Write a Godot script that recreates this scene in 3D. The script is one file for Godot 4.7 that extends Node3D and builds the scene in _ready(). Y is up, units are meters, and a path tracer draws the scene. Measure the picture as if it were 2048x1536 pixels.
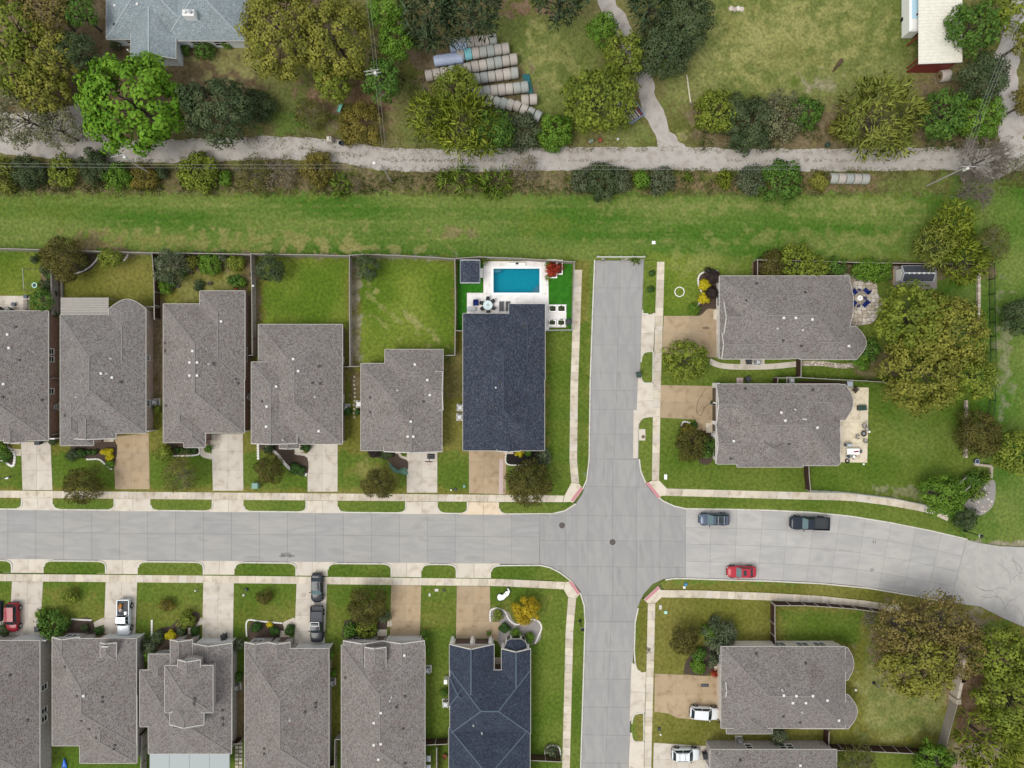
extends Node3D
# An overcast autumn view straight down on a small housing estate beside a farm track. Metres; x east, z south.
const S := 0.077      # metres of ground per pixel of the photograph
const CH := 105.0     # height of the camera over the street
const L := 0.13       # level of lawns and pavements above the street
var M := {}
var taken := {}
var rng := RandomNumberGenerator.new()
var houses := []


func _ready() -> void:
	rng.seed = 20241
	make_camera_and_light()
	make_materials()
	make_ground()
	make_streets()
	make_driveways()
	make_houses()
	make_fences()
	make_yards()
	make_farm()
	make_vehicles()
	make_plants()
	make_small_things()


func make_camera_and_light() -> void:
	var cam := Camera3D.new()
	cam.name = "camera"
	add_child(cam)
	cam.position = Vector3(0, CH, 0)
	cam.rotation_degrees = Vector3(-90, 0, 0)
	cam.fov = 58.74
	cam.near = 1.0
	cam.far = 2000.0
	cam.current = true
	var we := WorldEnvironment.new()
	we.name = "environment"
	var e := Environment.new()
	var sky := Sky.new()
	var sm := ProceduralSkyMaterial.new()
	sm.sky_top_color = Color(0.79, 0.805, 0.825)
	sm.sky_horizon_color = Color(0.68, 0.69, 0.70)
	sm.sky_curve = 0.25
	sm.ground_horizon_color = Color(0.60, 0.62, 0.63)
	sm.ground_bottom_color = Color(0.30, 0.31, 0.28)
	sm.sun_angle_max = 0.0
	sky.sky_material = sm
	e.background_mode = Environment.BG_SKY
	e.sky = sky
	e.tonemap_mode = Environment.TONE_MAPPER_LINEAR
	e.tonemap_exposure = 1.5
	e.sdfgi_enabled = true
	e.ssao_enabled = true
	e.ssil_enabled = true
	we.environment = e
	add_child(we)
	var sun := DirectionalLight3D.new()
	sun.name = "sun"
	sun.light_color = Color(1.0, 0.985, 0.96)
	sun.light_energy = 0.5
	sun.light_angular_distance = 30.0
	sun.shadow_enabled = true
	sun.rotation_degrees = Vector3(-60, -58, 0)
	add_child(sun)


# ---------------------------------------------------------------- places, names and nodes
func w(px: float, py: float, h := L) -> Vector3:
	var k := S * (CH - h) / CH
	return Vector3((px - 1024.0) * k, h, (py - 768.0) * k)


func w2(px: float, py: float) -> Vector2:
	return Vector2((px - 1024.0) * S, (py - 768.0) * S)


func poly(a: Array) -> PackedVector2Array:
	var out := PackedVector2Array()
	for i in a.size() / 2:
		out.append(w2(a[i * 2], a[i * 2 + 1]))
	return out


func numbered(parent: Node, called: String) -> String:
	var key := str(parent.get_instance_id()) + called
	var n: int = taken.get(key, -1) + 1
	taken[key] = n
	return called if n == 0 else "%s_%03d" % [called, n]


func tag(o: Node3D, label: String, category: String, group := "") -> Node3D:
	o.set_meta("label", label)
	o.set_meta("category", category)
	if group != "":
		o.set_meta("group", group)
	return o


func thing(called: String, label: String, category: String, at := Vector3.ZERO, turn := 0.0, group := "") -> Node3D:
	var o := Node3D.new()
	o.name = numbered(self, called)
	add_child(o)
	o.position = at
	o.rotation.y = turn
	return tag(o, label, category, group)


func setting(called: String, at := Vector3.ZERO) -> Node3D:
	var o := Node3D.new()
	o.name = numbered(self, called)
	add_child(o)
	o.position = at
	o.set_meta("kind", "structure")
	return o


func part(parent: Node, called: String, mesh: Mesh, m: Material, at := Vector3.ZERO, basis := Basis.IDENTITY) -> MeshInstance3D:
	var o := MeshInstance3D.new()
	o.name = numbered(parent, called)
	o.mesh = mesh
	o.material_override = m
	parent.add_child(o)
	o.transform = Transform3D(basis, at)
	return o


func copy(o: Node3D, at: Vector3, turn: float, label: String, group := "") -> Node3D:
	var c: Node3D = o.duplicate()
	var base: String = o.name
	var cut := base.length()
	if cut > 4 and base.substr(cut - 4, 1) == "_" and base.substr(cut - 3).is_valid_int():
		base = base.substr(0, cut - 4)
	c.name = numbered(self, base)
	add_child(c)
	c.position = at
	c.rotation.y = turn
	c.set_meta("label", label)
	if group != "":
		c.set_meta("group", group)
	return c


# ---------------------------------------------------------------- mesh building
class MB:
	var v := PackedVector3Array()
	var n := PackedVector3Array()
	var u := PackedVector2Array()
	var c := PackedColorArray()
	var col := Color.WHITE

	func _p(p: Vector3, nn: Vector3, fn: Vector3) -> void:
		v.append(p)
		n.append(nn)
		c.append(col)
		if absf(fn.y) > 0.999:
			u.append(Vector2(p.x, p.z))
		else:
			var t := Vector3.UP.cross(fn).normalized()
			var b := fn.cross(t)
			u.append(Vector2(p.dot(t), -p.dot(b)))

	func tri(a: Vector3, b: Vector3, d: Vector3) -> void:
		var nn := (b - a).cross(d - a)
		if nn.length_squared() < 1e-14:
			return
		nn = nn.normalized()
		_p(a, nn, nn)
		_p(d, nn, nn)
		_p(b, nn, nn)

	func quad(a: Vector3, b: Vector3, d: Vector3, e: Vector3) -> void:
		tri(a, b, d)
		tri(a, d, e)

	func stri(a: Vector3, b: Vector3, d: Vector3, na: Vector3, nb: Vector3, nd: Vector3) -> void:
		var fn := (b - a).cross(d - a)
		if fn.length_squared() < 1e-14:
			return
		fn = fn.normalized()
		_p(a, na, fn)
		_p(d, nd, fn)
		_p(b, nb, fn)

	func box(at: Vector3, s: Vector3, bs := Basis.IDENTITY) -> MB:
		var h := s * 0.5
		var q: Array[Vector3] = []
		for i in 8:
			q.append(at + bs * Vector3(h.x if i & 1 else -h.x, h.y if i & 2 else -h.y, h.z if i & 4 else -h.z))
		quad(q[4], q[5], q[7], q[6])
		quad(q[1], q[0], q[2], q[3])
		quad(q[5], q[1], q[3], q[7])
		quad(q[0], q[4], q[6], q[2])
		quad(q[6], q[7], q[3], q[2])
		quad(q[0], q[1], q[5], q[4])
		return self

	# a box whose upper edges are cut off
	func cbox(at: Vector3, s: Vector3, ch: float, bs := Basis.IDENTITY) -> MB:
		var h := s * 0.5
		var lo := [Vector3(-h.x, -h.y, -h.z), Vector3(-h.x, -h.y, h.z), Vector3(h.x, -h.y, h.z), Vector3(h.x, -h.y, -h.z)]
		var mi := []
		var hi := []
		for p: Vector3 in lo:
			mi.append(Vector3(p.x, h.y - ch, p.z))
			hi.append(Vector3(p.x - signf(p.x) * ch, h.y, p.z - signf(p.z) * ch))
		for r in [lo, mi, hi]:
			for i in 4:
				r[i] = at + bs * r[i]
		for i in 4:
			var j := (i + 1) % 4
			quad(lo[i], lo[j], mi[j], mi[i])
			quad(mi[i], mi[j], hi[j], hi[i])
		quad(hi[0], hi[1], hi[2], hi[3])
		quad(lo[3], lo[2], lo[1], lo[0])
		return self

	# a bar of rectangular section from a to b
	func bar(a: Vector3, b: Vector3, wide: float, high: float) -> MB:
		var d := (b - a)
		var l := d.length()
		if l < 1e-5:
			return self
		d /= l
		var up := Vector3.UP if absf(d.y) < 0.98 else Vector3.RIGHT
		var side := up.cross(d).normalized()
		box((a + b) * 0.5, Vector3(wide, high, l), Basis(side, d.cross(side), d))
		return self

	func tube(a: Vector3, b: Vector3, r0: float, r1: float, seg := 8, caps := true) -> MB:
		var d := (b - a).normalized()
		var x := (Vector3.UP if absf(d.y) < 0.9 else Vector3.RIGHT).cross(d).normalized()
		var y := d.cross(x)
		for i in seg:
			var t0 := TAU * i / seg
			var t1 := TAU * (i + 1) / seg
			var n0 := x * cos(t0) + y * sin(t0)
			var n1 := x * cos(t1) + y * sin(t1)
			stri(a + n0 * r0, a + n1 * r0, b + n1 * r1, n0, n1, n1)
			stri(a + n0 * r0, b + n1 * r1, b + n0 * r1, n0, n1, n0)
			if caps:
				tri(b, b + n0 * r1, b + n1 * r1)
				tri(a, a + n1 * r0, a + n0 * r0)
		return self

	# turned body about the y axis: profile of (radius, height) from the bottom up
	func lathe(at: Vector3, prof: Array, seg := 16) -> MB:
		for k in prof.size() - 1:
			var p: Vector2 = prof[k]
			var q: Vector2 = prof[k + 1]
			var sl := Vector2(q.y - p.y, p.x - q.x).normalized()
			for i in seg:
				var t0 := TAU * i / seg
				var t1 := TAU * (i + 1) / seg
				var c0 := Vector3(cos(t0), 0, sin(t0))
				var c1 := Vector3(cos(t1), 0, sin(t1))
				var n0 := c0 * sl.x + Vector3.UP * sl.y
				var n1 := c1 * sl.x + Vector3.UP * sl.y
				var a := at + c0 * p.x + Vector3.UP * p.y
				var b := at + c1 * p.x + Vector3.UP * p.y
				var d := at + c1 * q.x + Vector3.UP * q.y
				var e := at + c0 * q.x + Vector3.UP * q.y
				stri(a, e, d, n0, n0, n1)
				stri(a, d, b, n0, n1, n1)
		return self

	# a flat sheet or block on a polygon of (x, z) points
	func prism(p: PackedVector2Array, y0: float, y1: float, sides := true) -> MB:
		var ids := Geometry2D.triangulate_polygon(p)
		for i in ids.size() / 3:
			var a := p[ids[i * 3]]
			var b := p[ids[i * 3 + 1]]
			var d := p[ids[i * 3 + 2]]
			var A := Vector3(a.x, y1, a.y)
			var B := Vector3(b.x, y1, b.y)
			var D := Vector3(d.x, y1, d.y)
			if (B - A).cross(D - A).y > 0:
				tri(A, B, D)
			else:
				tri(A, D, B)
		if sides:
			var cw := Geometry2D.is_polygon_clockwise(p)
			for i in p.size():
				var a := p[i]
				var b := p[(i + 1) % p.size()]
				if not cw:
					var t := a
					a = b
					b = t
				quad(Vector3(a.x, y0, a.y), Vector3(b.x, y0, b.y), Vector3(b.x, y1, b.y), Vector3(a.x, y1, a.y))
		return self

	# smooth surface through rows of points
	func grid(rows: Array, closed := false) -> MB:
		var nr := rows.size()
		var nc: int = rows[0].size()
		var nor := []
		for r in nr:
			var line := PackedVector3Array()
			for k in nc:
				var ra: Vector3 = rows[maxi(r - 1, 0)][k]
				var rb: Vector3 = rows[mini(r + 1, nr - 1)][k]
				var ka: Vector3 = rows[r][(k - 1 + nc) % nc if closed else maxi(k - 1, 0)]
				var kb: Vector3 = rows[r][(k + 1) % nc if closed else mini(k + 1, nc - 1)]
				line.append((kb - ka).cross(rb - ra).normalized())
			nor.append(line)
		for r in nr - 1:
			for k in (nc if closed else nc - 1):
				var j := (k + 1) % nc
				stri(rows[r][k], rows[r][j], rows[r + 1][j], nor[r][k], nor[r][j], nor[r + 1][j])
				stri(rows[r][k], rows[r + 1][j], rows[r + 1][k], nor[r][k], nor[r + 1][j], nor[r + 1][k])
		return self

	func mesh() -> ArrayMesh:
		var a := []
		a.resize(Mesh.ARRAY_MAX)
		a[Mesh.ARRAY_VERTEX] = v
		a[Mesh.ARRAY_NORMAL] = n
		a[Mesh.ARRAY_TEX_UV] = u
		a[Mesh.ARRAY_COLOR] = c
		var m := ArrayMesh.new()
		if v.size():
			m.add_surface_from_arrays(Mesh.PRIMITIVE_TRIANGLES, a)
		return m


func boxmesh(s: Vector3, ch := 0.0) -> ArrayMesh:
	return MB.new().box(Vector3.ZERO, s).mesh() if ch <= 0.0 else MB.new().cbox(Vector3.ZERO, s, ch).mesh()


# a polygon with its corners rounded; radii in pixels of the photograph, one per corner
func rounded(a: Array, radii: Array, seg := 6) -> PackedVector2Array:
	var p := poly(a)
	var out := PackedVector2Array()
	for i in p.size():
		var r: float = float(radii[i]) * S
		if r <= 0.0:
			out.append(p[i])
			continue
		var q := p[i]
		var d0 := (p[(i - 1 + p.size()) % p.size()] - q)
		var d1 := (p[(i + 1) % p.size()] - q)
		var t0 := q + d0.normalized() * minf(r, d0.length() * 0.49)
		var t1 := q + d1.normalized() * minf(r, d1.length() * 0.49)
		for k in seg + 1:
			var t := float(k) / seg
			out.append(t0.lerp(q, t).lerp(q.lerp(t1, t), t))
	return out


# a smooth line through the given points
func spline(a: Array, step := 4) -> PackedVector2Array:
	var p := poly(a)
	var out := PackedVector2Array()
	for i in p.size() - 1:
		for k in step:
			out.append(p[i].cubic_interpolate(p[i + 1], p[maxi(i - 1, 0)], p[mini(i + 2, p.size() - 1)], float(k) / step))
	out.append(p[p.size() - 1])
	return out


# a band of the given width along a line
func band(line: PackedVector2Array, wide: float, jag := 0.0) -> PackedVector2Array:
	var left := PackedVector2Array()
	var right := PackedVector2Array()
	var fn := FastNoiseLite.new()
	fn.seed = 3
	fn.frequency = 0.22
	for i in line.size():
		var d := (line[mini(i + 1, line.size() - 1)] - line[maxi(i - 1, 0)]).normalized()
		var nn := Vector2(-d.y, d.x)
		var p := line[i]
		left.append(p + nn * (wide * 0.5 + jag * 2.0 * fn.get_noise_2d(p.x * 1.7 + 50.0, p.y * 1.7) + rng.randf_range(-0.08, 0.08) * jag))
		right.append(p - nn * (wide * 0.5 + jag * 2.0 * fn.get_noise_2d(p.x * 1.7, p.y * 1.7 + 90.0) + rng.randf_range(-0.08, 0.08) * jag))
	right.reverse()
	left.append_array(right)
	return left


# ---------------------------------------------------------------- materials
func lin(r: float, g: float, b: float) -> Color:
	return Color(r, g, b).linear_to_srgb()


func flat(r: float, g: float, b: float, rough := 0.8, metal := 0.0) -> StandardMaterial3D:
	var m := StandardMaterial3D.new()
	m.albedo_color = lin(r, g, b)
	m.roughness = rough
	m.metallic = metal
	if rough > 0.75:
		m.metallic_specular = 0.2
	return m


func ramp(cols: Array) -> Gradient:
	var g := Gradient.new()
	var off := PackedFloat32Array()
	var cc := PackedColorArray()
	for i in cols.size():
		off.append(float(i) / (cols.size() - 1))
		cc.append(lin(cols[i][0], cols[i][1], cols[i][2]))
	g.offsets = off
	g.colors = cc
	return g


func ntex(freq: float, cols: Array, seed_: int, oct := 4, size := 512, kind := FastNoiseLite.TYPE_SIMPLEX_SMOOTH) -> NoiseTexture2D:
	var f := FastNoiseLite.new()
	f.noise_type = kind
	f.frequency = freq
	f.seed = seed_
	f.fractal_octaves = oct
	var t := NoiseTexture2D.new()
	t.width = size
	t.height = size
	t.seamless = true
	t.noise = f
	t.color_ramp = ramp(cols)
	return t


func nbump(freq: float, seed_: int, strength := 6.0) -> NoiseTexture2D:
	var f := FastNoiseLite.new()
	f.frequency = freq
	f.seed = seed_
	f.fractal_octaves = 4
	var t := NoiseTexture2D.new()
	t.width = 256
	t.height = 256
	t.seamless = true
	t.as_normal_map = true
	t.bump_strength = strength
	t.noise = f
	return t


# coarse patches times fine grain, both laid over the world
func ground_mat(coarse: Texture2D, csize: float, fine: Texture2D, fsize: float, tint := Color.WHITE, rough := 0.9) -> StandardMaterial3D:
	var m := StandardMaterial3D.new()
	m.albedo_color = tint
	m.albedo_texture = coarse
	m.uv1_triplanar = true
	m.uv1_world_triplanar = true
	m.uv1_scale = Vector3.ONE / csize
	m.detail_enabled = true
	m.detail_blend_mode = BaseMaterial3D.BLEND_MODE_MUL
	m.detail_uv_layer = BaseMaterial3D.DETAIL_UV_2
	m.detail_albedo = fine
	m.uv2_triplanar = true
	m.uv2_world_triplanar = true
	m.uv2_scale = Vector3.ONE / fsize
	m.roughness = rough
	m.metallic_specular = 0.2
	return m


# marks drawn out along the way of traffic
func streak(m: StandardMaterial3D, k: Vector3) -> StandardMaterial3D:
	m.uv1_scale = k
	return m


func shingles(cols: Array, seed_: int, grain: float) -> ImageTexture:
	var r := RandomNumberGenerator.new()
	r.seed = seed_
	var n := 1024
	var im := Image.create(n, n, false, Image.FORMAT_RGB8)
	im.fill(lin(cols[0][0], cols[0][1], cols[0][2]))
	var y := 0
	while y < n:
		var x := -r.randi_range(0, 24)
		while x < n:
			var wide := r.randi_range(8, 18)
			var c: Array = cols[r.randi_range(0, cols.size() - 1)]
			var k := r.randf_range(1.0 - grain, 1.0 + grain)
			im.fill_rect(Rect2i(x, y, wide, 8), lin(c[0] * k, c[1] * k, c[2] * k))
			x += wide
		y += 8
	return ImageTexture.create_from_image(im)


func bricks(cols: Array, mortar: Array, seed_: int, bw: int, bh: int) -> ImageTexture:
	var r := RandomNumberGenerator.new()
	r.seed = seed_
	var n := 512
	var im := Image.create(n, n, false, Image.FORMAT_RGB8)
	im.fill(lin(mortar[0], mortar[1], mortar[2]))
	for row in n / bh:
		for k in range(-1, n / bw + 1):
			var c: Array = cols[r.randi_range(0, cols.size() - 1)]
			var f := r.randf_range(0.8, 1.15)
			im.fill_rect(Rect2i(k * bw + (bw / 2 if row % 2 else 0), row * bh, bw - 3, bh - 3), lin(c[0] * f, c[1] * f, c[2] * f))
	return ImageTexture.create_from_image(im)


func textured(t: Texture2D, per_m: float, rough := 0.85, tint := Color.WHITE) -> StandardMaterial3D:
	var m := StandardMaterial3D.new()
	m.albedo_texture = t
	m.albedo_color = tint
	m.uv1_scale = Vector3.ONE * per_m
	m.roughness = rough
	m.metallic_specular = 0.2
	return m


func paint(r: float, g: float, b: float, metal := 0.0) -> StandardMaterial3D:
	var m := flat(r, g, b, 0.35, metal)
	m.clearcoat_enabled = true
	m.clearcoat = 0.3
	m.clearcoat_roughness = 0.08
	m.metallic_specular = 0.35
	return m


func make_materials() -> void:
	var blotch := ntex(0.006, [[0.78, 0.78, 0.79], [0.97, 0.96, 0.95], [0.86, 0.86, 0.87], [1, 1, 1]], 3, 5)
	var speck := ntex(0.22, [[0.80, 0.79, 0.78], [0.97, 0.96, 0.95], [1, 1, 1], [0.92, 0.92, 0.93]], 4, 3)
	var stain := ntex(0.011, [[0.66, 0.63, 0.58], [0.92, 0.90, 0.88], [1, 1, 1], [0.95, 0.95, 0.96]], 5, 5)
	M.road = []
	for c in [[0.352, 0.346, 0.336], [0.365, 0.357, 0.344], [0.34, 0.337, 0.332], [0.358, 0.35, 0.336]]:
		M.road.append(streak(ground_mat(blotch, 13.0, speck, 2.3, lin(c[0], c[1], c[2])), Vector3(1.0 / 34.0, 0.1, 1.0 / 9.0)))
	M.road_north = []
	for c in [[0.325, 0.32, 0.315], [0.338, 0.332, 0.325], [0.33, 0.325, 0.32]]:
		M.road_north.append(streak(ground_mat(blotch, 15.0, speck, 2.1, lin(c[0], c[1], c[2])), Vector3(1.0 / 9.0, 0.1, 1.0 / 30.0)))
	M.road_east = []
	for c in [[0.425, 0.414, 0.40], [0.405, 0.396, 0.384], [0.435, 0.424, 0.408]]:
		M.road_east.append(streak(ground_mat(blotch, 17.0, speck, 2.3, lin(c[0], c[1], c[2])), Vector3(1.0 / 30.0, 0.1, 1.0 / 11.0)))
	M.walk = []
	for c in [[0.58, 0.52, 0.425], [0.54, 0.48, 0.39], [0.615, 0.555, 0.46], [0.565, 0.515, 0.45], [0.505, 0.45, 0.375]]:
		M.walk.append(ground_mat(stain, 9.0, speck, 1.9, lin(c[0], c[1], c[2])))
	M.drive_pale = []
	for c in [[0.545, 0.498, 0.432], [0.52, 0.475, 0.415], [0.565, 0.52, 0.455]]:
		M.drive_pale.append(ground_mat(stain, 11.0, speck, 1.9, lin(c[0], c[1], c[2])))
	M.drive_tan = []
	for c in [[0.395, 0.302, 0.198], [0.37, 0.285, 0.19], [0.415, 0.32, 0.21]]:
		M.drive_tan.append(ground_mat(stain, 10.0, speck, 1.7, lin(c[0], c[1], c[2])))
	M.apron = []
	for c in [[0.60, 0.548, 0.47], [0.57, 0.52, 0.45]]:
		M.apron.append(ground_mat(stain, 12.0, speck, 2.0, lin(c[0], c[1], c[2])))
	M.kerb = ground_mat(stain, 7.0, speck, 1.7, lin(0.58, 0.56, 0.52))
	M.joint = flat(0.24, 0.235, 0.225, 0.95)
	M.base = ground_mat(ntex(0.01, [[0.07, 0.10, 0.025], [0.12, 0.15, 0.04]], 71, 4, 256), 19.0, speck, 2.0)
	M.asphalt = ground_mat(blotch, 10.0, speck, 1.3, lin(0.42, 0.405, 0.385))
	M.gravel = ground_mat(ntex(0.012, [[0.31, 0.275, 0.245], [0.39, 0.355, 0.325], [0.44, 0.41, 0.38], [0.36, 0.328, 0.295]], 11, 5), 12.0, ntex(0.3, [[0.62, 0.60, 0.58], [1, 1, 1], [0.88, 0.87, 0.86]], 12, 2), 2.6)
	M.pool_deck = ground_mat(blotch, 9.0, speck, 2.2, lin(0.82, 0.79, 0.77))
	M.white_stone = flat(0.86, 0.84, 0.82, 0.7)
	M.paver_pink = textured(bricks([[0.55, 0.40, 0.38], [0.48, 0.36, 0.36], [0.60, 0.48, 0.44]], [0.40, 0.34, 0.33], 31, 32, 16), 1.2)
	M.ramp_red = flat(0.47, 0.22, 0.24, 0.85)
	M.mulch = ground_mat(ntex(0.05, [[0.035, 0.025, 0.02], [0.09, 0.065, 0.05], [0.06, 0.05, 0.045]], 21, 4, 256), 2.5, speck, 1.3)
	M.mulch_grey = ground_mat(ntex(0.06, [[0.16, 0.14, 0.135], [0.30, 0.28, 0.27], [0.22, 0.20, 0.19]], 22, 4, 256), 2.5, speck, 1.1)
	M.turf = ground_mat(ntex(0.02, [[0.025, 0.13, 0.010], [0.045, 0.20, 0.018]], 23, 4, 256), 5.0, ntex(0.3, [[0.7, 0.7, 0.7], [1, 1, 1]], 24, 2, 256), 2.0)
	M.edging = ground_mat(ntex(0.1, [[0.60, 0.57, 0.52], [0.85, 0.83, 0.80]], 25, 3, 256), 2.0, speck, 1.0)
	# roofs
	var fade := ntex(0.008, [[0.78, 0.76, 0.75], [1, 1, 1], [0.88, 0.88, 0.88], [0.99, 0.96, 0.94]], 45, 5, 256)
	var sh := shingles([[0.198, 0.187, 0.182], [0.238, 0.227, 0.221], [0.214, 0.202, 0.196], [0.125, 0.113, 0.110], [0.228, 0.216, 0.209], [0.200, 0.160, 0.153], [0.250, 0.239, 0.232], [0.158, 0.146, 0.142]], 41, 0.07)
	M.roof_grey = textured(sh, 1.0 / 14.0, 0.9, lin(0.95, 0.95, 0.945))
	M.roof_tan = textured(sh, 1.0 / 14.0, 0.9, lin(1.0, 0.97, 0.945))
	M.roof_mid = textured(sh, 1.0 / 13.0, 0.9, lin(0.97, 0.945, 0.925))
	M.roof_dark = textured(sh, 1.0 / 13.0, 0.9, lin(0.88, 0.85, 0.84))
	M.roof_navy = textured(shingles([[0.036, 0.043, 0.063], [0.048, 0.056, 0.080], [0.030, 0.036, 0.054], [0.060, 0.068, 0.092], [0.043, 0.051, 0.073], [0.040, 0.048, 0.07], [0.085, 0.093, 0.115]], 42, 0.14), 1.0 / 14.0, 0.9)
	M.roof_navy_deep = textured(shingles([[0.034, 0.042, 0.062], [0.042, 0.051, 0.075], [0.030, 0.037, 0.056], [0.040, 0.049, 0.072], [0.046, 0.056, 0.081], [0.062, 0.073, 0.10]], 43, 0.12), 1.0 / 14.0, 0.9)
	M.roof_slate = textured(shingles([[0.21, 0.25, 0.27], [0.25, 0.29, 0.31], [0.19, 0.23, 0.25], [0.29, 0.33, 0.35]], 44, 0.12), 1.0 / 12.0, 0.9)
	M.cap_grey = flat(0.200, 0.186, 0.178, 0.9)
	for k in ["roof_grey", "roof_tan", "roof_mid", "roof_dark", "roof_navy", "roof_navy_deep", "roof_slate"]:
		# weathering in broad faded patches over the shingles
		var rm: StandardMaterial3D = M[k]
		rm.detail_enabled = true
		rm.detail_blend_mode = BaseMaterial3D.BLEND_MODE_MUL
		rm.detail_uv_layer = BaseMaterial3D.DETAIL_UV_2
		rm.detail_albedo = fade
		rm.uv2_triplanar = true
		rm.uv2_world_triplanar = true
		rm.uv2_scale = Vector3.ONE / 16.0
	M.cap_navy = flat(0.085, 0.11, 0.145, 0.9)
	M.cap_blue = flat(0.050, 0.058, 0.082, 0.9)
	M.cap_slate = flat(0.31, 0.35, 0.37, 0.9)
	M.fascia = flat(0.46, 0.44, 0.41, 0.6)
	M.fascia_tan = flat(0.50, 0.46, 0.42, 0.7)
	M.soffit = flat(0.55, 0.52, 0.48, 0.8)
	M.brick_red = textured(bricks([[0.24, 0.13, 0.10], [0.20, 0.105, 0.085], [0.28, 0.16, 0.125], [0.17, 0.10, 0.085]], [0.34, 0.29, 0.25], 51, 44, 15), 0.4)
	M.brick_tan = textured(bricks([[0.40, 0.32, 0.27], [0.46, 0.38, 0.32], [0.35, 0.28, 0.24], [0.43, 0.34, 0.28]], [0.30, 0.25, 0.22], 52, 46, 26), 0.4)
	M.brick_cream = textured(bricks([[0.60, 0.52, 0.44], [0.66, 0.58, 0.50], [0.55, 0.47, 0.40]], [0.62, 0.57, 0.50], 53, 44, 15), 0.4)
	M.brick_grey = textured(bricks([[0.33, 0.30, 0.28], [0.40, 0.36, 0.335], [0.28, 0.255, 0.24]], [0.42, 0.39, 0.36], 54, 44, 15), 0.4)
	M.stone_white = textured(bricks([[0.74, 0.70, 0.64], [0.82, 0.79, 0.74], [0.66, 0.62, 0.57]], [0.5, 0.47, 0.44], 55, 70, 40), 0.35)
	M.siding = flat(0.66, 0.69, 0.72, 0.7)
	M.white_paint = flat(0.82, 0.81, 0.79, 0.5)
	M.grey_paint = flat(0.34, 0.35, 0.37, 0.5)
	M.trim = flat(0.68, 0.66, 0.63, 0.55)
	M.door_wood = flat(0.10, 0.065, 0.045, 0.5)
	M.garage_pale = flat(0.52, 0.52, 0.51, 0.6)
	M.garage_brown = flat(0.085, 0.055, 0.045, 0.55)
	M.glass_dark = flat(0.02, 0.024, 0.03, 0.08)
	M.glass_car = flat(0.018, 0.028, 0.034, 0.06)
	M.glass_reflection = flat(0.10, 0.16, 0.17, 0.08)  # windscreen glass with a pale teal reflection painted into its colour
	M.vent_white = flat(0.62, 0.61, 0.595, 0.6)
	M.vent_dark = flat(0.035, 0.032, 0.03, 0.6)
	# wood and metal
	var grain := ntex(0.03, [[0.72, 0.70, 0.68], [1, 1, 1], [0.85, 0.84, 0.83]], 61, 4, 256)
	M.wood_grey = ground_mat(grain, 3.0, speck, 0.9, lin(0.34, 0.305, 0.275))
	M.wood_cap = ground_mat(grain, 3.0, speck, 0.9, lin(0.36, 0.335, 0.31))
	M.wood_brown = ground_mat(grain, 3.0, speck, 0.9, lin(0.062, 0.036, 0.028))
	M.wood_tan = ground_mat(grain, 2.0, speck, 0.9, lin(0.40, 0.31, 0.20))
	M.wood_old = ground_mat(grain, 2.0, speck, 0.7, lin(0.40, 0.38, 0.36))
	M.log = ground_mat(grain, 1.5, speck, 0.7, lin(0.42, 0.38, 0.33))
	M.black_metal = flat(0.018, 0.018, 0.02, 0.45, 0.3)
	M.grey_metal = flat(0.40, 0.41, 0.42, 0.4, 0.6)
	M.pale_metal = flat(0.62, 0.62, 0.58, 0.5, 0.1)
	M.barn_roof = ground_mat(blotch, 5.0, speck, 1.2, lin(0.74, 0.72, 0.63), 0.55)
	M.barn_red = flat(0.20, 0.028, 0.026, 0.6)
	M.cover_grey = flat(0.24, 0.27, 0.28, 0.5, 0.2)
	M.teal = flat(0.012, 0.115, 0.125, 0.45)
	M.blue = flat(0.015, 0.045, 0.16, 0.5)
	M.kayak = flat(0.01, 0.12, 0.55, 0.3)
	M.tarp_blue = flat(0.36, 0.42, 0.56, 0.5)
	M.tarp_cyan = ground_mat(ntex(0.08, [[0.10, 0.38, 0.46], [0.25, 0.55, 0.60], [0.12, 0.30, 0.36]], 63, 4, 256), 2.0, speck, 1.0)
	M.tarp_green = flat(0.085, 0.18, 0.13, 0.6)
	M.box_green = flat(0.17, 0.30, 0.24, 0.6)
	M.plastic_dark = flat(0.022, 0.026, 0.03, 0.6)
	M.plastic_green = flat(0.015, 0.045, 0.032, 0.5)
	M.plastic_white = flat(0.80, 0.80, 0.78, 0.45)
	M.plastic_mint = flat(0.40, 0.72, 0.62, 0.5)
	M.cloth_navy = flat(0.012, 0.022, 0.12, 0.8)
	M.cloth_grey = flat(0.085, 0.09, 0.10, 0.85)
	M.cloth_red = flat(0.22, 0.01, 0.02, 0.8)
	M.wicker = flat(0.06, 0.045, 0.04, 0.8)
	M.steel = flat(0.55, 0.58, 0.62, 0.3, 0.7)
	M.glass_top = flat(0.55, 0.66, 0.68, 0.1)
	M.wire = flat(0.30, 0.30, 0.295, 0.6)
	M.tyre = flat(0.015, 0.015, 0.016, 0.85)
	M.rim = flat(0.45, 0.46, 0.48, 0.3, 0.8)
	M.lamp_glass = flat(0.75, 0.76, 0.76, 0.15)
	M.lamp_red = flat(0.35, 0.02, 0.02, 0.2)
	M.bales = []
	for c in [[0.40, 0.375, 0.345], [0.36, 0.37, 0.345], [0.42, 0.38, 0.345], [0.33, 0.35, 0.335], [0.46, 0.42, 0.38]]:
		M.bales.append(ground_mat(ntex(0.03, [[0.72, 0.71, 0.69], [1, 1, 1], [0.86, 0.86, 0.86]], 64, 4, 256), 1.7, speck, 0.8, lin(c[0], c[1], c[2])))
	M.hay_end = ground_mat(ntex(0.08, [[0.18, 0.14, 0.08], [0.32, 0.26, 0.16]], 65, 3, 256), 1.0, speck, 0.6)
	M.rock = []
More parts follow.
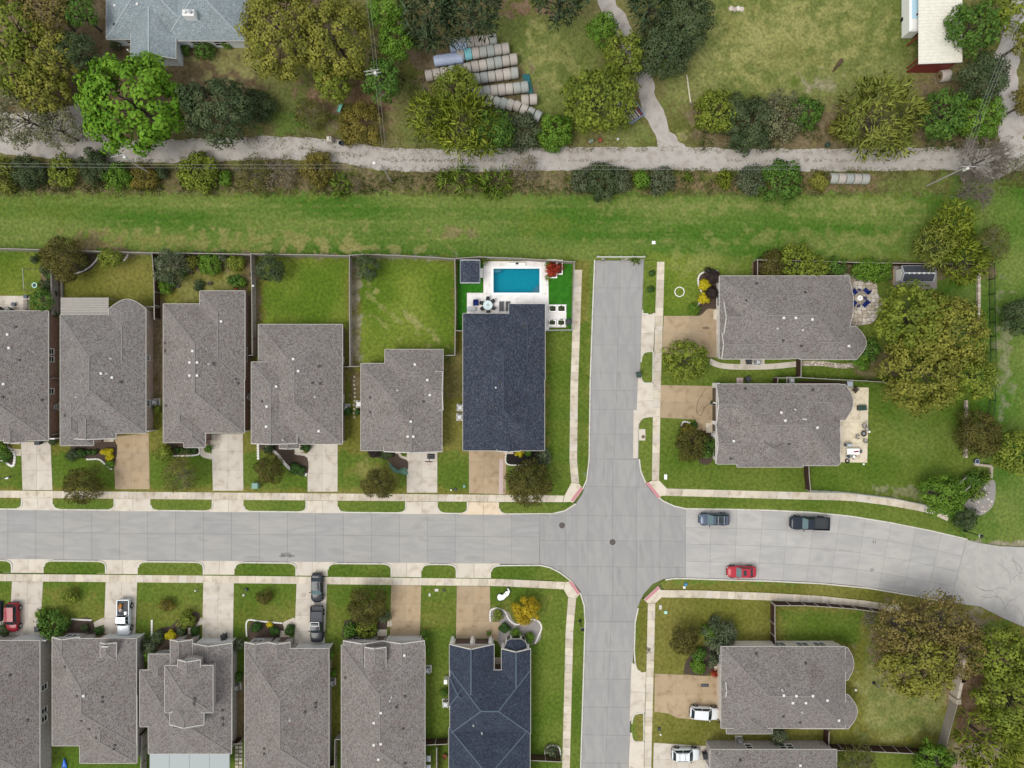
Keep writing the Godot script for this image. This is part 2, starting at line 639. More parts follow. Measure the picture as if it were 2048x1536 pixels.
	for c in [[0.50, 0.44, 0.37], [0.44, 0.38, 0.31], [0.56, 0.50, 0.43], [0.40, 0.35, 0.30], [0.62, 0.58, 0.53]]:
		M.rock.append(ground_mat(stain, 3.0, speck, 0.9, lin(c[0], c[1], c[2])))
	M.mortar = flat(0.20, 0.165, 0.12, 0.95)
	M.bark = ground_mat(ntex(0.06, [[0.07, 0.06, 0.05], [0.16, 0.14, 0.12]], 66, 4, 256), 1.2, speck, 0.8)
	M.twig = flat(0.21, 0.18, 0.155, 0.9)
	M.leaf = StandardMaterial3D.new()
	M.leaf.vertex_color_use_as_albedo = true
	M.leaf.roughness = 0.6
	M.leaf.metallic_specular = 0.25
	M.leaf.backlight_enabled = true
	M.leaf.backlight = Color(0.5, 0.52, 0.3)
	M.weed = StandardMaterial3D.new()
	M.weed.vertex_color_use_as_albedo = true
	M.weed.roughness = 0.85
	M.weed.metallic_specular = 0.15


# ---------------------------------------------------------------- the ground
func soil_map() -> ImageTexture:
	# what grows and lies on the ground, one texel for every 0.154 m: grass of several kinds, dry thatch, leaf litter, bare earth
	var W := 1300
	var H := 974
	var fn := FastNoiseLite.new()
	fn.fractal_octaves = 5
	fn.seed = 7
	fn.frequency = 0.012
	var n1 := fn.get_image(W, H).get_data()
	fn.seed = 8
	fn.frequency = 0.06
	var n2 := fn.get_image(W, H).get_data()
	fn.seed = 9
	fn.frequency = 0.02
	var im3 := fn.get_image(W / 5, H)
	im3.resize(W, H, Image.INTERPOLATE_CUBIC)
	im3.convert(Image.FORMAT_L8)
	var n3 := im3.get_data()
	fn.seed = 10
	fn.frequency = 0.25
	fn.fractal_octaves = 2
	var n4 := fn.get_image(W, H).get_data()
	var R := PackedFloat32Array()
	var G := PackedFloat32Array()
	var B := PackedFloat32Array()
	R.resize(W * H)
	G.resize(W * H)
	B.resize(W * H)
	for i in W * H:
		var a := n1[i] / 255.0
		var b := n4[i] / 255.0 * 0.7 + 0.65
		R[i] = (0.085 + 0.055 * a) * b
		G[i] = (0.135 + 0.04 * a) * b
		B[i] = (0.022 + 0.012 * a) * b
	# shape, colour one, colour two, feather, raggedness, strength, and which noise mixes the two colours
	var lawn := [[0.074, 0.124, 0.016], [0.114, 0.152, 0.027]]
	var lawn_y := [[0.084, 0.140, 0.015], [0.148, 0.190, 0.030]]
	var lawn_d := [[0.125, 0.130, 0.025], [0.175, 0.165, 0.042]]
	var strip := [[0.060, 0.128, 0.017], [0.135, 0.178, 0.042]]
	var thatch := [[0.26, 0.235, 0.095], [0.17, 0.175, 0.05]]
	var dry := [[0.185, 0.190, 0.060], [0.255, 0.250, 0.092]]
	var pasture := [[0.112, 0.142, 0.036], [0.178, 0.192, 0.062]]
	var litter := [[0.125, 0.088, 0.052], [0.185, 0.138, 0.092]]
	var litter_r := [[0.160, 0.095, 0.058], [0.215, 0.145, 0.095]]
	var earth := [[0.21, 0.175, 0.125], [0.30, 0.26, 0.20]]
	var rough := [[0.105, 0.115, 0.030], [0.185, 0.165, 0.070]]
	var zones := [
		["r", -276, -206, 2324, 380, rough, 30, 30, 1.0, 1],
		["r", -276, -206, 700, 300, litter, 40, 60, 0.85, 2],
		["r", 500, 100, 660, 280, pasture, 30, 30, 0.9, 1], ["e", 470, 120, 90, 45, dry, 20, 30, 0.7, 2],
		["e", 560, 240, 60, 35, strip, 20, 20, 0.8, 1], ["e", 640, 190, 60, 40, litter_r, 20, 30, 0.9, 2],
		["e", 740, 200, 70, 60, litter_r, 20, 30, 0.9, 2],
		["r", 790, 150, 860, 300, pasture, 25, 30, 0.8, 1],
		["r", 960, 10, 1220, 250, pasture, 25, 30, 1.0, 1], ["e", 1050, 20, 70, 18, litter_r, 10, 20, 0.9, 2],
		["l", 1060, 90, 1110, 190, 14, dry, 10, 22, 0.7, 2], ["l", 1080, 60, 1150, 150, 18, dry, 10, 26, 0.55, 2],
		["e", 860, 120, 60, 50, litter, 20, 30, 0.9, 2], ["e", 990, 170, 80, 70, litter, 15, 20, 0.8, 2],
		["r", 1310, -60, 1850, 225, pasture, 25, 25, 1.0, 1],
		["e", 1560, 90, 150, 90, dry, 40, 60, 0.9, 1], ["e", 1480, 60, 60, 90, dry, 30, 50, 0.8, 1], ["e", 1700, 60, 90, 60, dry, 30, 50, 0.6, 2],
		["e", 1640, 168, 45, 22, earth, 20, 24, 0.55, 2], ["e", 1585, 165, 16, 14, lawn, 8, 8, 0.9, 1],
		["e", 1400, 140, 60, 60, dry, 20, 40, 0.4, 2],
		["l", 1335, 300, 1400, 235, 12, dry, 8, 14, 0.8, 2], ["e", 1280, 270, 30, 30, dry, 12, 16, 0.6, 2],
		["r", 1200, 235, 1310, 300, pasture, 12, 16, 0.9, 1],
		["r", 1370, 205, 1760, 312, litter, 14, 20, 0.75, 2], ["r", 1820, 150, 2010, 320, litter, 20, 24, 0.8, 2],
		["r", -276, 312, 2324, 400, rough, 6, 14, 1.0, 2], ["r", -276, 330, 1150, 392, litter, 10, 22, 0.6, 1], ["r", 1280, 345, 1760, 392, litter_r, 10, 22, 0.6, 1],
		["e", 1820, 370, 70, 28, pasture, 10, 14, 0.9, 1], ["e", 1945, 420, 45, 70, earth, 20, 26, 0.7, 2],
		["r", -276, 384, 1890, 520, strip, 8, 14, 1.0, 3], ["r", 1880, 330, 2324, 1120, strip, 30, 30, 1.0, 1],
		["l", -200, 408, 1880, 416, 1.6, dry, 2, 5, 0.35, 3], ["l", -200, 424, 1880, 430, 1.4, dry, 2, 5, 0.3, 3], ["l", -200, 441, 1880, 446, 1.6, dry, 2, 5, 0.35, 3], ["l", -200, 458, 1880, 462, 1.4, dry, 2, 5, 0.3, 3], ["l", -200, 474, 1880, 479, 1.6, dry, 2, 5, 0.35, 3], ["l", 1300, 468, 1850, 470, 1.6, dry, 2, 4, 0.5, 3], ["l", 1100, 480, 1500, 486, 1.6, dry, 2, 4, 0.4, 3], ["r", 130, 462, 720, 503, thatch, 16, 26, 0.75, 3], ["r", 560, 488, 900, 505, thatch, 8, 14, 0.6, 3], ["e", 180, 485, 60, 22, litter_r, 10, 14, 0.55, 2],
		["r", 1180, 395, 1860, 425, dry, 14, 16, 0.4, 3], ["r", 1490, 455, 1800, 500, dry, 12, 18, 0.4, 3],
		["e", 905, 465, 40, 12, litter_r, 6, 10, 0.5, 2], ["e", 100, 420, 120, 30, lawn, 20, 20, 0.7, 1], ["e", 1090, 450, 70, 30, lawn, 16, 20, 0.7, 1],
		["r", -276, 520, 1180, 1000, lawn_d, 6, 4, 1.0, 1],
		["r", -276, 500, 118, 600, lawn_y, 8, 6, 0.8, 1], ["r", 135, 505, 316, 605, lawn_d, 8, 4, 0.7, 1],
		["r", 318, 505, 508, 540, litter, 8, 8, 0.9, 2], ["r", 480, 505, 508, 640, litter, 8, 8, 0.8, 2], ["r", 318, 505, 335, 640, litter, 6, 6, 0.9, 2],
		["r", 345, 545, 480, 606, dry, 12, 14, 0.5, 2],
		["r", 523, 508, 700, 665, lawn_y, 10, 6, 1.0, 1], ["r", 712, 516, 912, 732, lawn_y, 10, 8, 1.0, 1],
		["l", 735, 565, 890, 690, 7, dry, 5, 9, 0.8, 2], ["l", 735, 590, 870, 700, 4, dry, 4, 8, 0.5, 2], ["l", 745, 630, 800, 675, 4, dry, 4, 8, 0.4, 2],
		["r", 700, 515, 722, 736, earth, 5, 7, 0.75, 2], ["r", 700, 508, 912, 520, earth, 4, 6, 0.5, 2], ["r", 512, 508, 700, 518, litter, 4, 6, 0.6, 2], ["r", 508, 508, 522, 700, litter, 4, 5, 0.8, 2],
		["r", 80, 545, 132, 625, litter, 5, 6, 0.95, 2], ["e", 170, 515, 40, 18, litter, 6, 6, 0.95, 2], ["e", 235, 505, 40, 14, litter, 6, 5, 0.9, 2],
		["r", 96, 630, 124, 880, litter, 4, 5, 0.9, 2], ["r", 292, 620, 330, 800, litter, 4, 5, 0.85, 2], ["r", 488, 580, 508, 860, litter, 4, 5, 0.6, 2], ["r", 700, 735, 726, 800, litter, 4, 6, 0.7, 2], ["r", 884, 700, 930, 800, litter, 6, 6, 0.4, 2],
		["r", -276, 900, 1180, 980, lawn, 8, 6, 1.0, 1],
		["e", 757, 950, 60, 34, lawn_d, 12, 12, 0.8, 1], ["e", 362, 925, 34, 22, lawn_d, 10, 10, 0.9, 1], ["e", 735, 945, 26, 26, dry, 10, 12, 0.35, 2],
		["r", 1090, 640, 1180, 1010, lawn, 6, 8, 0.9, 3],
		["r", 1285, 500, 1460, 640, lawn_y, 20, 12, 0.9, 1], ["e", 1410, 520, 70, 40, dry, 20, 26, 0.35, 1],
		["r", 1305, 700, 1960, 1020, lawn, 8, 8, 1.0, 1], ["r", 1735, 758, 1940, 1010, lawn, 16, 10, 0.9, 1], ["e", 1830, 870, 90, 70, strip, 40, 40, 0.5, 1],
		["e", 1820, 985, 90, 16, earth, 8, 10, 0.4, 2], ["r", 1700, 690, 1800, 755, litter, 10, 10, 0.7, 2], ["r", 1500, 520, 1560, 552, litter, 5, 5, 0.9, 2], ["r", 1560, 522, 1990, 560, litter, 6, 8, 0.8, 2],
		["e", 2005, 700, 20, 130, earth, 12, 16, 0.4, 2],
		["r", -276, 1120, 1170, 1900, lawn, 8, 6, 1.0, 1], ["r", -276, 1190, 1100, 1270, lawn_d, 30, 20, 0.55, 1], ["e", 140, 1180, 60, 20, lawn_d, 14, 14, 0.6, 1],
		["r", 80, 1290, 106, 1420, litter, 4, 4, 0.9, 2], ["r", 464, 1350, 492, 1480, litter_r, 4, 5, 0.8, 2], ["r", 655, 1300, 686, 1470, lawn_d, 4, 5, 0.9, 2],
		["r", 1265, 1160, 2324, 1900, lawn_d, 8, 6, 1.0, 1], ["r", 1300, 1195, 1560, 1345, lawn_d, 8, 6, 1.0, 1],
		["r", 1715, 1210, 1900, 1480, pasture, 20, 16, 1.0, 1], ["e", 1830, 1300, 110, 100, litter, 30, 40, 0.9, 2], ["e", 1800, 1420, 90, 50, dry, 30, 40, 0.75, 1], ["e", 1740, 1350, 30, 30, dry, 16, 16, 0.6, 2],
		["r", 1900, 1225, 2000, 1536, litter_r, 10, 16, 0.95, 2], ["e", 1930, 1250, 60, 40, earth, 14, 18, 0.7, 2], ["r", 1890, 1480, 2010, 1900, earth, 14, 14, 0.7, 2],
		["r", 1557, 1215, 1720, 1285, lawn, 8, 8, 0.9, 1], ["e", 1990, 1250, 40, 16, lawn, 8, 8, 0.9, 1],
		["r", 1660, 1490, 1890, 1900, lawn, 10, 8, 0.9, 1],
		["r", 1920, 1078, 2324, 1104, earth, 4, 8, 0.8, 2],
	]
	for z in zones:
		var k := 6 if z[0] != "l" else 7
		if z[0] == "r":
			k = 5
		elif z[0] == "e":
			k = 5
		else:
			k = 6
		var cols: Array = z[k]
		var feather: float = z[k + 1]
		var jag: float = z[k + 2]
		var strong: float = z[k + 3]
		var kind: int = z[k + 4]
		var mixer := n1 if kind == 1 else (n2 if kind == 2 else n3)
		var bx0: float = z[1]
		var by0: float = z[2]
		var bx1: float = z[3]
		var by1: float = z[4]
		var grow := jag + feather
		if z[0] == "e":
			bx0 = z[1] - z[3] - grow
			bx1 = z[1] + z[3] + grow
			by0 = z[2] - z[4] - grow
			by1 = z[2] + z[4] + grow
		elif z[0] == "l":
			bx0 = minf(z[1], z[3]) - z[5] - grow
			bx1 = maxf(z[1], z[3]) + z[5] + grow
			by0 = minf(z[2], z[4]) - z[5] - grow
			by1 = maxf(z[2], z[4]) + z[5] + grow
		else:
			bx0 -= grow
			bx1 += grow
			by0 -= grow
			by1 += grow
		var tx0 := clampi(int((bx0 + 276.0) * 0.5), 0, W)
		var tx1 := clampi(int((bx1 + 276.0) * 0.5), 0, W)
		var ty0 := clampi(int((by0 + 206.0) * 0.5), 0, H)
		var ty1 := clampi(int((by1 + 206.0) * 0.5), 0, H)
		var A: Array = cols[0]
		var C: Array = cols[1]
		var ar: float = A[0]
		var ag: float = A[1]
		var ab: float = A[2]
		var cr: float = C[0] - ar
		var cg: float = C[1] - ag
		var cb: float = C[2] - ab
		var isr: bool = z[0] == "r"
		var ise: bool = z[0] == "e"
		var z1: float = z[1]
		var z2: float = z[2]
		var z3: float = z[3]
		var z4: float = z[4]
		var hw: float = z[5] if z[0] == "l" else 0.0
		var smaller := minf(z3, z4)
		var seg := Vector2(z3 - z1, z4 - z2)
		var sl := maxf(seg.length_squared(), 1.0)
		for ty in range(ty0, ty1):
			var y := ty * 2.0 - 206.0
			var at := ty * W
			for tx in range(tx0, tx1):
				var x := tx * 2.0 - 276.0
				var i := at + tx
				var d: float
				if isr:
					d = minf(minf(x - z1, z3 - x), minf(y - z2, z4 - y))
				elif ise:
					var ex := (x - z1) / z3
					var ey := (y - z2) / z4
					d = (1.0 - sqrt(ex * ex + ey * ey)) * smaller
				else:
					var q := Vector2(x - z1, y - z2)
					d = hw - (q - seg * clampf(q.dot(seg) / sl, 0.0, 1.0)).length()
				var m := d + (n2[i] - 128) * 0.0125 * jag
				if m <= 0.0:
					continue
				m = minf(m / feather, 1.0) * strong
				var t := clampf((mixer[i] - 70) / 115.0, 0.0, 1.0)
				var g := 0.62 + n4[i] * 0.0029
				R[i] += ((ar + cr * t) * g - R[i]) * m
				G[i] += ((ag + cg * t) * g - G[i]) * m
				B[i] += ((ab + cb * t) * g - B[i]) * m
	var lut := PackedByteArray()
	for i in 1025:
		lut.append(int(Color(i / 1024.0, 0, 0).linear_to_srgb().r * 255.0 + 0.5))
	var data := PackedByteArray()
	data.resize(W * H * 3)
	for i in W * H:
		data[i * 3] = lut[clampi(int(R[i] * 1024.0), 0, 1024)]
		data[i * 3 + 1] = lut[clampi(int(G[i] * 1024.0), 0, 1024)]
		data[i * 3 + 2] = lut[clampi(int(B[i] * 1024.0), 0, 1024)]
	var im := Image.create_from_data(W, H, false, Image.FORMAT_RGB8, data)
	return ImageTexture.create_from_image(im)


func make_ground() -> void:
	var m := StandardMaterial3D.new()
	m.albedo_texture = soil_map()
	m.uv1_scale = Vector3(1.0 / 200.2, 1.0 / 150.0, 1.0)
	m.uv1_offset = Vector3(1300.0 / 2600.0, 974.0 / 1948.0, 0.0)
	m.texture_repeat = true
	m.roughness = 0.95
	m.metallic_specular = 0.15
	m.albedo_color = Color(1, 1, 1)
	m.detail_enabled = true
	m.detail_blend_mode = BaseMaterial3D.BLEND_MODE_MUL
	m.detail_uv_layer = BaseMaterial3D.DETAIL_UV_2
	m.detail_albedo = ntex(0.14, [[0.55, 0.55, 0.55], [0.95, 0.95, 0.93], [1, 1, 1], [0.80, 0.82, 0.80]], 13, 4)
	m.uv2_triplanar = true
	m.uv2_world_triplanar = true
	m.uv2_scale = Vector3.ONE / 9.0
	M.soil = m
	var b := MB.new()
	# one sheet to the horizon, open only where the pool is dug in
	var p0 := w2(986.5, 537)
	var p1 := w2(1079.5, 586)
	for r in [[-400.0, -400.0, 400.0, p0.y], [-400.0, p1.y, 400.0, 400.0], [-400.0, p0.y, p0.x, p1.y], [p1.x, p0.y, 400.0, p1.y]]:
		b.quad(Vector3(r[0], -0.08, r[3]), Vector3(r[2], -0.08, r[3]), Vector3(r[2], -0.08, r[1]), Vector3(r[0], -0.08, r[1]))
	var g := part(self, "ground", b.mesh(), M.base)
	g.set_meta("kind", "structure")
	# the raised land on each side of the streets
	b = MB.new()
	b.prism(poly([-276, -206, 2324, -206, 2324, 520, -276, 520]), -0.07, L)
	var block := poly([-276, 520, 1164, 520, 1160, 660, 1156, 770, 1154, 920, 1158, 966, 1141, 1001, 1125, 1004, 1000, 1003.5, 500, 999.5, -276, 992.5])
	var dug := PackedVector2Array([p0, Vector2(p1.x, p0.y), p1, Vector2(p0.x, p1.y)])
	for half in [poly([-300, 500, 1200, 500, 1200, 561, -300, 561]), poly([-300, 561, 1200, 561, 1200, 1100, -300, 1100])]:
		for q in Geometry2D.intersect_polygons(block, half):
			for r in Geometry2D.clip_polygons(q, dug):
				b.prism(r, -0.07, L)
	b.prism(poly([1314, 520, 2324, 520, 2324, 1100, 2048, 1092, 2000, 1090, 1960, 1085, 1938, 1080, 1890, 1040, 1860, 1012, 1780, 1004, 1700, 994, 1536, 989, 1330, 988, 1305, 965, 1304, 900, 1306, 770]), -0.07, L)
	b.prism(poly([-276, 1144, 500, 1149, 1000, 1156, 1130, 1163, 1146, 1190, 1142, 1240, 1124, 1536, 1112, 1742, -276, 1742]), -0.07, L)
	b.prism(poly([1295, 1205, 1316, 1179, 1400, 1179, 1536, 1184, 1640, 1190, 1735, 1200, 1800, 1214, 1848, 1218, 1905, 1206, 1960, 1213, 2010, 1238, 2048, 1254, 2324, 1340, 2324, 1742, 1274, 1742, 1287, 1536]), -0.07, L)
	g = part(self, "lawn", b.mesh(), M.soil)
	g.set_meta("kind", "structure")


# ---------------------------------------------------------------- streets, kerbs and pavements
# concrete laid as slabs: each cell of a grid, cut by the outline, with a joint around it
func slabs(parent: Node3D, called: String, outline: PackedVector2Array, cells: Array, mats: Array, top: float, gap := 0.016) -> void:
	for c: PackedVector2Array in cells:
		for q in (Geometry2D.intersect_polygons(c, outline) if outline.size() else [c]):
			for s in Geometry2D.offset_polygon(q, -gap):
				if s.size() < 3 or Geometry2D.is_polygon_clockwise(s) or absf(area(s)) < 0.15:
					continue
				part(parent, called, MB.new().prism(s, top - 0.05, top).mesh(), mats[rng.randi_range(0, mats.size() - 1)])


func area(p: PackedVector2Array) -> float:
	var s := 0.0
	for i in p.size():
		s += p[i].cross(p[(i + 1) % p.size()])
	return s * 0.5


func lattice(xs: Array, ys: Array, lean_x := 0.0, lean_y := 0.0) -> Array:
	var out := []
	for i in xs.size() - 1:
		for j in ys.size() - 1:
			var a := PackedVector2Array()
			for q in [[xs[i], ys[j]], [xs[i + 1], ys[j]], [xs[i + 1], ys[j + 1]], [xs[i], ys[j + 1]]]:
				a.append(w2(q[0] + lean_x * q[1], q[1] + lean_y * q[0]))
			if Geometry2D.is_polygon_clockwise(a):
				a.reverse()
			out.append(a)
	return out


func steps(a: float, b: float, d: float) -> Array:
	var out := []
	var x := a
	while x < b - d * 0.3:
		out.append(x)
		x += d
	out.append(b)
	return out


# cells between two edge lines
func ladder(e0: PackedVector2Array, e1: PackedVector2Array, across: Array) -> Array:
	var out := []
	for i in e0.size() - 1:
		for j in across.size() - 1:
			var a: float = across[j]
			var b: float = across[j + 1]
			var q := PackedVector2Array([e0[i].lerp(e1[i], a), e0[i + 1].lerp(e1[i + 1], a), e0[i + 1].lerp(e1[i + 1], b), e0[i].lerp(e1[i], b)])
			if Geometry2D.is_polygon_clockwise(q):
				q.reverse()
			out.append(q)
	return out


func resample(p: PackedVector2Array, n: int) -> PackedVector2Array:
	var total := 0.0
	for i in p.size() - 1:
		total += p[i].distance_to(p[i + 1])
	var out := PackedVector2Array([p[0]])
	var step := total / n
	var left := step
	for i in p.size() - 1:
		var a := p[i]
		var d := a.distance_to(p[i + 1])
		while d >= left and out.size() < n:
			a = a.move_toward(p[i + 1], left)
			d -= left
			out.append(a)
			left = step
		left -= d
	out.append(p[p.size() - 1])
	return out


func under(p: PackedVector2Array, parent: Node3D, top: float) -> void:
	part(parent, "bedding", MB.new().prism(p, top - 0.2, top - 0.03, false).mesh(), M.joint)


func verge(a: Array, radii: Array, kerb_from: int, kerb_to: int) -> void:
	# a grass strip with a concrete kerb along the street side, given as corner numbers
	var p := rounded(a, radii)
	var o := setting("verge")
	var line := PackedVector2Array()
	var n := 0
	for i in radii.size():
		var many := 7 if float(radii[i]) > 0.0 else 1
		if i >= kerb_from and i <= kerb_to:
			for k in many:
				line.append(p[n + k])
		n += many
	part(o, "grass", MB.new().prism(p, -0.07, L).mesh(), M.soil)
	if line.size() > 1:
		var b := MB.new()
		var cw := Geometry2D.is_polygon_clockwise(p)
		var inner := PackedVector2Array()
		for i in line.size():
			var d := (line[mini(i + 1, line.size() - 1)] - line[maxi(i - 1, 0)]).normalized()
			var nn := Vector2(-d.y, d.x) * (1.0 if not cw else -1.0)
			inner.append(line[i] + nn * 0.17)
			line[i] -= nn * 0.02
		for i in line.size() - 1:
			var A := Vector3(line[i].x, L + 0.012, line[i].y)
			var B := Vector3(line[i + 1].x, L + 0.012, line[i + 1].y)
			var C := Vector3(inner[i + 1].x, L + 0.012, inner[i + 1].y)
			var D := Vector3(inner[i].x, L + 0.012, inner[i].y)
			var dn := Vector3(0, -0.20, 0)
			if (B - A).cross(D - A).y > 0:
				b.quad(A, B, C, D)
				b.quad(B, A, A + dn, B + dn)
			else:
				b.quad(A, D, C, B)
				b.quad(A, B, B + dn, A + dn)
		part(o, "kerb", b.mesh(), M.kerb)


func make_streets() -> void:
	# the long street to the west
	var o := setting("street")
	var west := poly([-280, 1016, 1080, 1029.5, 1080, 1128.5, -280, 1116])
	under(west, o, 0.0)
	slabs(o, "slab", west, lattice(steps(-319, 1135, 55.9), [1000, 1064, 1140], -0.0, 0.0093), M.road, 0.0)
	# crossing
	o = setting("crossing")
	var cross := poly([1080, 1029.5, 1105, 1028, 1130, 1022, 1150, 1009, 1164, 989, 1174, 960, 1179, 918, 1277, 918, 1280, 942, 1290, 965, 1306, 986, 1326, 1003, 1348, 1013, 1371, 1018, 1371, 1155, 1348, 1155, 1326, 1158, 1305, 1168, 1287, 1188, 1275, 1215, 1269, 1243, 1171, 1243, 1169, 1210, 1161, 1183, 1145, 1162, 1120, 1143, 1100, 1133, 1080, 1128.5])
	under(cross, o, 0.0)
	slabs(o, "slab", cross, lattice([1060, 1133, 1178, 1227, 1275, 1322, 1400], [880, 966, 1024, 1074, 1126, 1183, 1300], -0.002, 0.006), M.road_north, 0.0)
	for q in [[1080, 1030, 1079, 1128], [1371, 1019, 1371, 1154.5], [1179, 918, 1277, 919], [1171, 1243, 1269, 1244], [1932, 1079, 1900.5, 1203]]:
		part(o, "expansion_joint", MB.new().prism(band(poly(q), 0.07), -0.02, 0.004, false).mesh(), M.joint)
	part(o, "repair_strip", MB.new().prism(poly([1267, 820, 1277.5, 820, 1275.5, 916, 1266, 916]), -0.02, 0.006).mesh(), M.apron[1])
	# dead end to the north
	o = setting("dead_end_street")
	var north := poly([1190, 521, 1288, 521, 1284, 640, 1281, 760, 1277, 918, 1179, 918, 1181, 768, 1186, 620])
	under(north, o, 0.0)
	slabs(o, "slab", north, lattice([1150, 1256, 1340], [490, 571, 629, 685, 741, 776, 814, 863, 980], -0.03, 0.004), M.road_north, 0.0)
	# street to the south
	o = setting("south_street")
	var south := poly([1171, 1243, 1269, 1243, 1256.5, 1536, 1248, 1742, 1155, 1742, 1162, 1536])
	under(south, o, 0.0)
	slabs(o, "slab", south, lattice([1150, 1270, 1380], [1200, 1290, 1345, 1401, 1457, 1513, 1569, 1625, 1681, 1800], -0.039, 0.01), M.road_north, 0.0)
	# street that bends away to the east
	o = setting("east_street")
	var en := resample(spline([1371, 1018, 1450, 1019, 1536, 1021, 1620, 1025, 1700, 1033, 1780, 1046, 1860, 1062, 1933, 1079]), 11)
	var es := resample(spline([1371, 1155, 1430, 1157, 1536, 1160, 1640, 1165, 1735, 1174, 1830, 1190, 1900, 1203]), 11)
	var e := en.duplicate()
	var back := es.duplicate()
	back.reverse()
	e.append_array(back)
	under(e, o, 0.0)
	slabs(o, "slab", PackedVector2Array(), ladder(en, es, [0.0, 0.27, 0.51, 0.76, 1.0]), M.road_east, 0.0)
	o = setting("old_asphalt_road")
	var asph := poly([1933, 1079, 1960, 1086, 2000, 1092, 2048, 1094, 2324, 1102, 2324, 1342, 2048, 1256, 2010, 1240, 1960, 1215, 1900, 1204])
	part(o, "surface", MB.new().prism(asph, -0.1, -0.002).mesh(), M.asphalt)
	for k in 9:   # sealed cracks that wander across the old surface
		var q := PackedVector2Array()
		var at := Vector2(rng.randf_range(1960, 2120), rng.randf_range(1105, 1225))
		var dir := rng.randf_range(0, TAU)
		for s in 9:
			if Geometry2D.is_point_in_polygon(w2(at.x, at.y), asph):
				q.append(w2(at.x, at.y))
			dir += rng.randf_range(-0.7, 0.7)
			at += Vector2.from_angle(dir) * 7.0
		if q.size() > 3:
			part(o, "crack_seal", MB.new().prism(band(q, 0.08, 0.02), -0.01, 0.003, false).mesh(), M.joint)
	# grass verges between the driveways, kerb on the street side
	var y0 := 995.0
	for r in [[-280, 46], [107, 231], [302, 427], [488, 614], [676, 813], [876, 936]]:
		var a: float = r[0]
		var b: float = r[1]
		var rad := minf(20.0, (b - a) * 0.35)
		verge([a, y0 + a * 0.009, b, y0 + b * 0.009, b, 1018.5 + b * 0.0098, a, 1018.5 + a * 0.0098], [0, 0, rad, rad], 1, 3)
	verge([998, 1004, 1125, 1004.5, 1141, 1001.5, 1152, 1008, 1130, 1022, 1105, 1028, 998, 1028.5], [0, 0, 0, 0, 0, 0, 20], 3, 6)
	verge([1164, 520, 1190, 520, 1186, 620, 1181, 768, 1179, 918, 1174, 960, 1166, 978, 1158, 966, 1154.2, 920, 1156.2, 770, 1160.2, 660], [0, 0, 0, 0, 0, 0, 0, 0, 0, 0, 0], 1, 6)
	for r in [[-280, 26], [89, 214], [277, 409], [470, 594], [656, 784], [843, 914]]:
		var a: float = r[0]
		var b: float = r[1]
		var rad := minf(20.0, (b - a) * 0.35)
		verge([a, 1119 + a * 0.0093, b, 1119 + b * 0.0093, b, 1144.2 + b * 0.0115, a, 1144.2 + a * 0.0115], [rad, rad, 0, 0], 0, 2)
	verge([982, 1129.5, 1080, 1129, 1100, 1133.5, 1120, 1143.5, 1143, 1161, 1132, 1165, 1100, 1160, 982, 1155.5], [22, 0, 0, 0, 0, 0, 0, 0], 0, 4)
	verge([1153, 1183, 1161, 1184, 1169, 1210, 1171, 1243, 1162, 1536, 1155, 1742, 1128, 1742, 1139, 1536, 1146, 1240, 1150, 1195], [0, 0, 0, 0, 0, 0, 0, 0, 0, 0], 1, 5)
	verge([1288, 521, 1314, 521, 1310, 628, 1283, 630, 1284, 620], [0, 0, 10, 20, 0], 3, 5)
	verge([1281, 704, 1307, 701, 1306, 767, 1280, 768], [20, 6, 6, 20], 0, 3)
	verge([1278, 838, 1305, 833, 1304.5, 900, 1304.6, 957, 1290, 966, 1280, 942, 1277, 918], [20, 6, 0, 0, 0, 0, 0], 4, 7)
	verge([1322, 990, 1336, 988.5, 1536, 989.5, 1700, 994.5, 1780, 1004.5, 1860, 1012.5, 1890, 1040.5, 1936, 1080, 1933, 1079, 1860, 1062, 1780, 1046, 1700, 1033, 1620, 1025, 1536, 1021, 1450, 1019, 1371, 1018, 1348, 1013, 1326, 1003, 1312, 992], [0, 0, 0, 0, 0, 0, 0, 0, 0, 0, 0, 0, 0, 0, 0, 0, 0, 0, 0], 8, 18)
	verge([1330, 1158, 1348, 1155.5, 1371, 1155.5, 1430, 1157.5, 1536, 1160.5, 1640, 1165.5, 1735, 1174.5, 1830, 1190.5, 1905, 1205, 1848, 1217.5, 1800, 1213.5, 1735, 1199.5, 1640, 1189.5, 1536, 1183.5, 1400, 1178.5, 1328, 1178, 1320, 1166], [0, 0, 0, 0, 0, 0, 0, 0, 0, 0, 0, 0, 0, 0, 0, 0, 0], 0, 8)
	verge([1283, 1195, 1294.5, 1206, 1293, 1300, 1291, 1344, 1270, 1342, 1267, 1300, 1269, 1243, 1275, 1215], [0, 0, 0, 6, 22, 0, 0, 0], 4, 7)
	verge([1263, 1426, 1288.5, 1423, 1288, 1483, 1261, 1484], [20, 6, 6, 20], 0, 3)
	# pavements
	footway("pavement", [-276, 978.5, 0, 980.5, 500, 985, 1000, 989, 1128, 990.5], [-276, 992.5, 0, 995, 500, 999.5, 1000, 1003.5, 1125, 1004], 84)
	footway("pavement", [1149, 540, 1144.5, 660, 1140.5, 770, 1138.5, 920, 1142.5, 965], [1164, 540, 1160, 660, 1156, 770, 1154, 920, 1158, 966], 27)
	footway("pavement", [1313.5, 524, 1310, 620, 1306, 770, 1304, 900, 1303, 961], [1328.5, 524, 1326, 620, 1321, 770, 1319, 900, 1317.5, 960], 24)
	footway("pavement", [1333, 976.5, 1536, 982, 1700, 986, 1780, 996, 1860, 1011, 1900, 1024], [1330, 991, 1536, 997, 1700, 1001, 1780, 1011, 1860, 1026, 1893, 1042], 18)
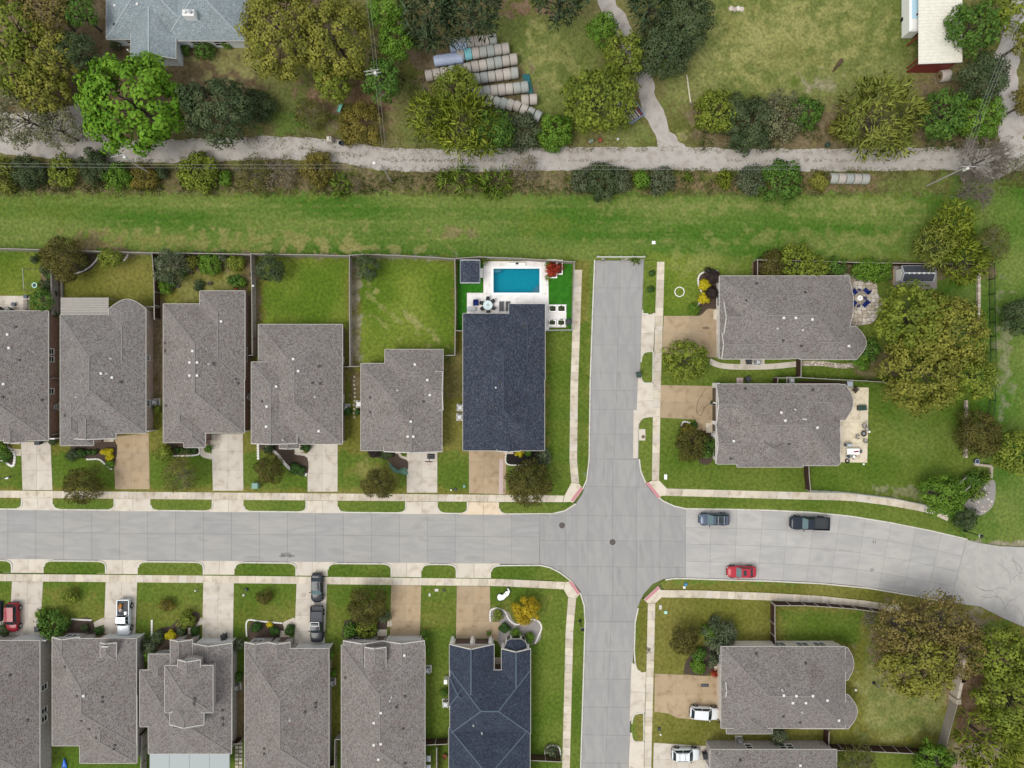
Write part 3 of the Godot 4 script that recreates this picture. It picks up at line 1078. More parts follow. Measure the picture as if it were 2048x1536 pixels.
	footway("pavement", [-276, 1144, 0, 1147, 500, 1151, 1000, 1157, 1130, 1163], [-276, 1158.5, 0, 1161.5, 500, 1166, 1000, 1171.5, 1127, 1178], 82)
	footway("pavement", [1136, 1194, 1131, 1260, 1124, 1536, 1112, 1742], [1152, 1196, 1146.5, 1260, 1139.5, 1536, 1128, 1742], 33)
	footway("pavement", [1326, 1179, 1400, 1180, 1536, 1185, 1640, 1191, 1735, 1201, 1800, 1211], [1322, 1194, 1400, 1195, 1536, 1200, 1640, 1206, 1735, 1216, 1800, 1226], 33)
	footway("pavement", [1295, 1206, 1293, 1300, 1288.5, 1484, 1285, 1742], [1310, 1206, 1308, 1300, 1303, 1484, 1299, 1742], 33)
	# ramps at the four corners of the crossing
	for r in [[1142.5, 965.5, 1158, 967, 1166, 978, 1146, 1005, 1141, 1003, 1126, 1004, 1129, 990.5], [1303, 961.5, 1317.5, 960.5, 1333, 976.5, 1330, 991, 1322, 991, 1317, 998, 1291, 966], [1130.5, 1163.5, 1144, 1161, 1160, 1186, 1152, 1196, 1136, 1193.5, 1127.5, 1178], [1326, 1179.5, 1322, 1194, 1310, 1205.5, 1295, 1205.5, 1287, 1198, 1316, 1171, 1321, 1179]]:
		var c := setting("corner_ramp")
		part(c, "landing", MB.new().prism(poly(r), -0.02, L + 0.016).mesh(), M.walk[2])
	for r in [[1161, 973, 1166.5, 977.5, 1145.5, 1003.5, 1141, 999.5], [1290.5, 965.5, 1297, 963.5, 1320, 993, 1315, 996.5], [1137, 1163.5, 1143, 1161.5, 1160.5, 1185, 1155, 1188.5], [1288, 1197.5, 1292, 1201, 1320, 1175.5, 1316, 1171.5]]:
		var c := setting("tactile_paving")
		part(c, "surface", MB.new().prism(poly(r), L, L + 0.022).mesh(), M.ramp_red)
	# ironwork and concrete pads set into the street
	for q in [[1124, 1050.5, 5.0, "round iron manhole cover nearest the corner house with the pool"], [1225, 1084, 5.0, "round iron manhole cover near the middle of the crossing"]]:
		var p := w(q[0], q[1], 0.0)
		var c := thing("manhole_cover", q[3], "manhole cover", p, 0.0, "manhole covers in the crossing")
		part(c, "frame", MB.new().lathe(Vector3.ZERO, [Vector2(0.46, -0.02), Vector2(0.46, 0.008), Vector2(0.40, 0.010)], 20).mesh(), M.vent_dark)
		part(c, "lid", MB.new().lathe(Vector3.ZERO, [Vector2(0.40, 0.006), Vector2(0.30, 0.014), Vector2(0.0, 0.014)], 20).mesh(), flat(0.10, 0.085, 0.075, 0.7, 0.4))
	for q in [[1748, 1083.5, "small square valve lid in the bending street, nearer the pickup"], [1743.5, 1139.5, "small square valve lid in the bending street, farther from the pickup"]]:
		var c := thing("valve_lid", q[2], "valve lid", w(q[0], q[1], 0.0), -0.05, "valve lids in the street")
		part(c, "frame", MB.new().cbox(Vector3(0, 0.002, 0), Vector3(0.44, 0.02, 0.36), 0.004).mesh(), M.vent_dark)
		part(c, "lid", MB.new().cbox(Vector3(0, 0.006, 0), Vector3(0.26, 0.02, 0.20), 0.004).mesh(), M.kerb)
	var pad := thing("storm_drain", "square concrete storm drain pad with round iron lid in the kerb", "storm drain", w(1284, 869.5))
	part(pad, "pad", MB.new().cbox(Vector3(0, 0.0, 0), Vector3(1.0, 0.08, 1.75), 0.02).mesh(), M.apron[1])
	part(pad, "lid", MB.new().lathe(Vector3(0.16, 0.03, 0.3), [Vector2(0.27, 0), Vector2(0.27, 0.025), Vector2(0.0, 0.03)], 16).mesh(), flat(0.14, 0.09, 0.06, 0.7, 0.3))


func footway(called: String, e0: Array, e1: Array, n: int) -> void:
	var o := setting(called)
	var a := resample(poly(e0), n)
	var b := resample(poly(e1), n)
	slabs(o, "slab", PackedVector2Array(), ladder(a, b, [0.0, 1.0]), M.walk, L + 0.018, 0.012)


func drive(outline: Array, xs: Array, ys: Array, mats: Array, lean_x := 0.0, lean_y := 0.0) -> void:
	var o := setting("driveway")
	var p := poly(outline)
	if Geometry2D.is_polygon_clockwise(p):
		p.reverse()
	part(o, "bedding", MB.new().prism(p, L - 0.05, L + 0.006, false).mesh(), M.joint)
	slabs(o, "slab", p, lattice(xs, ys, lean_x, lean_y), mats, L + 0.022, 0.014)


func apron(q: Array, hi_edge: int, mats: Array) -> void:
	# sloping crossover; the four corners run round from the pavement side: two high, two at street level
	var o := setting("driveway_apron")
	var y := [L - 0.006, L - 0.006, 0.006, 0.006]
	var c := []
	for i in 4:
		var p := w2(q[i * 2], q[i * 2 + 1])
		c.append(Vector3(p.x, y[i], p.y))
	for k in 2:
		var t0 := 0.0 if k == 0 else 0.502
		var t1 := 0.498 if k == 0 else 1.0
		var A: Vector3 = c[0].lerp(c[1], t0)
		var B: Vector3 = c[0].lerp(c[1], t1)
		var C: Vector3 = c[3].lerp(c[2], t1)
		var D: Vector3 = c[3].lerp(c[2], t0)
		var b := MB.new()
		var dn := Vector3(0, -0.12, 0)
		if (B - A).cross(D - A).y > 0:
			b.quad(A, B, C, D)
		else:
			b.quad(A, D, C, B)
		b.quad(A, B, B + dn, A + dn)
		b.quad(C, D, D + dn, C + dn)
		part(o, "slab", b.mesh(), mats[k % mats.size()])


func make_driveways() -> void:
	for r in [[46, 107, 0], [231, 302, 0], [427, 488, 1], [614, 676, 1], [813, 876, 0], [936, 998, 2]]:
		var x0: float = r[0]
		var x1: float = r[1]
		apron([x0 - 18, 995.2 + x0 * 0.009, x1 + 18, 995.2 + x1 * 0.009, x1 + 18, 1019.5 + x1 * 0.0098, x0 - 18, 1019.5 + x0 * 0.0098], 0, M.apron if r[2] < 2 else [ground_mat(M.apron[0].albedo_texture, 9.0, M.apron[0].detail_albedo, 2.0, lin(0.66, 0.545, 0.41))])
	for r in [[26, 89], [214, 277], [409, 470], [594, 656], [784, 843], [914, 982]]:
		var x0: float = r[0]
		var x1: float = r[1]
		apron([x1 + 18, 1144.4 + x1 * 0.0115, x0 - 18, 1144.4 + x0 * 0.0115, x0 - 18, 1117.5 + x0 * 0.0095, x1 + 18, 1117.5 + x1 * 0.0095], 0, M.apron)
	apron([1310, 627, 1306, 705, 1281, 724, 1284, 612], 0, M.apron)
	apron([1306, 767, 1305, 834, 1272, 850, 1276, 756], 0, M.apron)
	apron([1291.5, 1343, 1289, 1424, 1259, 1442, 1263, 1324], 0, M.apron)
	apron([1288, 1483, 1286, 1600, 1254, 1600, 1260, 1464], 0, M.apron)
	drive([44, 883, 103, 883, 107, 980, 47, 980], [40, 75, 110], [880, 908, 941, 985], M.drive_pale, 0.0)
	drive([228, 874, 299, 865, 301, 978, 232, 978], [225, 265, 305], [860, 904, 942, 985], M.drive_tan)
	drive([424, 868, 487, 868, 488, 981, 427, 981], [420, 457, 492], [860, 903, 940, 985], M.drive_pale)
	drive([616, 880, 676, 880, 676, 983, 616, 983], [612, 645, 680], [875, 911, 946, 990], M.drive_pale)
	drive([814, 898, 875, 898, 875, 985, 814, 985], [810, 844, 880], [890, 922, 954, 990], M.drive_pale)
	drive([938, 895, 1013, 895, 1012, 988, 938, 986], [930, 967, 999, 1020], [890, 922, 954, 992], M.drive_tan)
	var o := setting("brick_strip")
	part(o, "surface", MB.new().prism(poly([999, 918, 1006.5, 918, 1006, 988, 997.5, 988]), L, L + 0.034).mesh(), M.paver_pink)
	drive([26, 1162, 88, 1162, 82, 1276, 20, 1276], [15, 57, 95], [1155, 1206, 1245, 1280], M.drive_pale)
	drive([213, 1163, 276, 1163, 272, 1274, 209, 1274], [205, 245, 280], [1155, 1199, 1236, 1280], M.drive_pale)
	drive([408, 1164, 469, 1165, 467, 1282, 405, 1282], [400, 437, 475], [1155, 1199, 1237, 1290], M.drive_pale)
	drive([594, 1166, 655, 1167, 650, 1294, 589, 1294], [585, 624, 660], [1155, 1198, 1230, 1262, 1300], M.drive_pale)
	drive([783, 1169, 843, 1170, 840, 1276, 780, 1276], [775, 812, 850], [1160, 1206, 1242, 1280], M.drive_tan)
	drive([914, 1171, 980, 1172, 981, 1242, 1003, 1243, 1003, 1285, 980, 1276, 912, 1276], [905, 947, 980.5, 1010], [1160, 1207, 1242, 1290], M.drive_tan)
	drive([1327, 632, 1400, 632, 1412, 618, 1436, 611, 1440, 716, 1323, 706], [1320, 1378, 1445], [605, 668, 720], M.drive_tan)
	drive([1321, 770, 1424, 772, 1424, 862, 1391, 861, 1391, 839, 1319, 835], [1315, 1372, 1430], [765, 804, 839, 865], M.drive_tan)
	drive([1309, 1346, 1420, 1351, 1432, 1338, 1443, 1352, 1443, 1440, 1378, 1437, 1352, 1434, 1338, 1426, 1308, 1422], [1300, 1352, 1394, 1450], [1330, 1387, 1445], M.drive_tan)
	drive([1307, 1484, 1420, 1491, 1420, 1600, 1304, 1600], [1300, 1342, 1378, 1425], [1480, 1517, 1560, 1610], M.drive_pale)
	# short curved walks to the front doors
	for q in [[[10, 884, 14, 896, 26, 903, 44, 905], 1.0], [[402, 896, 408, 908, 426, 913], 0.9], [[588, 890, 592, 906, 616, 914], 1.0], [[795, 902, 800, 915, 815, 920], 0.9], [[184, 1275, 190, 1252, 212, 1240], 1.0], [[380, 1280, 386, 1252, 407, 1240], 1.0], [[566, 1275, 568, 1252, 592, 1240], 1.0], [[757, 1275, 762, 1252, 784, 1245], 0.9], [[1, 1262, 6, 1245, 22, 1239], 0.9], [[1004, 890, 1000, 900], 0.9]]:
		var c := setting("garden_path")
		part(c, "surface", MB.new().prism(band(spline(q[0], 6), q[1]), L - 0.02, L + 0.026).mesh(), M.drive_pale[1])
	var c := setting("garden_path")
	part(c, "surface", MB.new().prism(band(spline([1418, 722, 1440, 731, 1480, 734, 1540, 733, 1594, 728], 6), 0.85), L - 0.02, L + 0.026).mesh(), M.drive_pale[0])
	part(c, "pad", MB.new().prism(poly([1480, 716, 1528, 716, 1528, 731, 1480, 731]), L - 0.02, L + 0.020).mesh(), M.drive_pale[1])


# ---------------------------------------------------------------- houses
# One roof over a rectangle given in pixels of the photograph at the height of its eaves. Ends: h hipped, g gabled, b bowed.
func roof_over(h: Dictionary, x0: float, y0: float, x1: float, y1: float, axis := "", ends := "hh", he := -1.0, slope := -1.0, bulge := 1.2) -> void:
	var idx: int = h.comps.size()
	if he < 0.0:
		he = h.eave
	he += 0.021 * idx
	if slope < 0.0:
		slope = h.slope
	var A := w(x0, y0, he)
	var B := w(x1, y1, he)
	if axis == "":
		axis = "x" if B.x - A.x > B.z - A.z else "z"
	var ax := axis == "x"
	var a0 := A.x if ax else A.z
	var a1 := B.x if ax else B.z
	var b0 := A.z if ax else A.x
	var b1 := B.z if ax else B.x
	var half := (b1 - b0) * 0.5
	var top := he + half * slope
	var r0 := a0 if ends[0] == "g" else a0 + half
	var r1 := a1 if ends[1] == "g" else a1 - half
	if r0 > r1:
		var mid := (r0 + r1) * 0.5
		if ends[0] == "g":
			mid = r0
		elif ends[1] == "g":
			mid = r1
		r0 = mid
		r1 = mid
	var P := func(a: float, b: float, y: float) -> Vector3: return Vector3(a, y, b) if ax else Vector3(b, y, a)
	var bm := (b0 + b1) * 0.5
	var R0: Vector3 = P.call(r0, bm, top)
	var R1: Vector3 = P.call(r1, bm, top)
	h.comps.append({"ax": ax, "a0": a0, "a1": a1, "b0": b0, "b1": b1, "he": he, "slope": slope, "ends": ends, "r0": r0, "r1": r1, "top": top})
	var node: Node3D = h.node
	var m := MB.new()
	var face := func(p: Array) -> void:
		for i in range(1, p.size() - 1):
			if (p[i] - p[0]).cross(p[i + 1] - p[0]).y > 0:
				m.tri(p[0], p[i], p[i + 1])
			else:
				m.tri(p[0], p[i + 1], p[i])
	var c00: Vector3 = P.call(a0, b0, he)
	var c01: Vector3 = P.call(a0, b1, he)
	var c10: Vector3 = P.call(a1, b0, he)
	var c11: Vector3 = P.call(a1, b1, he)
	face.call([c00, c10, R1, R0])
	face.call([c01, R0, R1, c11])
	var rim := []
	var ends_pts := []
	for e in 2:
		var s := -1.0 if e == 0 else 1.0
		var p0: Vector3 = c00 if e == 0 else c10
		var p1: Vector3 = c01 if e == 0 else c11
		var R := R0 if e == 0 else R1
		var arc := [p0]
		if ends[e] == "b":
			for k in range(1, 12):
				var t := k / 12.0
				arc.append(p0.lerp(p1, t) + P.call(s * bulge * sin(PI * t), 0.0, 0.0))
		arc.append(p1)
		ends_pts.append(arc)
		if ends[e] != "g":
			for k in arc.size() - 1:
				face.call([R, arc[k], arc[k + 1]])
	part(node, "roof", m.mesh(), h.roof)
	# rounded-over courses along ridge and hips
	var cap := MB.new()
	if R0.distance_to(R1) > 0.3:
		cap.bar(R0, R1, 0.20, 0.05)
	for e in 2:
		if ends[e] == "h":
			var R := R0 if e == 0 else R1
			cap.bar(ends_pts[e][0] + (R - ends_pts[e][0]) * 0.02, R, 0.18, 0.045)
			cap.bar(ends_pts[e][-1] + (R - ends_pts[e][-1]) * 0.02, R, 0.18, 0.045)
	if cap.v.size():
		part(node, "ridge_cap", cap.mesh(), h.cap)
	# gutter board round the eaves, boards up the gables, and the boards under the overhang
	var g := MB.new()
	var low := Vector3(0, -0.10, 0)
	g.bar(c00 + low, c10 + low, 0.12, 0.19)
	g.bar(c01 + low, c11 + low, 0.12, 0.19)
	for e in 2:
		var arc: Array = ends_pts[e]
		if ends[e] == "g":
			var R := R0 if e == 0 else R1
			g.bar(arc[0] + Vector3(0, -0.06, 0), R + Vector3(0, -0.06, 0), 0.14, 0.18)
			g.bar(arc[-1] + Vector3(0, -0.06, 0), R + Vector3(0, -0.06, 0), 0.14, 0.18)
		else:
			for k in arc.size() - 1:
				g.bar(arc[k] + low, arc[k + 1] + low, 0.12, 0.19)
	part(node, "gutter", g.mesh(), h.fascia)
	var sof := MB.new()
	var outline := PackedVector2Array()
	for p: Vector3 in ends_pts[0]:
		outline.append(Vector2(p.x, p.z))
	var other: Array = ends_pts[1].duplicate()
	other.reverse()
	for p: Vector3 in other:
		outline.append(Vector2(p.x, p.z))
	sof.prism(outline, he - 0.17, he - 0.13 - 0.004 * idx, false)
	part(node, "soffit", sof.mesh(), M.soffit)
	# walls, set back under the eaves
	var inset := 0.30 + 0.013 * idx
	var wall := MB.new()
	var shrunk := Geometry2D.offset_polygon(outline, -inset)
	for q in shrunk:
		if q.size() > 2:
			wall.prism(q, L - 0.1, he - 0.14)
	for e in 2:
		if ends[e] == "g":
			var s := -1.0 if e == 0 else 1.0
			var at := (a0 if e == 0 else a1) - s * 0.22
			var q0: Vector3 = P.call(at, b0 + 0.2, he - 0.05)
			var q1: Vector3 = P.call(at, b1 - 0.2, he - 0.05)
			var q2: Vector3 = P.call(at, bm, top - 0.12)
			var out: Vector3 = P.call(s, 0.0, 0.0)
			if (q1 - q0).cross(q2 - q0).dot(out) > 0:
				wall.tri(q0, q1, q2)
			else:
				wall.tri(q0, q2, q1)
	part(node, "wall", wall.mesh(), h.wall)


func roof_height(h: Dictionary, p: Vector3) -> float:
	var best := -1.0
	for c in h.comps:
		var a := p.x if c.ax else p.z
		var b := p.z if c.ax else p.x
		if b < c.b0 or b > c.b1 or a < c.a0 - 1.0 or a > c.a1 + 1.0:
			continue
		var y: float = minf(b - c.b0, c.b1 - b) * c.slope
		if c.ends[0] == "h":
			y = minf(y, (a - c.a0) * c.slope)
		if c.ends[1] == "h":
			y = minf(y, (c.a1 - a) * c.slope)
		best = maxf(best, c.he + maxf(y, 0.0))
	return best


func on_roof(h: Dictionary, px: float, py: float) -> Vector3:
	var y := 4.0
	for k in 6:
		var q := roof_height(h, w(px, py, y))
		if q > 0.0:
			y = q
	return w(px, py, y)


func house(called: String, label: String, at: Array, roof: Material, cap: Material, wall: Material, eave := 2.8, slope := 0.5) -> Dictionary:
	var o := Node3D.new()
	o.name = numbered(self, called)
	add_child(o)
	tag(o, label, "house" if called.ends_with("house") else called.replace("_", " "))
	var h := {"node": o, "roof": roof, "cap": cap, "wall": wall, "eave": eave, "slope": slope, "comps": [], "fascia": M.fascia}
	houses.append(h)
	return h


func vents(h: Dictionary, white: Array, dark: Array, pipes: Array) -> void:
	for q in white:
		var p := on_roof(h, q[0], q[1])
		part(h.node, "roof_vent", MB.new().cbox(Vector3(0, 0.06, 0), Vector3(0.36, 0.2, 0.36), 0.05).mesh(), M.vent_white, p)
	for q in dark:
		var p := on_roof(h, q[0], q[1])
		part(h.node, "roof_vent", MB.new().cbox(Vector3(0, 0.05, 0), Vector3(0.34, 0.18, 0.34), 0.04).mesh(), M.vent_dark, p)
	for q in pipes:
		var p := on_roof(h, q[0], q[1])
		part(h.node, "vent_pipe", MB.new().tube(Vector3(0, -0.2, 0), Vector3(0, 0.35, 0), 0.06, 0.06, 8).lathe(Vector3.ZERO, [Vector2(0.16, 0.0), Vector2(0.07, 0.14)], 8).mesh(), M.vent_white if q.size() > 2 else M.vent_dark, p)


# an opening in the wall of one roofed block: side n, s, e or w, place along the wall from 0 to 1
func wall_spot(h: Dictionary, comp: int, side: String, t: float, y: float) -> Transform3D:
	var c: Dictionary = h.comps[comp]
	var inset := 0.30 + 0.013 * comp
	var x0: float = c.a0 if c.ax else c.b0
	var x1: float = c.a1 if c.ax else c.b1
	var z0: float = c.b0 if c.ax else c.a0
	var z1: float = c.b1 if c.ax else c.a1
	match side:
		"n":
			return Transform3D(Basis(Vector3.UP, PI), Vector3(lerpf(x0, x1, t), y, z0 + inset))
		"s":
			return Transform3D(Basis.IDENTITY, Vector3(lerpf(x0, x1, t), y, z1 - inset))
		"w":
			return Transform3D(Basis(Vector3.UP, -PI / 2), Vector3(x0 + inset, y, lerpf(z0, z1, t)))
	return Transform3D(Basis(Vector3.UP, PI / 2), Vector3(x1 - inset, y, lerpf(z0, z1, t)))


func window(h: Dictionary, comp: int, side: String, t: float, wide: float, sill := 0.9, high := 1.3, panes := 2) -> void:
	var x := wall_spot(h, comp, side, t, L + sill)
	var f := MB.new()
	f.box(Vector3(0, high * 0.5, 0.0), Vector3(wide, high, 0.03))
	var o := part(h.node, "window", f.mesh(), M.glass_dark, x.origin + x.basis.z * 0.01, x.basis)
	var fr := MB.new()
	fr.box(Vector3(0, -0.05, 0.04), Vector3(wide + 0.2, 0.1, 0.12))
	fr.box(Vector3(0, high + 0.05, 0.035), Vector3(wide + 0.2, 0.1, 0.10))
	for s in [-1, 1]:
		fr.box(Vector3(s * (wide * 0.5 + 0.05), high * 0.5, 0.033), Vector3(0.1, high, 0.09))
	for k in range(1, panes):
		fr.box(Vector3(-wide * 0.5 + wide * k / panes, high * 0.5, 0.03), Vector3(0.06, high, 0.07))
	fr.box(Vector3(0, high * 0.5, 0.028), Vector3(wide, 0.05, 0.06))
	part(o, "frame", fr.mesh(), M.trim)


func garage(h: Dictionary, comp: int, side: String, t: float, wide := 4.8, mat: Material = null) -> void:
	var x := wall_spot(h, comp, side, t, L)
	var o := part(h.node, "garage_door", MB.new().box(Vector3(0, 1.1, 0.02), Vector3(wide, 2.2, 0.05)).mesh(), mat if mat else M.garage_pale, x.origin, x.basis)
	for k in 4:
		part(o, "panel", MB.new().cbox(Vector3(0, 0, 0), Vector3(wide - 0.16, 0.05, 0.44), 0.015).mesh(), mat if mat else M.garage_pale, Vector3(0, 0.30 + 0.53 * k, 0.05), Basis(Vector3.RIGHT, PI / 2))
	var fr := MB.new()
	fr.box(Vector3(0, 2.32, 0.05), Vector3(wide + 0.5, 0.24, 0.16))
	for s in [-1, 1]:
		fr.box(Vector3(s * (wide * 0.5 + 0.14), 1.1, 0.05), Vector3(0.26, 2.2, 0.15))
	part(o, "frame", fr.mesh(), M.trim)


func front_door(h: Dictionary, comp: int, side: String, t: float) -> void:
	var x := wall_spot(h, comp, side, t, L)
	var o := part(h.node, "door", MB.new().cbox(Vector3(0, 1.05, 0.03), Vector3(0.95, 2.1, 0.07), 0.01).mesh(), M.door_wood, x.origin, x.basis)
	part(o, "handle", MB.new().tube(Vector3(0.36, 1.0, 0.06), Vector3(0.36, 1.15, 0.10), 0.02, 0.02, 6).mesh(), M.steel)
	var step := MB.new().cbox(Vector3(0, 0.05, 0.55), Vector3(1.5, 0.12, 1.0), 0.02)
	part(h.node, "doorstep", step.mesh(), M.walk[0], x.origin, x.basis)


func pillar(h: Dictionary, px: float, py: float, high := 2.3, wide := 0.5, mat: Material = null) -> void:
	var p := w(px, py)
	part(h.node, "pillar", MB.new().cbox(Vector3(0, high * 0.5, 0), Vector3(wide, high, wide), 0.04).mesh(), mat if mat else M.white_paint, p)


func make_houses() -> void:
	var h: Dictionary
	# --- north side of the long street, from west to east
	h = house("brick_house", "brown-grey shingled brick house cut by the left edge, nearest the round play swing", [0, 750], M.roof_mid, M.cap_grey, M.brick_red, 2.75, 0.5)
	roof_over(h, -78, 622, 97, 881)
	roof_over(h, 8, 838, 52, 885, "z", "hg", 2.9, 0.6)
	vents(h, [[16, 669], [19, 696], [8, 768]], [[32, 654], [6, 794], [84, 800]], [[40, 720]])
	for t in [0.31, 0.37, 0.62]:
		window(h, 0, "e", t, 0.75, 1.0, 1.1, 1)
	garage(h, 0, "s", 0.87, 4.6)
	front_door(h, 0, "s", 0.48)
	h = house("bow_backed_house", "grey shingled house with a rounded rear bay beside the slatted patio cover", [206, 745], M.roof_grey, M.cap_grey, M.brick_tan, 2.85, 0.53)
	roof_over(h, 121, 630, 292, 866, "z", "hh")
	roof_over(h, 218, 618, 292, 760, "z", "bh", 2.87, 0.53, 1.45)
	roof_over(h, 121, 772, 187, 891, "z", "hh", 2.8, 0.56)
	roof_over(h, 140, 790, 232, 877, "z", "hg", 2.8, 0.50)
	vents(h, [[203, 747], [225, 755]], [[242, 764], [131, 831]], [[214, 747, 1], [222, 717, 1], [153, 794, 1]])
	window(h, 0, "e", 0.36, 0.7, 1.1, 1.3, 3)
	window(h, 0, "e", 0.75, 0.9, 1.1, 1.2, 1)
	garage(h, 0, "s", 0.81, 4.9)
	front_door(h, 3, "s", 0.62)
	h = house("stepped_house", "mottled brown-grey house with a rear wing stepping out beside the potted vegetable garden", [408, 735], M.roof_tan, M.cap_grey, M.brick_red, 2.75, 0.5)
	roof_over(h, 327, 608, 489, 866, "z", "hh")
	roof_over(h, 400, 582, 490, 760, "z", "hh", 2.78)
	roof_over(h, 327, 780, 411, 885, "z", "hh", 2.72)
	roof_over(h, 368, 800, 410, 895, "z", "hh", 2.7)
	vents(h, [[443, 643], [386, 702], [380, 725], [395, 725], [380, 751], [395, 751]], [[331, 686], [331, 702], [427, 727], [476, 767], [333, 811]], [[418, 728, 1], [472, 758]])
	for t in [0.36, 0.42]:
		window(h, 0, "e", t, 0.8, 1.0, 1.2, 1)
	garage(h, 0, "s", 0.80, 4.6)
	front_door(h, 2, "s", 0.9)
	h = house("two_level_house", "mottled tan-brown house with a raised west wing beside the plain rectangular back lawn", [594, 770], M.roof_tan, M.cap_grey, M.brick_red, 2.8, 0.48)
	roof_over(h, 517, 649, 685, 888, "z", "hh")
	roof_over(h, 503, 724, 594, 887, "z", "hg", 3.5, 0.46)
	roof_over(h, 559, 850, 599, 897, "z", "hg", 2.7, 0.5)
	vents(h, [[587, 718], [597, 742], [553, 773], [534, 813], [533, 853], [638, 862]], [[638, 733], [625, 766], [640, 767], [525, 803]], [[630, 794, 1], [566, 880, 1]])
	garage(h, 0, "s", 0.78, 4.6)
	front_door(h, 2, "s", 0.75)
	for t in [0.3, 0.62]:
		window(h, 0, "e", t, 1.0)
	h = house("l_shaped_house", "mottled tan-brown house south of the striped mown lawn with the basketball hoop in front", [804, 800], M.roof_tan, M.cap_grey, M.brick_red, 2.8, 0.47)
	roof_over(h, 722, 727, 884, 901, "z", "hh")
	roof_over(h, 770, 699, 886, 790, "x", "hh", 2.78)
	roof_over(h, 768, 792, 884, 903, "z", "hg", 3.1, 0.42)
	roof_over(h, 830, 743, 886, 820, "x", "hg", 3.3, 0.45)
	vents(h, [[830, 729], [855, 760], [860, 790], [822, 843], [816, 873], [827, 873]], [[741, 795], [741, 824], [847, 803]], [[795, 781, 1]])
	garage(h, 0, "s", 0.74, 4.6)
	front_door(h, 0, "s", 0.45)
	for t in [0.35, 0.7]:
		window(h, 0, "e", t, 1.0)
	h = house("navy_roof_house", "house with dark navy shingle roof directly behind the swimming pool", [1008, 760], M.roof_navy, M.cap_blue, M.stone_white, 2.85, 0.5)
	roof_over(h, 926, 627, 1089, 899, "z", "hh")
	roof_over(h, 1018, 608, 1090, 760, "z", "hh", 2.88)
	roof_over(h, 926, 800, 1012, 901, "z", "hh", 2.8)
	roof_over(h, 994, 850, 1040, 902, "z", "hg", 2.9, 0.62)
	roof_over(h, 1010, 800, 1089, 901, "z", "hh", 2.8)
	vents(h, [], [[1049, 651], [999, 763], [1090 - 12, 720]], [[965, 711], [1051, 792], [1036, 808], [989, 812], [992, 775, 1]])
	window(h, 0, "e", 0.9, 0.9, 0.4, 2.0, 1)
	window(h, 0, "w", 0.55, 1.2)
	garage(h, 2, "s", 0.56, 4.7)
	front_door(h, 3, "s", 0.5)
	# --- east of the dead end
	h = house("wide_house", "long grey shingled house with stone-paved patio behind and golden shrubs in front", [1580, 636], M.roof_mid, M.cap_grey, M.stone_white, 2.85, 0.42)
	roof_over(h, 1439, 552, 1699, 717, "x", "hh")
	roof_over(h, 1600, 562, 1699, 652, "x", "hb", 2.86, 0.42, 0.55)
	roof_over(h, 1600, 653, 1712, 719, "x", "hb", 2.83, 0.48, 1.5)
	roof_over(h, 1447, 601, 1560, 671, "x", "gh", 2.9, 0.48)
	roof_over(h, 1443, 662, 1580, 718, "x", "gh", 2.75, 0.45)
	vents(h, [[1567, 636], [1591, 636], [1624, 639], [1697, 692]], [[1513, 567], [1610, 585], [1566, 681], [1602, 692]], [[1605, 660, 1], [1492, 601], [1555, 657, 1]])
	window(h, 0, "w", 0.28, 1.6, 0.6, 1.7, 3)
	garage(h, 4, "w", 0.55, 3.0, M.garage_brown)
	garage(h, 3, "w", 0.85, 2.2, M.garage_brown)
	front_door(h, 3, "w", 0.35)
	for q in [[1435.5, 560], [1436, 605], [1437.5, 630], [1438, 668], [1441, 715]]:
		pillar(h, q[0], q[1])
	h = house("many_gabled_house", "mottled brown-grey house whose roof breaks into many hips, between the two tan driveways' lawns", [1566, 848], M.roof_tan, M.cap_grey, M.stone_white, 2.85, 0.46)
	roof_over(h, 1434, 768, 1680, 928, "x", "hh")
	roof_over(h, 1590, 769, 1690, 840, "x", "hb", 2.85, 0.5, 1.2)
	roof_over(h, 1590, 838, 1676, 931, "x", "hb", 2.85, 0.42, 0.35)
	roof_over(h, 1432, 768, 1560, 848, "x", "gh", 2.8, 0.40)
	roof_over(h, 1431, 846, 1560, 926, "x", "gh", 2.8, 0.42)
	roof_over(h, 1474, 860, 1606, 934, "z", "hh", 2.7, 0.44)
	vents(h, [[1562, 825], [1570, 841], [1634, 855], [1467, 882], [1563, 896]], [[1625, 780], [1577, 888], [1461, 917], [1490, 777]], [[1607, 838, 1], [1611, 839, 1], [1590, 819, 1]])
	garage(h, 3, "w", 0.3, 2.4, M.garage_brown)
	garage(h, 3, "w", 0.74, 2.4, M.garage_brown)
	window(h, 4, "w", 0.72, 1.7, 0.7, 1.5, 3)
	front_door(h, 4, "w", 0.15)
	for q in [[1427.5, 769], [1427.5, 807], [1426, 844], [1425, 869]]:
		pillar(h, q[0], q[1])
	# --- south-east
	h = house("cream_brick_house", "grey shingled house with pale cream brick walls above the silver car", [1570, 1375], M.roof_mid, M.cap_grey, M.brick_cream, 3.3, 0.47)
	roof_over(h, 1442, 1293, 1690, 1456, "x", "hh")
	roof_over(h, 1600, 1295, 1695, 1360, "x", "hb", 2.88, 0.47, 0.9)
	roof_over(h, 1600, 1389, 1696, 1457, "x", "hb", 2.86, 0.52, 1.35)
	roof_over(h, 1449, 1346, 1560, 1405, "x", "gh", 3.0, 0.44)
	roof_over(h, 1453, 1400, 1544, 1467, "z", "hh", 2.8, 0.46)
	vents(h, [[1567, 1390], [1592, 1391], [1625, 1391], [1585, 1405], [1611, 1405], [1654, 1400], [1677, 1440], [1510, 1445]], [[1512, 1307], [1611, 1326], [1566, 1432], [1600, 1444]], [[1564, 1380, 1], [1604, 1424, 1]])
	for t in [0.50, 0.69, 0.83]:
		window(h, 0, "n", t, 1.7, 0.8, 1.4, 2)
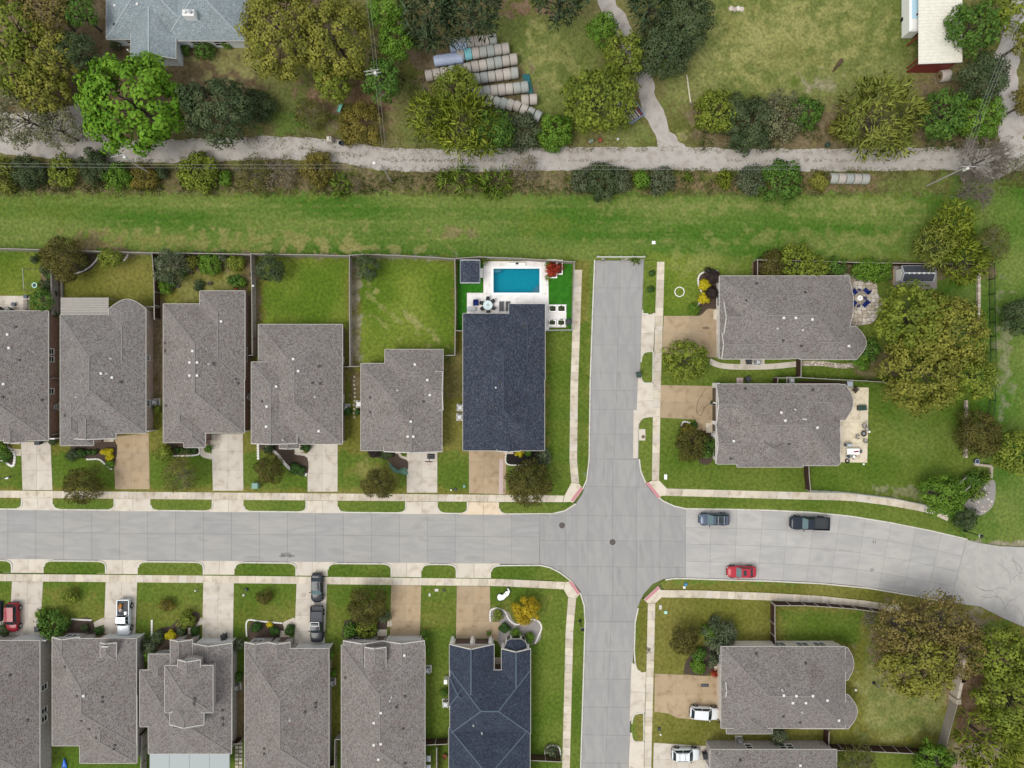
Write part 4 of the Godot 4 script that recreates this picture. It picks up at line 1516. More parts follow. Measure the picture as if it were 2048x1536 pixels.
	window(h, 0, "w", 0.18, 2.0, 0.5, 1.9, 3)
	garage(h, 3, "w", 0.72, 2.6)
	garage(h, 4, "w", 0.3, 2.4)
	front_door(h, 3, "w", 0.2)
	for q in [[1437, 1295], [1437, 1340], [1440, 1357], [1442, 1388], [1442, 1424]]:
		pillar(h, q[0], q[1], 2.3, 0.4)
	h = house("edge_house", "grey shingled brick house cut by the bottom edge behind the white car with roof bars", [1545, 1520], M.roof_tan, M.cap_grey, M.brick_grey, 3.4, 0.46)
	roof_over(h, 1420, 1499, 1673, 1660, "x", "hh")
	for t in [0.33, 0.60, 0.66]:
		window(h, 0, "n", t, 0.9, 1.2, 1.3, 1)
	garage(h, 0, "w", 0.5)
	vents(h, [[1600, 1530]], [[1480, 1520]], [])
	# --- south side of the long street, from west to east
	h = house("corner_cut_house", "brown-grey shingled house at the bottom left corner behind the red car", [0, 1400], M.roof_dark, M.cap_grey, M.brick_grey, 3.2, 0.5)
	roof_over(h, -80, 1281, 80, 1560, "z", "hh")
	for t in [0.36, 0.53, 0.59]:
		window(h, 0, "e", t, 0.8, 1.1, 1.2, 1)
	garage(h, 0, "n", 0.82, 4.7)
	vents(h, [], [[20, 1350], [55, 1440]], [])
	h = house("dormer_house", "mottled grey-brown house with one small front dormer behind the white pickup", [190, 1400], M.roof_tan, M.cap_grey, M.brick_grey, 2.95, 0.5)
	roof_over(h, 105, 1277, 273, 1491, "z", "hh")
	roof_over(h, 160, 1390, 274, 1526, "z", "hh", 2.9)
	roof_over(h, 105, 1274, 160, 1340, "z", "gh", 2.8, 0.5)
	roof_over(h, 201, 1285, 233, 1320, "z", "gh", 4.1, 0.5)
	vents(h, [[168, 1391]], [[131, 1333], [155, 1392], [205, 1394], [205, 1403], [163, 1441], [178, 1457], [230, 1490], [193, 1475]], [[229, 1497]])
	garage(h, 0, "n", 0.77, 4.8)
	window(h, 2, "n", 0.5, 1.5, 0.8, 1.4, 2)
	window(h, 3, "n", 0.5, 0.8, 4.2, 0.6, 2)
	front_door(h, 0, "n", 0.47)
	h = house("two_storey_house", "two-storey shingled house with a gabled upper floor and flat grey patio cover behind", [372, 1400], M.roof_mid, M.cap_grey, M.brick_grey, 3.0, 0.46)
	roof_over(h, 297, 1376, 463, 1507, "x", "hh")
	roof_over(h, 280, 1340, 390, 1453, "z", "hh", 3.1)
	roof_over(h, 383, 1286, 464, 1480, "z", "gh", 2.9, 0.42)
	roof_over(h, 297, 1308, 345, 1370, "z", "hh", 2.9, 0.42)
	roof_over(h, 341, 1279, 385, 1350, "z", "gh", 3.1, 0.5)
	roof_over(h, 330, 1331, 426, 1425, "z", "hh", 5.6, 0.48)
	roof_over(h, 356, 1319, 401, 1362, "z", "gh", 5.7, 0.52)
	roof_over(h, 340, 1400, 408, 1449, "z", "hg", 5.4, 0.40)
	vents(h, [], [[437, 1384], [389, 1397], [389, 1403], [389, 1408], [445, 1420], [445, 1437], [446, 1449]], [[345, 1422, 1]])
	garage(h, 2, "n", 0.5, 4.7)
	window(h, 6, "n", 0.5, 1.2, 4.5, 0.9, 3)
	window(h, 3, "n", 0.6, 1.1, 0.9, 1.2, 1)
	front_door(h, 4, "n", 0.6)
	var cov := part(h.node, "patio_cover", MB.new().box(Vector3(0, 0, 0), Vector3(12.0, 0.06, 3.4)).mesh(), M.cover_grey, w(380, 1527, 2.7))
	for k in 4:
		part(cov, "sheet", MB.new().cbox(Vector3(-4.5 + 3.0 * k, 0.05, 0), Vector3(2.9, 0.04, 3.4), 0.015).mesh(), M.cover_grey)
	h = house("gable_front_house", "mottled brown-grey house with a pointed front gable behind the dark pickup and sedan", [574, 1410], M.roof_tan, M.cap_grey, M.brick_grey, 2.95, 0.5)
	roof_over(h, 490, 1297, 658, 1560, "z", "hh")
	roof_over(h, 536, 1284, 580, 1370, "z", "gh", 2.9, 0.5)
	roof_over(h, 490, 1284, 540, 1380, "z", "gh", 2.8, 0.45)
	vents(h, [], [[631, 1406], [631, 1414], [610, 1424], [529, 1497], [529, 1507]], [[580, 1440, 1]])
	garage(h, 0, "n", 0.79, 4.6)
	window(h, 2, "n", 0.4, 1.4, 0.8, 1.3, 2)
	front_door(h, 1, "n", 0.5)
	h = house("red_tinged_house", "mottled brownish house with a boxy front dormer between side lawns, behind the dark olive tree", [767, 1410], M.roof_tan, M.cap_grey, M.brick_grey, 2.95, 0.46)
	roof_over(h, 683, 1290, 850, 1565, "z", "hh")
	roof_over(h, 687, 1281, 770, 1400, "z", "gh", 2.8, 0.42)
	roof_over(h, 762, 1281, 849, 1420, "z", "gh", 2.85, 0.38)
	roof_over(h, 730, 1294, 772, 1345, "z", "gh", 4.2, 0.42)
	vents(h, [[809, 1310], [762, 1425], [748, 1445], [748, 1489], [762, 1487], [757, 1518]], [[691, 1355], [810, 1392], [793, 1414], [806, 1457], [810, 1526]], [[783, 1394, 1], [780, 1401, 1]])
	garage(h, 2, "n", 0.5, 4.6)
	window(h, 1, "n", 0.32, 1.7, 0.6, 1.7, 2)
	front_door(h, 1, "n", 0.85)
	h = house("navy_gabled_house", "corner house with deep navy roof, pale ridge lines and a brick front gable", [980, 1410], M.roof_navy_deep, M.cap_navy, M.brick_tan, 3.0, 0.62)
	roof_over(h, 900, 1340, 1061, 1467, "x", "hh")
	roof_over(h, 899, 1288, 988, 1420, "z", "gh", 2.9, 0.60)
	roof_over(h, 1003, 1297, 1061, 1400, "z", "gh", 2.9, 0.60)
	roof_over(h, 898, 1455, 1060, 1600, "z", "hh", 2.9, 0.52)
	roof_over(h, 898, 1352, 936, 1412, "x", "hh", 3.0, 0.62)
	vents(h, [], [], [[947, 1450, 1], [964, 1466, 1], [991, 1437]])
	garage(h, 1, "n", 0.30, 2.5, M.garage_brown)
	garage(h, 1, "n", 0.75, 2.5, M.garage_brown)
	front_door(h, 0, "n", 0.6)
	for q in [[906, 1275], [945, 1275], [981, 1275], [1006, 1287], [1055, 1286]]:
		pillar(h, q[0], q[1], 2.4, 0.45)
	# bay window with its own little roof
	var bay := MB.new()
	var ring := PackedVector2Array()
	for q in [[1009, 1297], [1013, 1284], [1021, 1279], [1043, 1279], [1051, 1285], [1055, 1298]]:
		var p := w(q[0], q[1], 2.6)
		ring.append(Vector2(p.x, p.z))
	bay.prism(ring, L, 2.4)
	part(h.node, "bay_wall", bay.mesh(), M.stone_white)
	bay = MB.new()
	var tip := w(1032, 1304, 3.9)
	for i in ring.size():
		var a := Vector3(ring[i].x, 2.45, ring[i].y)
		var b := Vector3(ring[(i + 1) % ring.size()].x, 2.45, ring[(i + 1) % ring.size()].y)
		if (b - a).cross(tip - a).y > 0:
			bay.tri(a, b, tip)
		else:
			bay.tri(a, tip, b)
	part(h.node, "bay_roof", bay.mesh(), M.roof_navy_deep)
	for k in range(1, 4):
		var m2 := (ring[k] + ring[k + 1]) * 0.5
		var d2 := ring[k + 1] - ring[k]
		part(h.node, "window", MB.new().cbox(Vector3.ZERO, Vector3(d2.length() * 0.7, 1.4, 0.10), 0.02).mesh(), M.glass_dark, Vector3(m2.x, 1.4, m2.y), Basis(Vector3.UP, -atan2(d2.y, d2.x)))
	# --- the farmhouse at the top
	h = house("farmhouse", "pale farmhouse with slate-grey roof, brick chimney and long front gable, cut by the top edge", [345, 10], M.roof_slate, M.cap_slate, M.siding, 2.8, 0.42)
	roof_over(h, 213, -90, 400, 79, "x", "hh")
	roof_over(h, 330, -80, 490, 82, "x", "hh", 2.9)
	roof_over(h, 262, -20, 352, 118, "z", "hg", 3.1, 0.40)
	roof_over(h, 398, 20, 480, 76, "x", "hh", 2.85, 0.42)
	vents(h, [[230, 12], [275, 9]], [[229, 49]], [])
	window(h, 0, "s", 0.2, 0.9, 0.9, 1.2, 1)
	window(h, 1, "s", 0.35, 1.4, 0.9, 1.2, 2)
	window(h, 1, "s", 0.66, 1.9, 0.7, 1.5, 2)
	for q in [[274, 116], [349, 114]]:
		pillar(h, q[0], q[1], 2.6, 0.18)
	var ch := on_roof(h, 384, 34)
	var chim := part(h.node, "chimney", MB.new().cbox(Vector3(0, 0.2, 0), Vector3(1.7, 2.0, 0.95), 0.08).mesh(), M.white_paint, ch)
	for s in [-1, 1]:
		part(chim, "flue", MB.new().lathe(Vector3(s * 0.42, 1.2, 0), [Vector2(0.22, -0.1), Vector2(0.22, 0.25), Vector2(0.30, 0.26), Vector2(0.26, 0.36), Vector2(0.0, 0.40)], 12).mesh(), M.vent_white if s < 0 else M.grey_paint)


# ---------------------------------------------------------------- fences and garden walls
var panel_meshes := {}


func picket_panel(length: float, high: float) -> ArrayMesh:
	var key := "%d_%d" % [roundi(length * 10.0), roundi(high * 10.0)]
	if not panel_meshes.has(key):
		var b := MB.new()
		var n := maxi(2, roundi(length / 0.15))
		for i in n:
			var x := (i + 0.5) * length / n
			b.box(Vector3(x, high * 0.5 - 0.02 + 0.012 * (i % 3), 0.035), Vector3(length / n - 0.012, high - 0.05, 0.02))
		for y in [0.3, high - 0.35]:
			b.box(Vector3(length * 0.5, y, 0.0), Vector3(length, 0.09, 0.045))
		panel_meshes[key] = b.mesh()
	return panel_meshes[key]


# wooden fence along points given where it meets the ground
func fence(label: String, pts: Array, mat: Material, capmat: Material, high := 1.8, group := "") -> void:
	var base := w(pts[0], pts[1])
	var o := thing("wooden_fence", label, "fence", base, 0.0, group)
	for i in pts.size() / 2 - 1:
		var a := w(pts[i * 2], pts[i * 2 + 1]) - base
		var b := w(pts[i * 2 + 2], pts[i * 2 + 3]) - base
		var n := maxi(1, roundi(a.distance_to(b) / 2.4))
		for k in n:
			var p := a.lerp(b, float(k) / n)
			var q := a.lerp(b, float(k + 1) / n)
			var d := (q - p)
			var bs := Basis(Vector3.UP, -atan2(d.z, d.x))
			part(o, "panel", picket_panel(d.length(), high), mat, p, bs)
			part(o, "top_rail", MB.new().box(Vector3(d.length() * 0.5, high + 0.02, 0.02), Vector3(d.length() - 0.01, 0.04, 0.09)).mesh(), capmat, p, bs)
			part(o, "post", MB.new().cbox(Vector3(0, high * 0.5, -0.06), Vector3(0.10, high + 0.06, 0.10), 0.02).mesh(), capmat, p, bs)
		if i == pts.size() / 2 - 2:
			part(o, "post", MB.new().cbox(Vector3(0, high * 0.5, -0.06), Vector3(0.10, high + 0.06, 0.10), 0.02).mesh(), capmat, b)


# railings of thin dark bars
func railing(label: String, pts: Array, mat: Material, high := 1.4) -> void:
	var base := w(pts[0], pts[1])
	var o := thing("metal_railing", label, "railing", base)
	for i in pts.size() / 2 - 1:
		var a := w(pts[i * 2], pts[i * 2 + 1]) - base
		var b := w(pts[i * 2 + 2], pts[i * 2 + 3]) - base
		var n := maxi(1, roundi(a.distance_to(b) / 2.2))
		for k in n:
			var p := a.lerp(b, float(k) / n)
			var q := a.lerp(b, float(k + 1) / n)
			var m := MB.new()
			for y in [0.15, high - 0.02]:
				m.bar(p + Vector3(0, y, 0), q + Vector3(0, y, 0), 0.06, 0.05)
			for j in 14:
				var t := p.lerp(q, (j + 0.5) / 14.0)
				m.box(t + Vector3(0, high * 0.5, 0), Vector3(0.025, high - 0.1, 0.025))
			part(o, "panel", m.mesh(), mat)
			part(o, "post", MB.new().cbox(Vector3(0, high * 0.5, 0), Vector3(0.09, high + 0.1, 0.09), 0.02).mesh(), mat, p)


# a wall of squared blocks with a flat coping
func block_wall(called: String, label: String, pts: Array, high: float, wide: float, mats: Array, block := 0.9, piers := false) -> void:
	var base := w(pts[0], pts[1])
	var o := thing(called, label, "wall", base)
	for i in pts.size() / 2 - 1:
		var a := w(pts[i * 2], pts[i * 2 + 1]) - base
		var b := w(pts[i * 2 + 2], pts[i * 2 + 3]) - base
		var n := maxi(1, roundi(a.distance_to(b) / block))
		for k in n:
			var p := a.lerp(b, float(k) / n)
			var q := a.lerp(b, float(k + 1) / n)
			var d := q - p
			var m := MB.new().cbox(Vector3(d.length() * 0.5, high * 0.5 + rng.randf_range(-0.02, 0.02), 0), Vector3(d.length() - 0.02, high, wide + rng.randf_range(-0.03, 0.03)), 0.03)
			part(o, "block", m.mesh(), mats[rng.randi_range(0, mats.size() - 1)], p, Basis(Vector3.UP, -atan2(d.z, d.x)))
		if piers:
			for p in [a, b]:
				part(o, "pier", MB.new().cbox(Vector3(0, high * 0.5 + 0.12, 0), Vector3(wide + 0.25, high + 0.25, wide + 0.25), 0.05).mesh(), mats[0], p + Vector3(0.01 * i, 0, 0.012 * i))


func make_fences() -> void:
	var gw: Material = M.wood_grey
	var gc: Material = M.wood_cap
	var bw: Material = M.wood_brown
	fence("weathered back fence of the leftmost yards, along the mown strip", [-90, 499, 0, 501, 104, 504, 205, 507, 316, 510], gw, gc)
	fence("weathered back fence behind the potted vegetable garden", [317, 510, 410, 511, 510, 513], gw, gc)
	fence("weathered back fence behind the plain rectangular lawn", [511, 512, 560, 513, 640, 514, 703, 516], gw, gc)
	fence("weathered back fence behind the diagonally striped lawn", [704, 515, 730, 513, 800, 515, 870, 519, 912, 522], gw, gc)
	fence("grey fence with climbing growth behind the swimming pool", [914, 521, 960, 518, 1040, 521, 1148, 528], gw, gc)
	fence("pair of fence lines beside the round play swing, western line", [118, 545, 119, 632], gw, gc, 1.7)
	fence("pair of fence lines beside the round play swing, eastern line", [127, 545, 128, 600], M.wood_old, gc, 0.5)
	fence("dark weathered fence west of the potted vegetable garden", [317, 511, 321, 560, 322, 640], bw, gc)
	fence("weathered fence east of the potted vegetable garden", [511, 514, 513, 580, 514, 708], gw, gc)
	fence("grey fence between the plain lawn and the striped lawn", [705, 516, 705, 620, 706, 733], gw, gc)
	fence("grey fence between the striped lawn and the pool garden", [912, 523, 913, 620, 912, 710], gw, gc)
	fence("short side gate fence at the left edge, west of the bow-backed house", [99, 757, 122, 757], gw, gc, 1.7)
	fence("short front gate fence beside the leftmost driveway", [98, 868, 122, 868], gw, gc, 1.6)
	fence("short gate fence between stepped house and two-level house", [490, 712, 514, 711], gw, gc, 1.7)
	fence("short gate fence beside the two-level house, by the striped lawn", [686, 734, 724, 733], gw, gc, 1.7)
	fence("short gate fence at the striped lawn's lower right corner", [886, 712, 912, 711], gw, gc, 1.7)
	fence("short gate fence at the pool garden's lower left corner", [913, 663, 927, 663], gw, gc, 1.7)
	fence("short fence joining the bow-backed house to the stepped house's yard", [304, 616, 320, 616, 321, 642], gw, gc, 1.7)
	railing("black railing along the pool garden's east and south sides", [1147, 528, 1145, 600, 1143, 661, 1092, 662], M.grey_metal, 1.6)
	fence("pale-capped fence north of the long grey house, under the shrubs", [1506, 555, 1506, 524, 1600, 526, 1700, 529, 1800, 531, 1966, 533], bw, gc)
	railing("dark railing along the right side of the big tree's yard", [1976, 530, 1977, 620, 1979, 700, 1978, 800, 1974, 832], M.black_metal, 1.4)
	fence("dark fence joining the long grey house to its neighbour", [1592, 718, 1592, 754], bw, gc)
	fence("pale-capped fence enclosing the narrow side yard of the many-gabled house", [1545, 770, 1546, 756, 1590, 755, 1640, 758, 1720, 762, 1800, 767], bw, gc)
	fence("dark brown fence running from the many-gabled house to the pavement", [1607, 928, 1608, 950, 1611, 979], bw, gc)
	railing("curving metal railing along the pavement of the bending street", [1612, 980, 1660, 982, 1700, 985, 1780, 995, 1850, 1009, 1870, 1014], M.grey_metal, 1.3)
	fence("dark brown fence north of the cream brick house, from the pavement", [1541, 1287, 1540, 1240, 1540, 1204], bw, gc)
	fence("dark brown fence along the pavement in front of the brown oak", [1541, 1203, 1600, 1203, 1650, 1206, 1700, 1210, 1768, 1219], bw, gc)
	fence("dark brown fence behind the cream brick house's yard", [1645, 1486, 1730, 1489, 1810, 1493, 1880, 1500], bw, gc, 1.9)
	fence("dark brown gate fence below the cream brick house", [1647, 1452, 1646, 1485], bw, gc)
	fence("dark brown gate fence at the lower right of the edge house", [1642, 1488, 1638, 1520], bw, gc)
	block_wall("garden_wall", "tan block wall with piers at the far right of the dry back lawn", [1914, 1308, 1910, 1350, 1901, 1392], 1.7, 0.5, [M.rock[0], M.rock[2]], 1.4, true)
	fence("grey fence with pale posts running down from the tan block wall", [1900, 1394, 1890, 1430, 1876, 1482, 1868, 1530], gw, gc, 1.8)
	block_wall("retaining_wall", "tan block retaining wall beside the dark railing, above the big tree", [1954, 545, 1954, 600, 1953, 640], 0.5, 0.4, M.rock, 0.6)
	block_wall("retaining_wall", "pale block retaining wall below the big tree at the right", [1929, 800, 1930, 850, 1928, 915], 0.5, 0.35, M.rock, 0.6)
	block_wall("retaining_wall", "L-shaped tan block retaining wall by the blue pot", [1946, 928, 1980, 932, 1978, 955], 0.45, 0.4, [M.rock[0], M.rock[1]], 0.7)
	fence("small dark gate fence left of the dormer house", [81, 1424, 101, 1422], bw, gc, 1.7)
	fence("long side fence left of the dormer house's back lawn", [101, 1424, 100, 1480, 99, 1545], gw, gc, 1.7)
	fence("small dark gate fence between the dormer house and the two-storey house", [274, 1459, 297, 1459], bw, gc, 1.8)
	fence("long side fence between the dormer house and the two-storey house", [296, 1462, 294, 1545], gw, gc, 1.7)
	fence("small dark gate fence right of the two-storey house", [464, 1475, 488, 1474], bw, gc, 1.8)
	fence("small dark gate fence right of the gable front house", [658, 1520, 674, 1519], bw, gc, 1.7)
	fence("narrow enclosure fence left of the red-tinged house", [686, 1467, 676, 1467, 675, 1545], gw, gc, 1.7)
	fence("dark gate fence left of the navy gabled house", [849, 1477, 897, 1475], bw, gc, 1.8)
	fence("short side fence of the cluttered yard left of the navy gabled house", [876, 1484, 876, 1545], gw, gc, 1.7)
	fence("dark brown fence right of the navy gabled house", [1059, 1507, 1121, 1510], bw, gc, 1.8)


# ---------------------------------------------------------------- gardens
func bed(a: Array, mat: Material, edge_from := -1, edge_to := -1, smooth := true, called := "planting_bed") -> void:
	var o := setting(called)
	var p := spline(a + [a[0], a[1]], 4) if smooth else poly(a)
	if smooth:
		p.remove_at(p.size() - 1)
	part(o, "soil", MB.new().prism(p, L - 0.02, L + 0.03 + 0.002 * (taken.size() % 7)).mesh(), mat)
	if edge_from >= 0:
		var line := PackedVector2Array()
		for i in range(edge_from, edge_to + 1):
			line.append(p[i % p.size()])
		edging_on(o, line)


func edging_on(o: Node3D, line: PackedVector2Array, wide := 0.24) -> void:
	var total := 0.0
	for i in line.size() - 1:
		total += line[i].distance_to(line[i + 1])
	var q := resample(line, maxi(2, roundi(total / 0.42)))
	var b := MB.new()
	for i in q.size() - 1:
		var d := q[i + 1] - q[i]
		var m := (q[i] + q[i + 1]) * 0.5
		b.cbox(Vector3(m.x, L + 0.07, m.y), Vector3(d.length() - 0.03, 0.2 + rng.randf_range(-0.03, 0.03), wide), 0.03, Basis(Vector3.UP, -d.angle()))
	part(o, "edging_blocks", b.mesh(), M.edging)


func edging(label: String, a: Array, wide := 0.24) -> void:
	var o := thing("stone_edging", label, "edging")
	edging_on(o, spline(a, 5), wide)


func flagstones(called: String, outline: PackedVector2Array, cell: float, mats: Array) -> void:
	# irregular paving: a jittered mesh of points, each stone one piece
	var o := setting(called)
	part(o, "mortar", MB.new().prism(outline, L - 0.03, L + 0.008).mesh(), M.mortar)
	var lo := outline[0]
	var hi := outline[0]
	for p in outline:
		lo = lo.min(p)
		hi = hi.max(p)
	var nx := int((hi.x - lo.x) / cell) + 3
	var ny := int((hi.y - lo.y) / cell) + 3
	var pts := []
	for j in ny + 1:
		var row := PackedVector2Array()
		for i in nx + 1:
			row.append(lo + Vector2((i - 1 + (0.5 if j % 2 else 0.0)) * cell, (j - 1) * cell) + Vector2(rng.randf_range(-0.34, 0.34), rng.randf_range(-0.34, 0.34)) * cell)
		pts.append(row)
	for j in ny:
		for i in nx:
			var q := PackedVector2Array([pts[j][i], pts[j][i + 1], pts[j + 1][i + 1], pts[j + 1][i]])
			if Geometry2D.is_polygon_clockwise(q):
				q.reverse()
			for c in Geometry2D.intersect_polygons(q, outline):
				for s in Geometry2D.offset_polygon(c, -0.035):
					if s.size() > 2 and not Geometry2D.is_polygon_clockwise(s) and absf(area(s)) > 0.04:
						part(o, "stone", MB.new().prism(s, L, L + 0.024 + rng.randf_range(0.0, 0.016)).mesh(), mats[rng.randi_range(0, mats.size() - 1)])


func ac_unit(label: String, px: float, py: float, wide := 0.85, group := "air conditioners beside the houses") -> void:
	var o := thing("air_conditioner", label, "air conditioner", w(px, py), 0.0, group)
	part(o, "pad", MB.new().cbox(Vector3(0, 0.03, 0), Vector3(wide + 0.3, 0.1, wide + 0.3), 0.02).mesh(), M.kerb)
	part(o, "cabinet", MB.new().cbox(Vector3(0, 0.50, 0), Vector3(wide, 0.86, wide), 0.03).mesh(), M.grey_metal)
	var f := part(o, "fan_grille", MB.new().lathe(Vector3(0, 0.93, 0), [Vector2(wide * 0.46, 0.0), Vector2(wide * 0.46, 0.03), Vector2(wide * 0.40, 0.035), Vector2(wide * 0.38, -0.02), Vector2(0.0, -0.04)], 18).mesh(), M.vent_dark)
	for k in 3:
		part(f, "blade", MB.new().box(Vector3(wide * 0.2, 0.925, 0), Vector3(wide * 0.34, 0.015, wide * 0.17)).mesh(), M.pale_metal, Vector3.ZERO, Basis(Vector3.UP, TAU * k / 3.0 + px))
	part(f, "hub", MB.new().lathe(Vector3(0, 0.92, 0), [Vector2(0.07, 0), Vector2(0.07, 0.05), Vector2(0, 0.06)], 10).mesh(), M.grey_metal)


func bin(label: String, px: float, py: float, turn := 0.0, mat: Material = null) -> void:
	var o := thing("wheeled_bin", label, "bin", w(px, py), turn)
	var mm: Material = mat if mat else M.plastic_dark
	var b := MB.new()
	var lo := [Vector3(-0.24, 0.05, -0.28), Vector3(-0.24, 0.05, 0.28), Vector3(0.24, 0.05, 0.28), Vector3(0.24, 0.05, -0.28)]
	var hi := [Vector3(-0.33, 1.0, -0.38), Vector3(-0.33, 1.0, 0.38), Vector3(0.33, 1.0, 0.38), Vector3(0.33, 1.0, -0.38)]
	for i in 4:
		b.quad(lo[i], lo[(i + 1) % 4], hi[(i + 1) % 4], hi[i])
	b.quad(lo[3], lo[2], lo[1], lo[0])
	part(o, "body", b.mesh(), mm)
	part(o, "lid", MB.new().cbox(Vector3(0, 1.04, 0), Vector3(0.72, 0.10, 0.82), 0.05).mesh(), mm)
	part(o, "handle", MB.new().tube(Vector3(-0.3, 1.0, -0.44), Vector3(0.3, 1.0, -0.44), 0.025, 0.025, 6).mesh(), mm)
	for s in [-1, 1]:
		part(o, "wheel", MB.new().tube(Vector3(s * 0.24, 0.12, -0.3), Vector3(s * 0.30, 0.12, -0.3), 0.12, 0.12, 12).mesh(), M.tyre)


func chair(label: String, px: float, py: float, turn: float, mat: Material, frame: Material, group := "", wide := 0.62, deep := 0.62) -> void:
	var o := thing("garden_chair", label, "chair", w(px, py), turn, group)
	part(o, "seat", MB.new().cbox(Vector3(0, 0.40, 0), Vector3(wide, 0.12, deep), 0.04).mesh(), mat)
	part(o, "backrest", MB.new().cbox(Vector3(0, 0.68, -deep * 0.52), Vector3(wide, 0.62, 0.10), 0.04, Basis(Vector3.RIGHT, -0.25)).mesh(), mat)
	for s in [-1, 1]:
		part(o, "armrest", MB.new().cbox(Vector3(s * (wide * 0.5 + 0.03), 0.60, 0.02), Vector3(0.07, 0.05, deep), 0.015).mesh(), frame)
		for t in [-1, 1]:
			part(o, "leg", MB.new().tube(Vector3(s * wide * 0.47, 0.0, t * deep * 0.45), Vector3(s * wide * 0.47, 0.58, t * deep * 0.42), 0.025, 0.025, 6).mesh(), frame)


func lounger(label: String, px: float, py: float, turn: float) -> void:
	var o := thing("sun_lounger", label, "lounger", w(px, py), turn, "loungers by the pool")
	part(o, "frame", MB.new().box(Vector3(0, 0.26, 0), Vector3(0.72, 0.05, 1.5)).mesh(), M.grey_paint)
	for k in 4:
		part(o, "cushion", MB.new().cbox(Vector3(0, 0.33, -0.54 + 0.36 * k), Vector3(0.66, 0.10, 0.34), 0.03).mesh(), M.cloth_grey)
	for s in [-1, 1]:
		for t in [-1, 1]:
			part(o, "leg", MB.new().box(Vector3(s * 0.32, 0.12, t * 0.68), Vector3(0.05, 0.26, 0.05)).mesh(), M.grey_paint)


func planter(label: String, x0: float, y0: float, x1: float, y1: float) -> Node3D:
	var a := w(x0, y0)
	var b := w(x1, y1)
	var c := (a + b) * 0.5
	var s := b - a
	var o := thing("planter_box", label, "planter", c, 0.0, "white planters in the pool garden")
	var m := MB.new()
	for k in [-1, 1]:
		m.cbox(Vector3(0, 0.25, k * (s.z * 0.5 - 0.08)), Vector3(s.x, 0.5, 0.16), 0.02)
		m.cbox(Vector3(k * (s.x * 0.5 - 0.08), 0.248, 0), Vector3(0.16, 0.496, s.z - 0.33), 0.02)
	part(o, "wall", m.mesh(), M.white_stone)
	part(o, "soil", MB.new().box(Vector3(0, 0.2, 0), Vector3(s.x - 0.3, 0.4, s.z - 0.3)).mesh(), M.mulch)
	return o


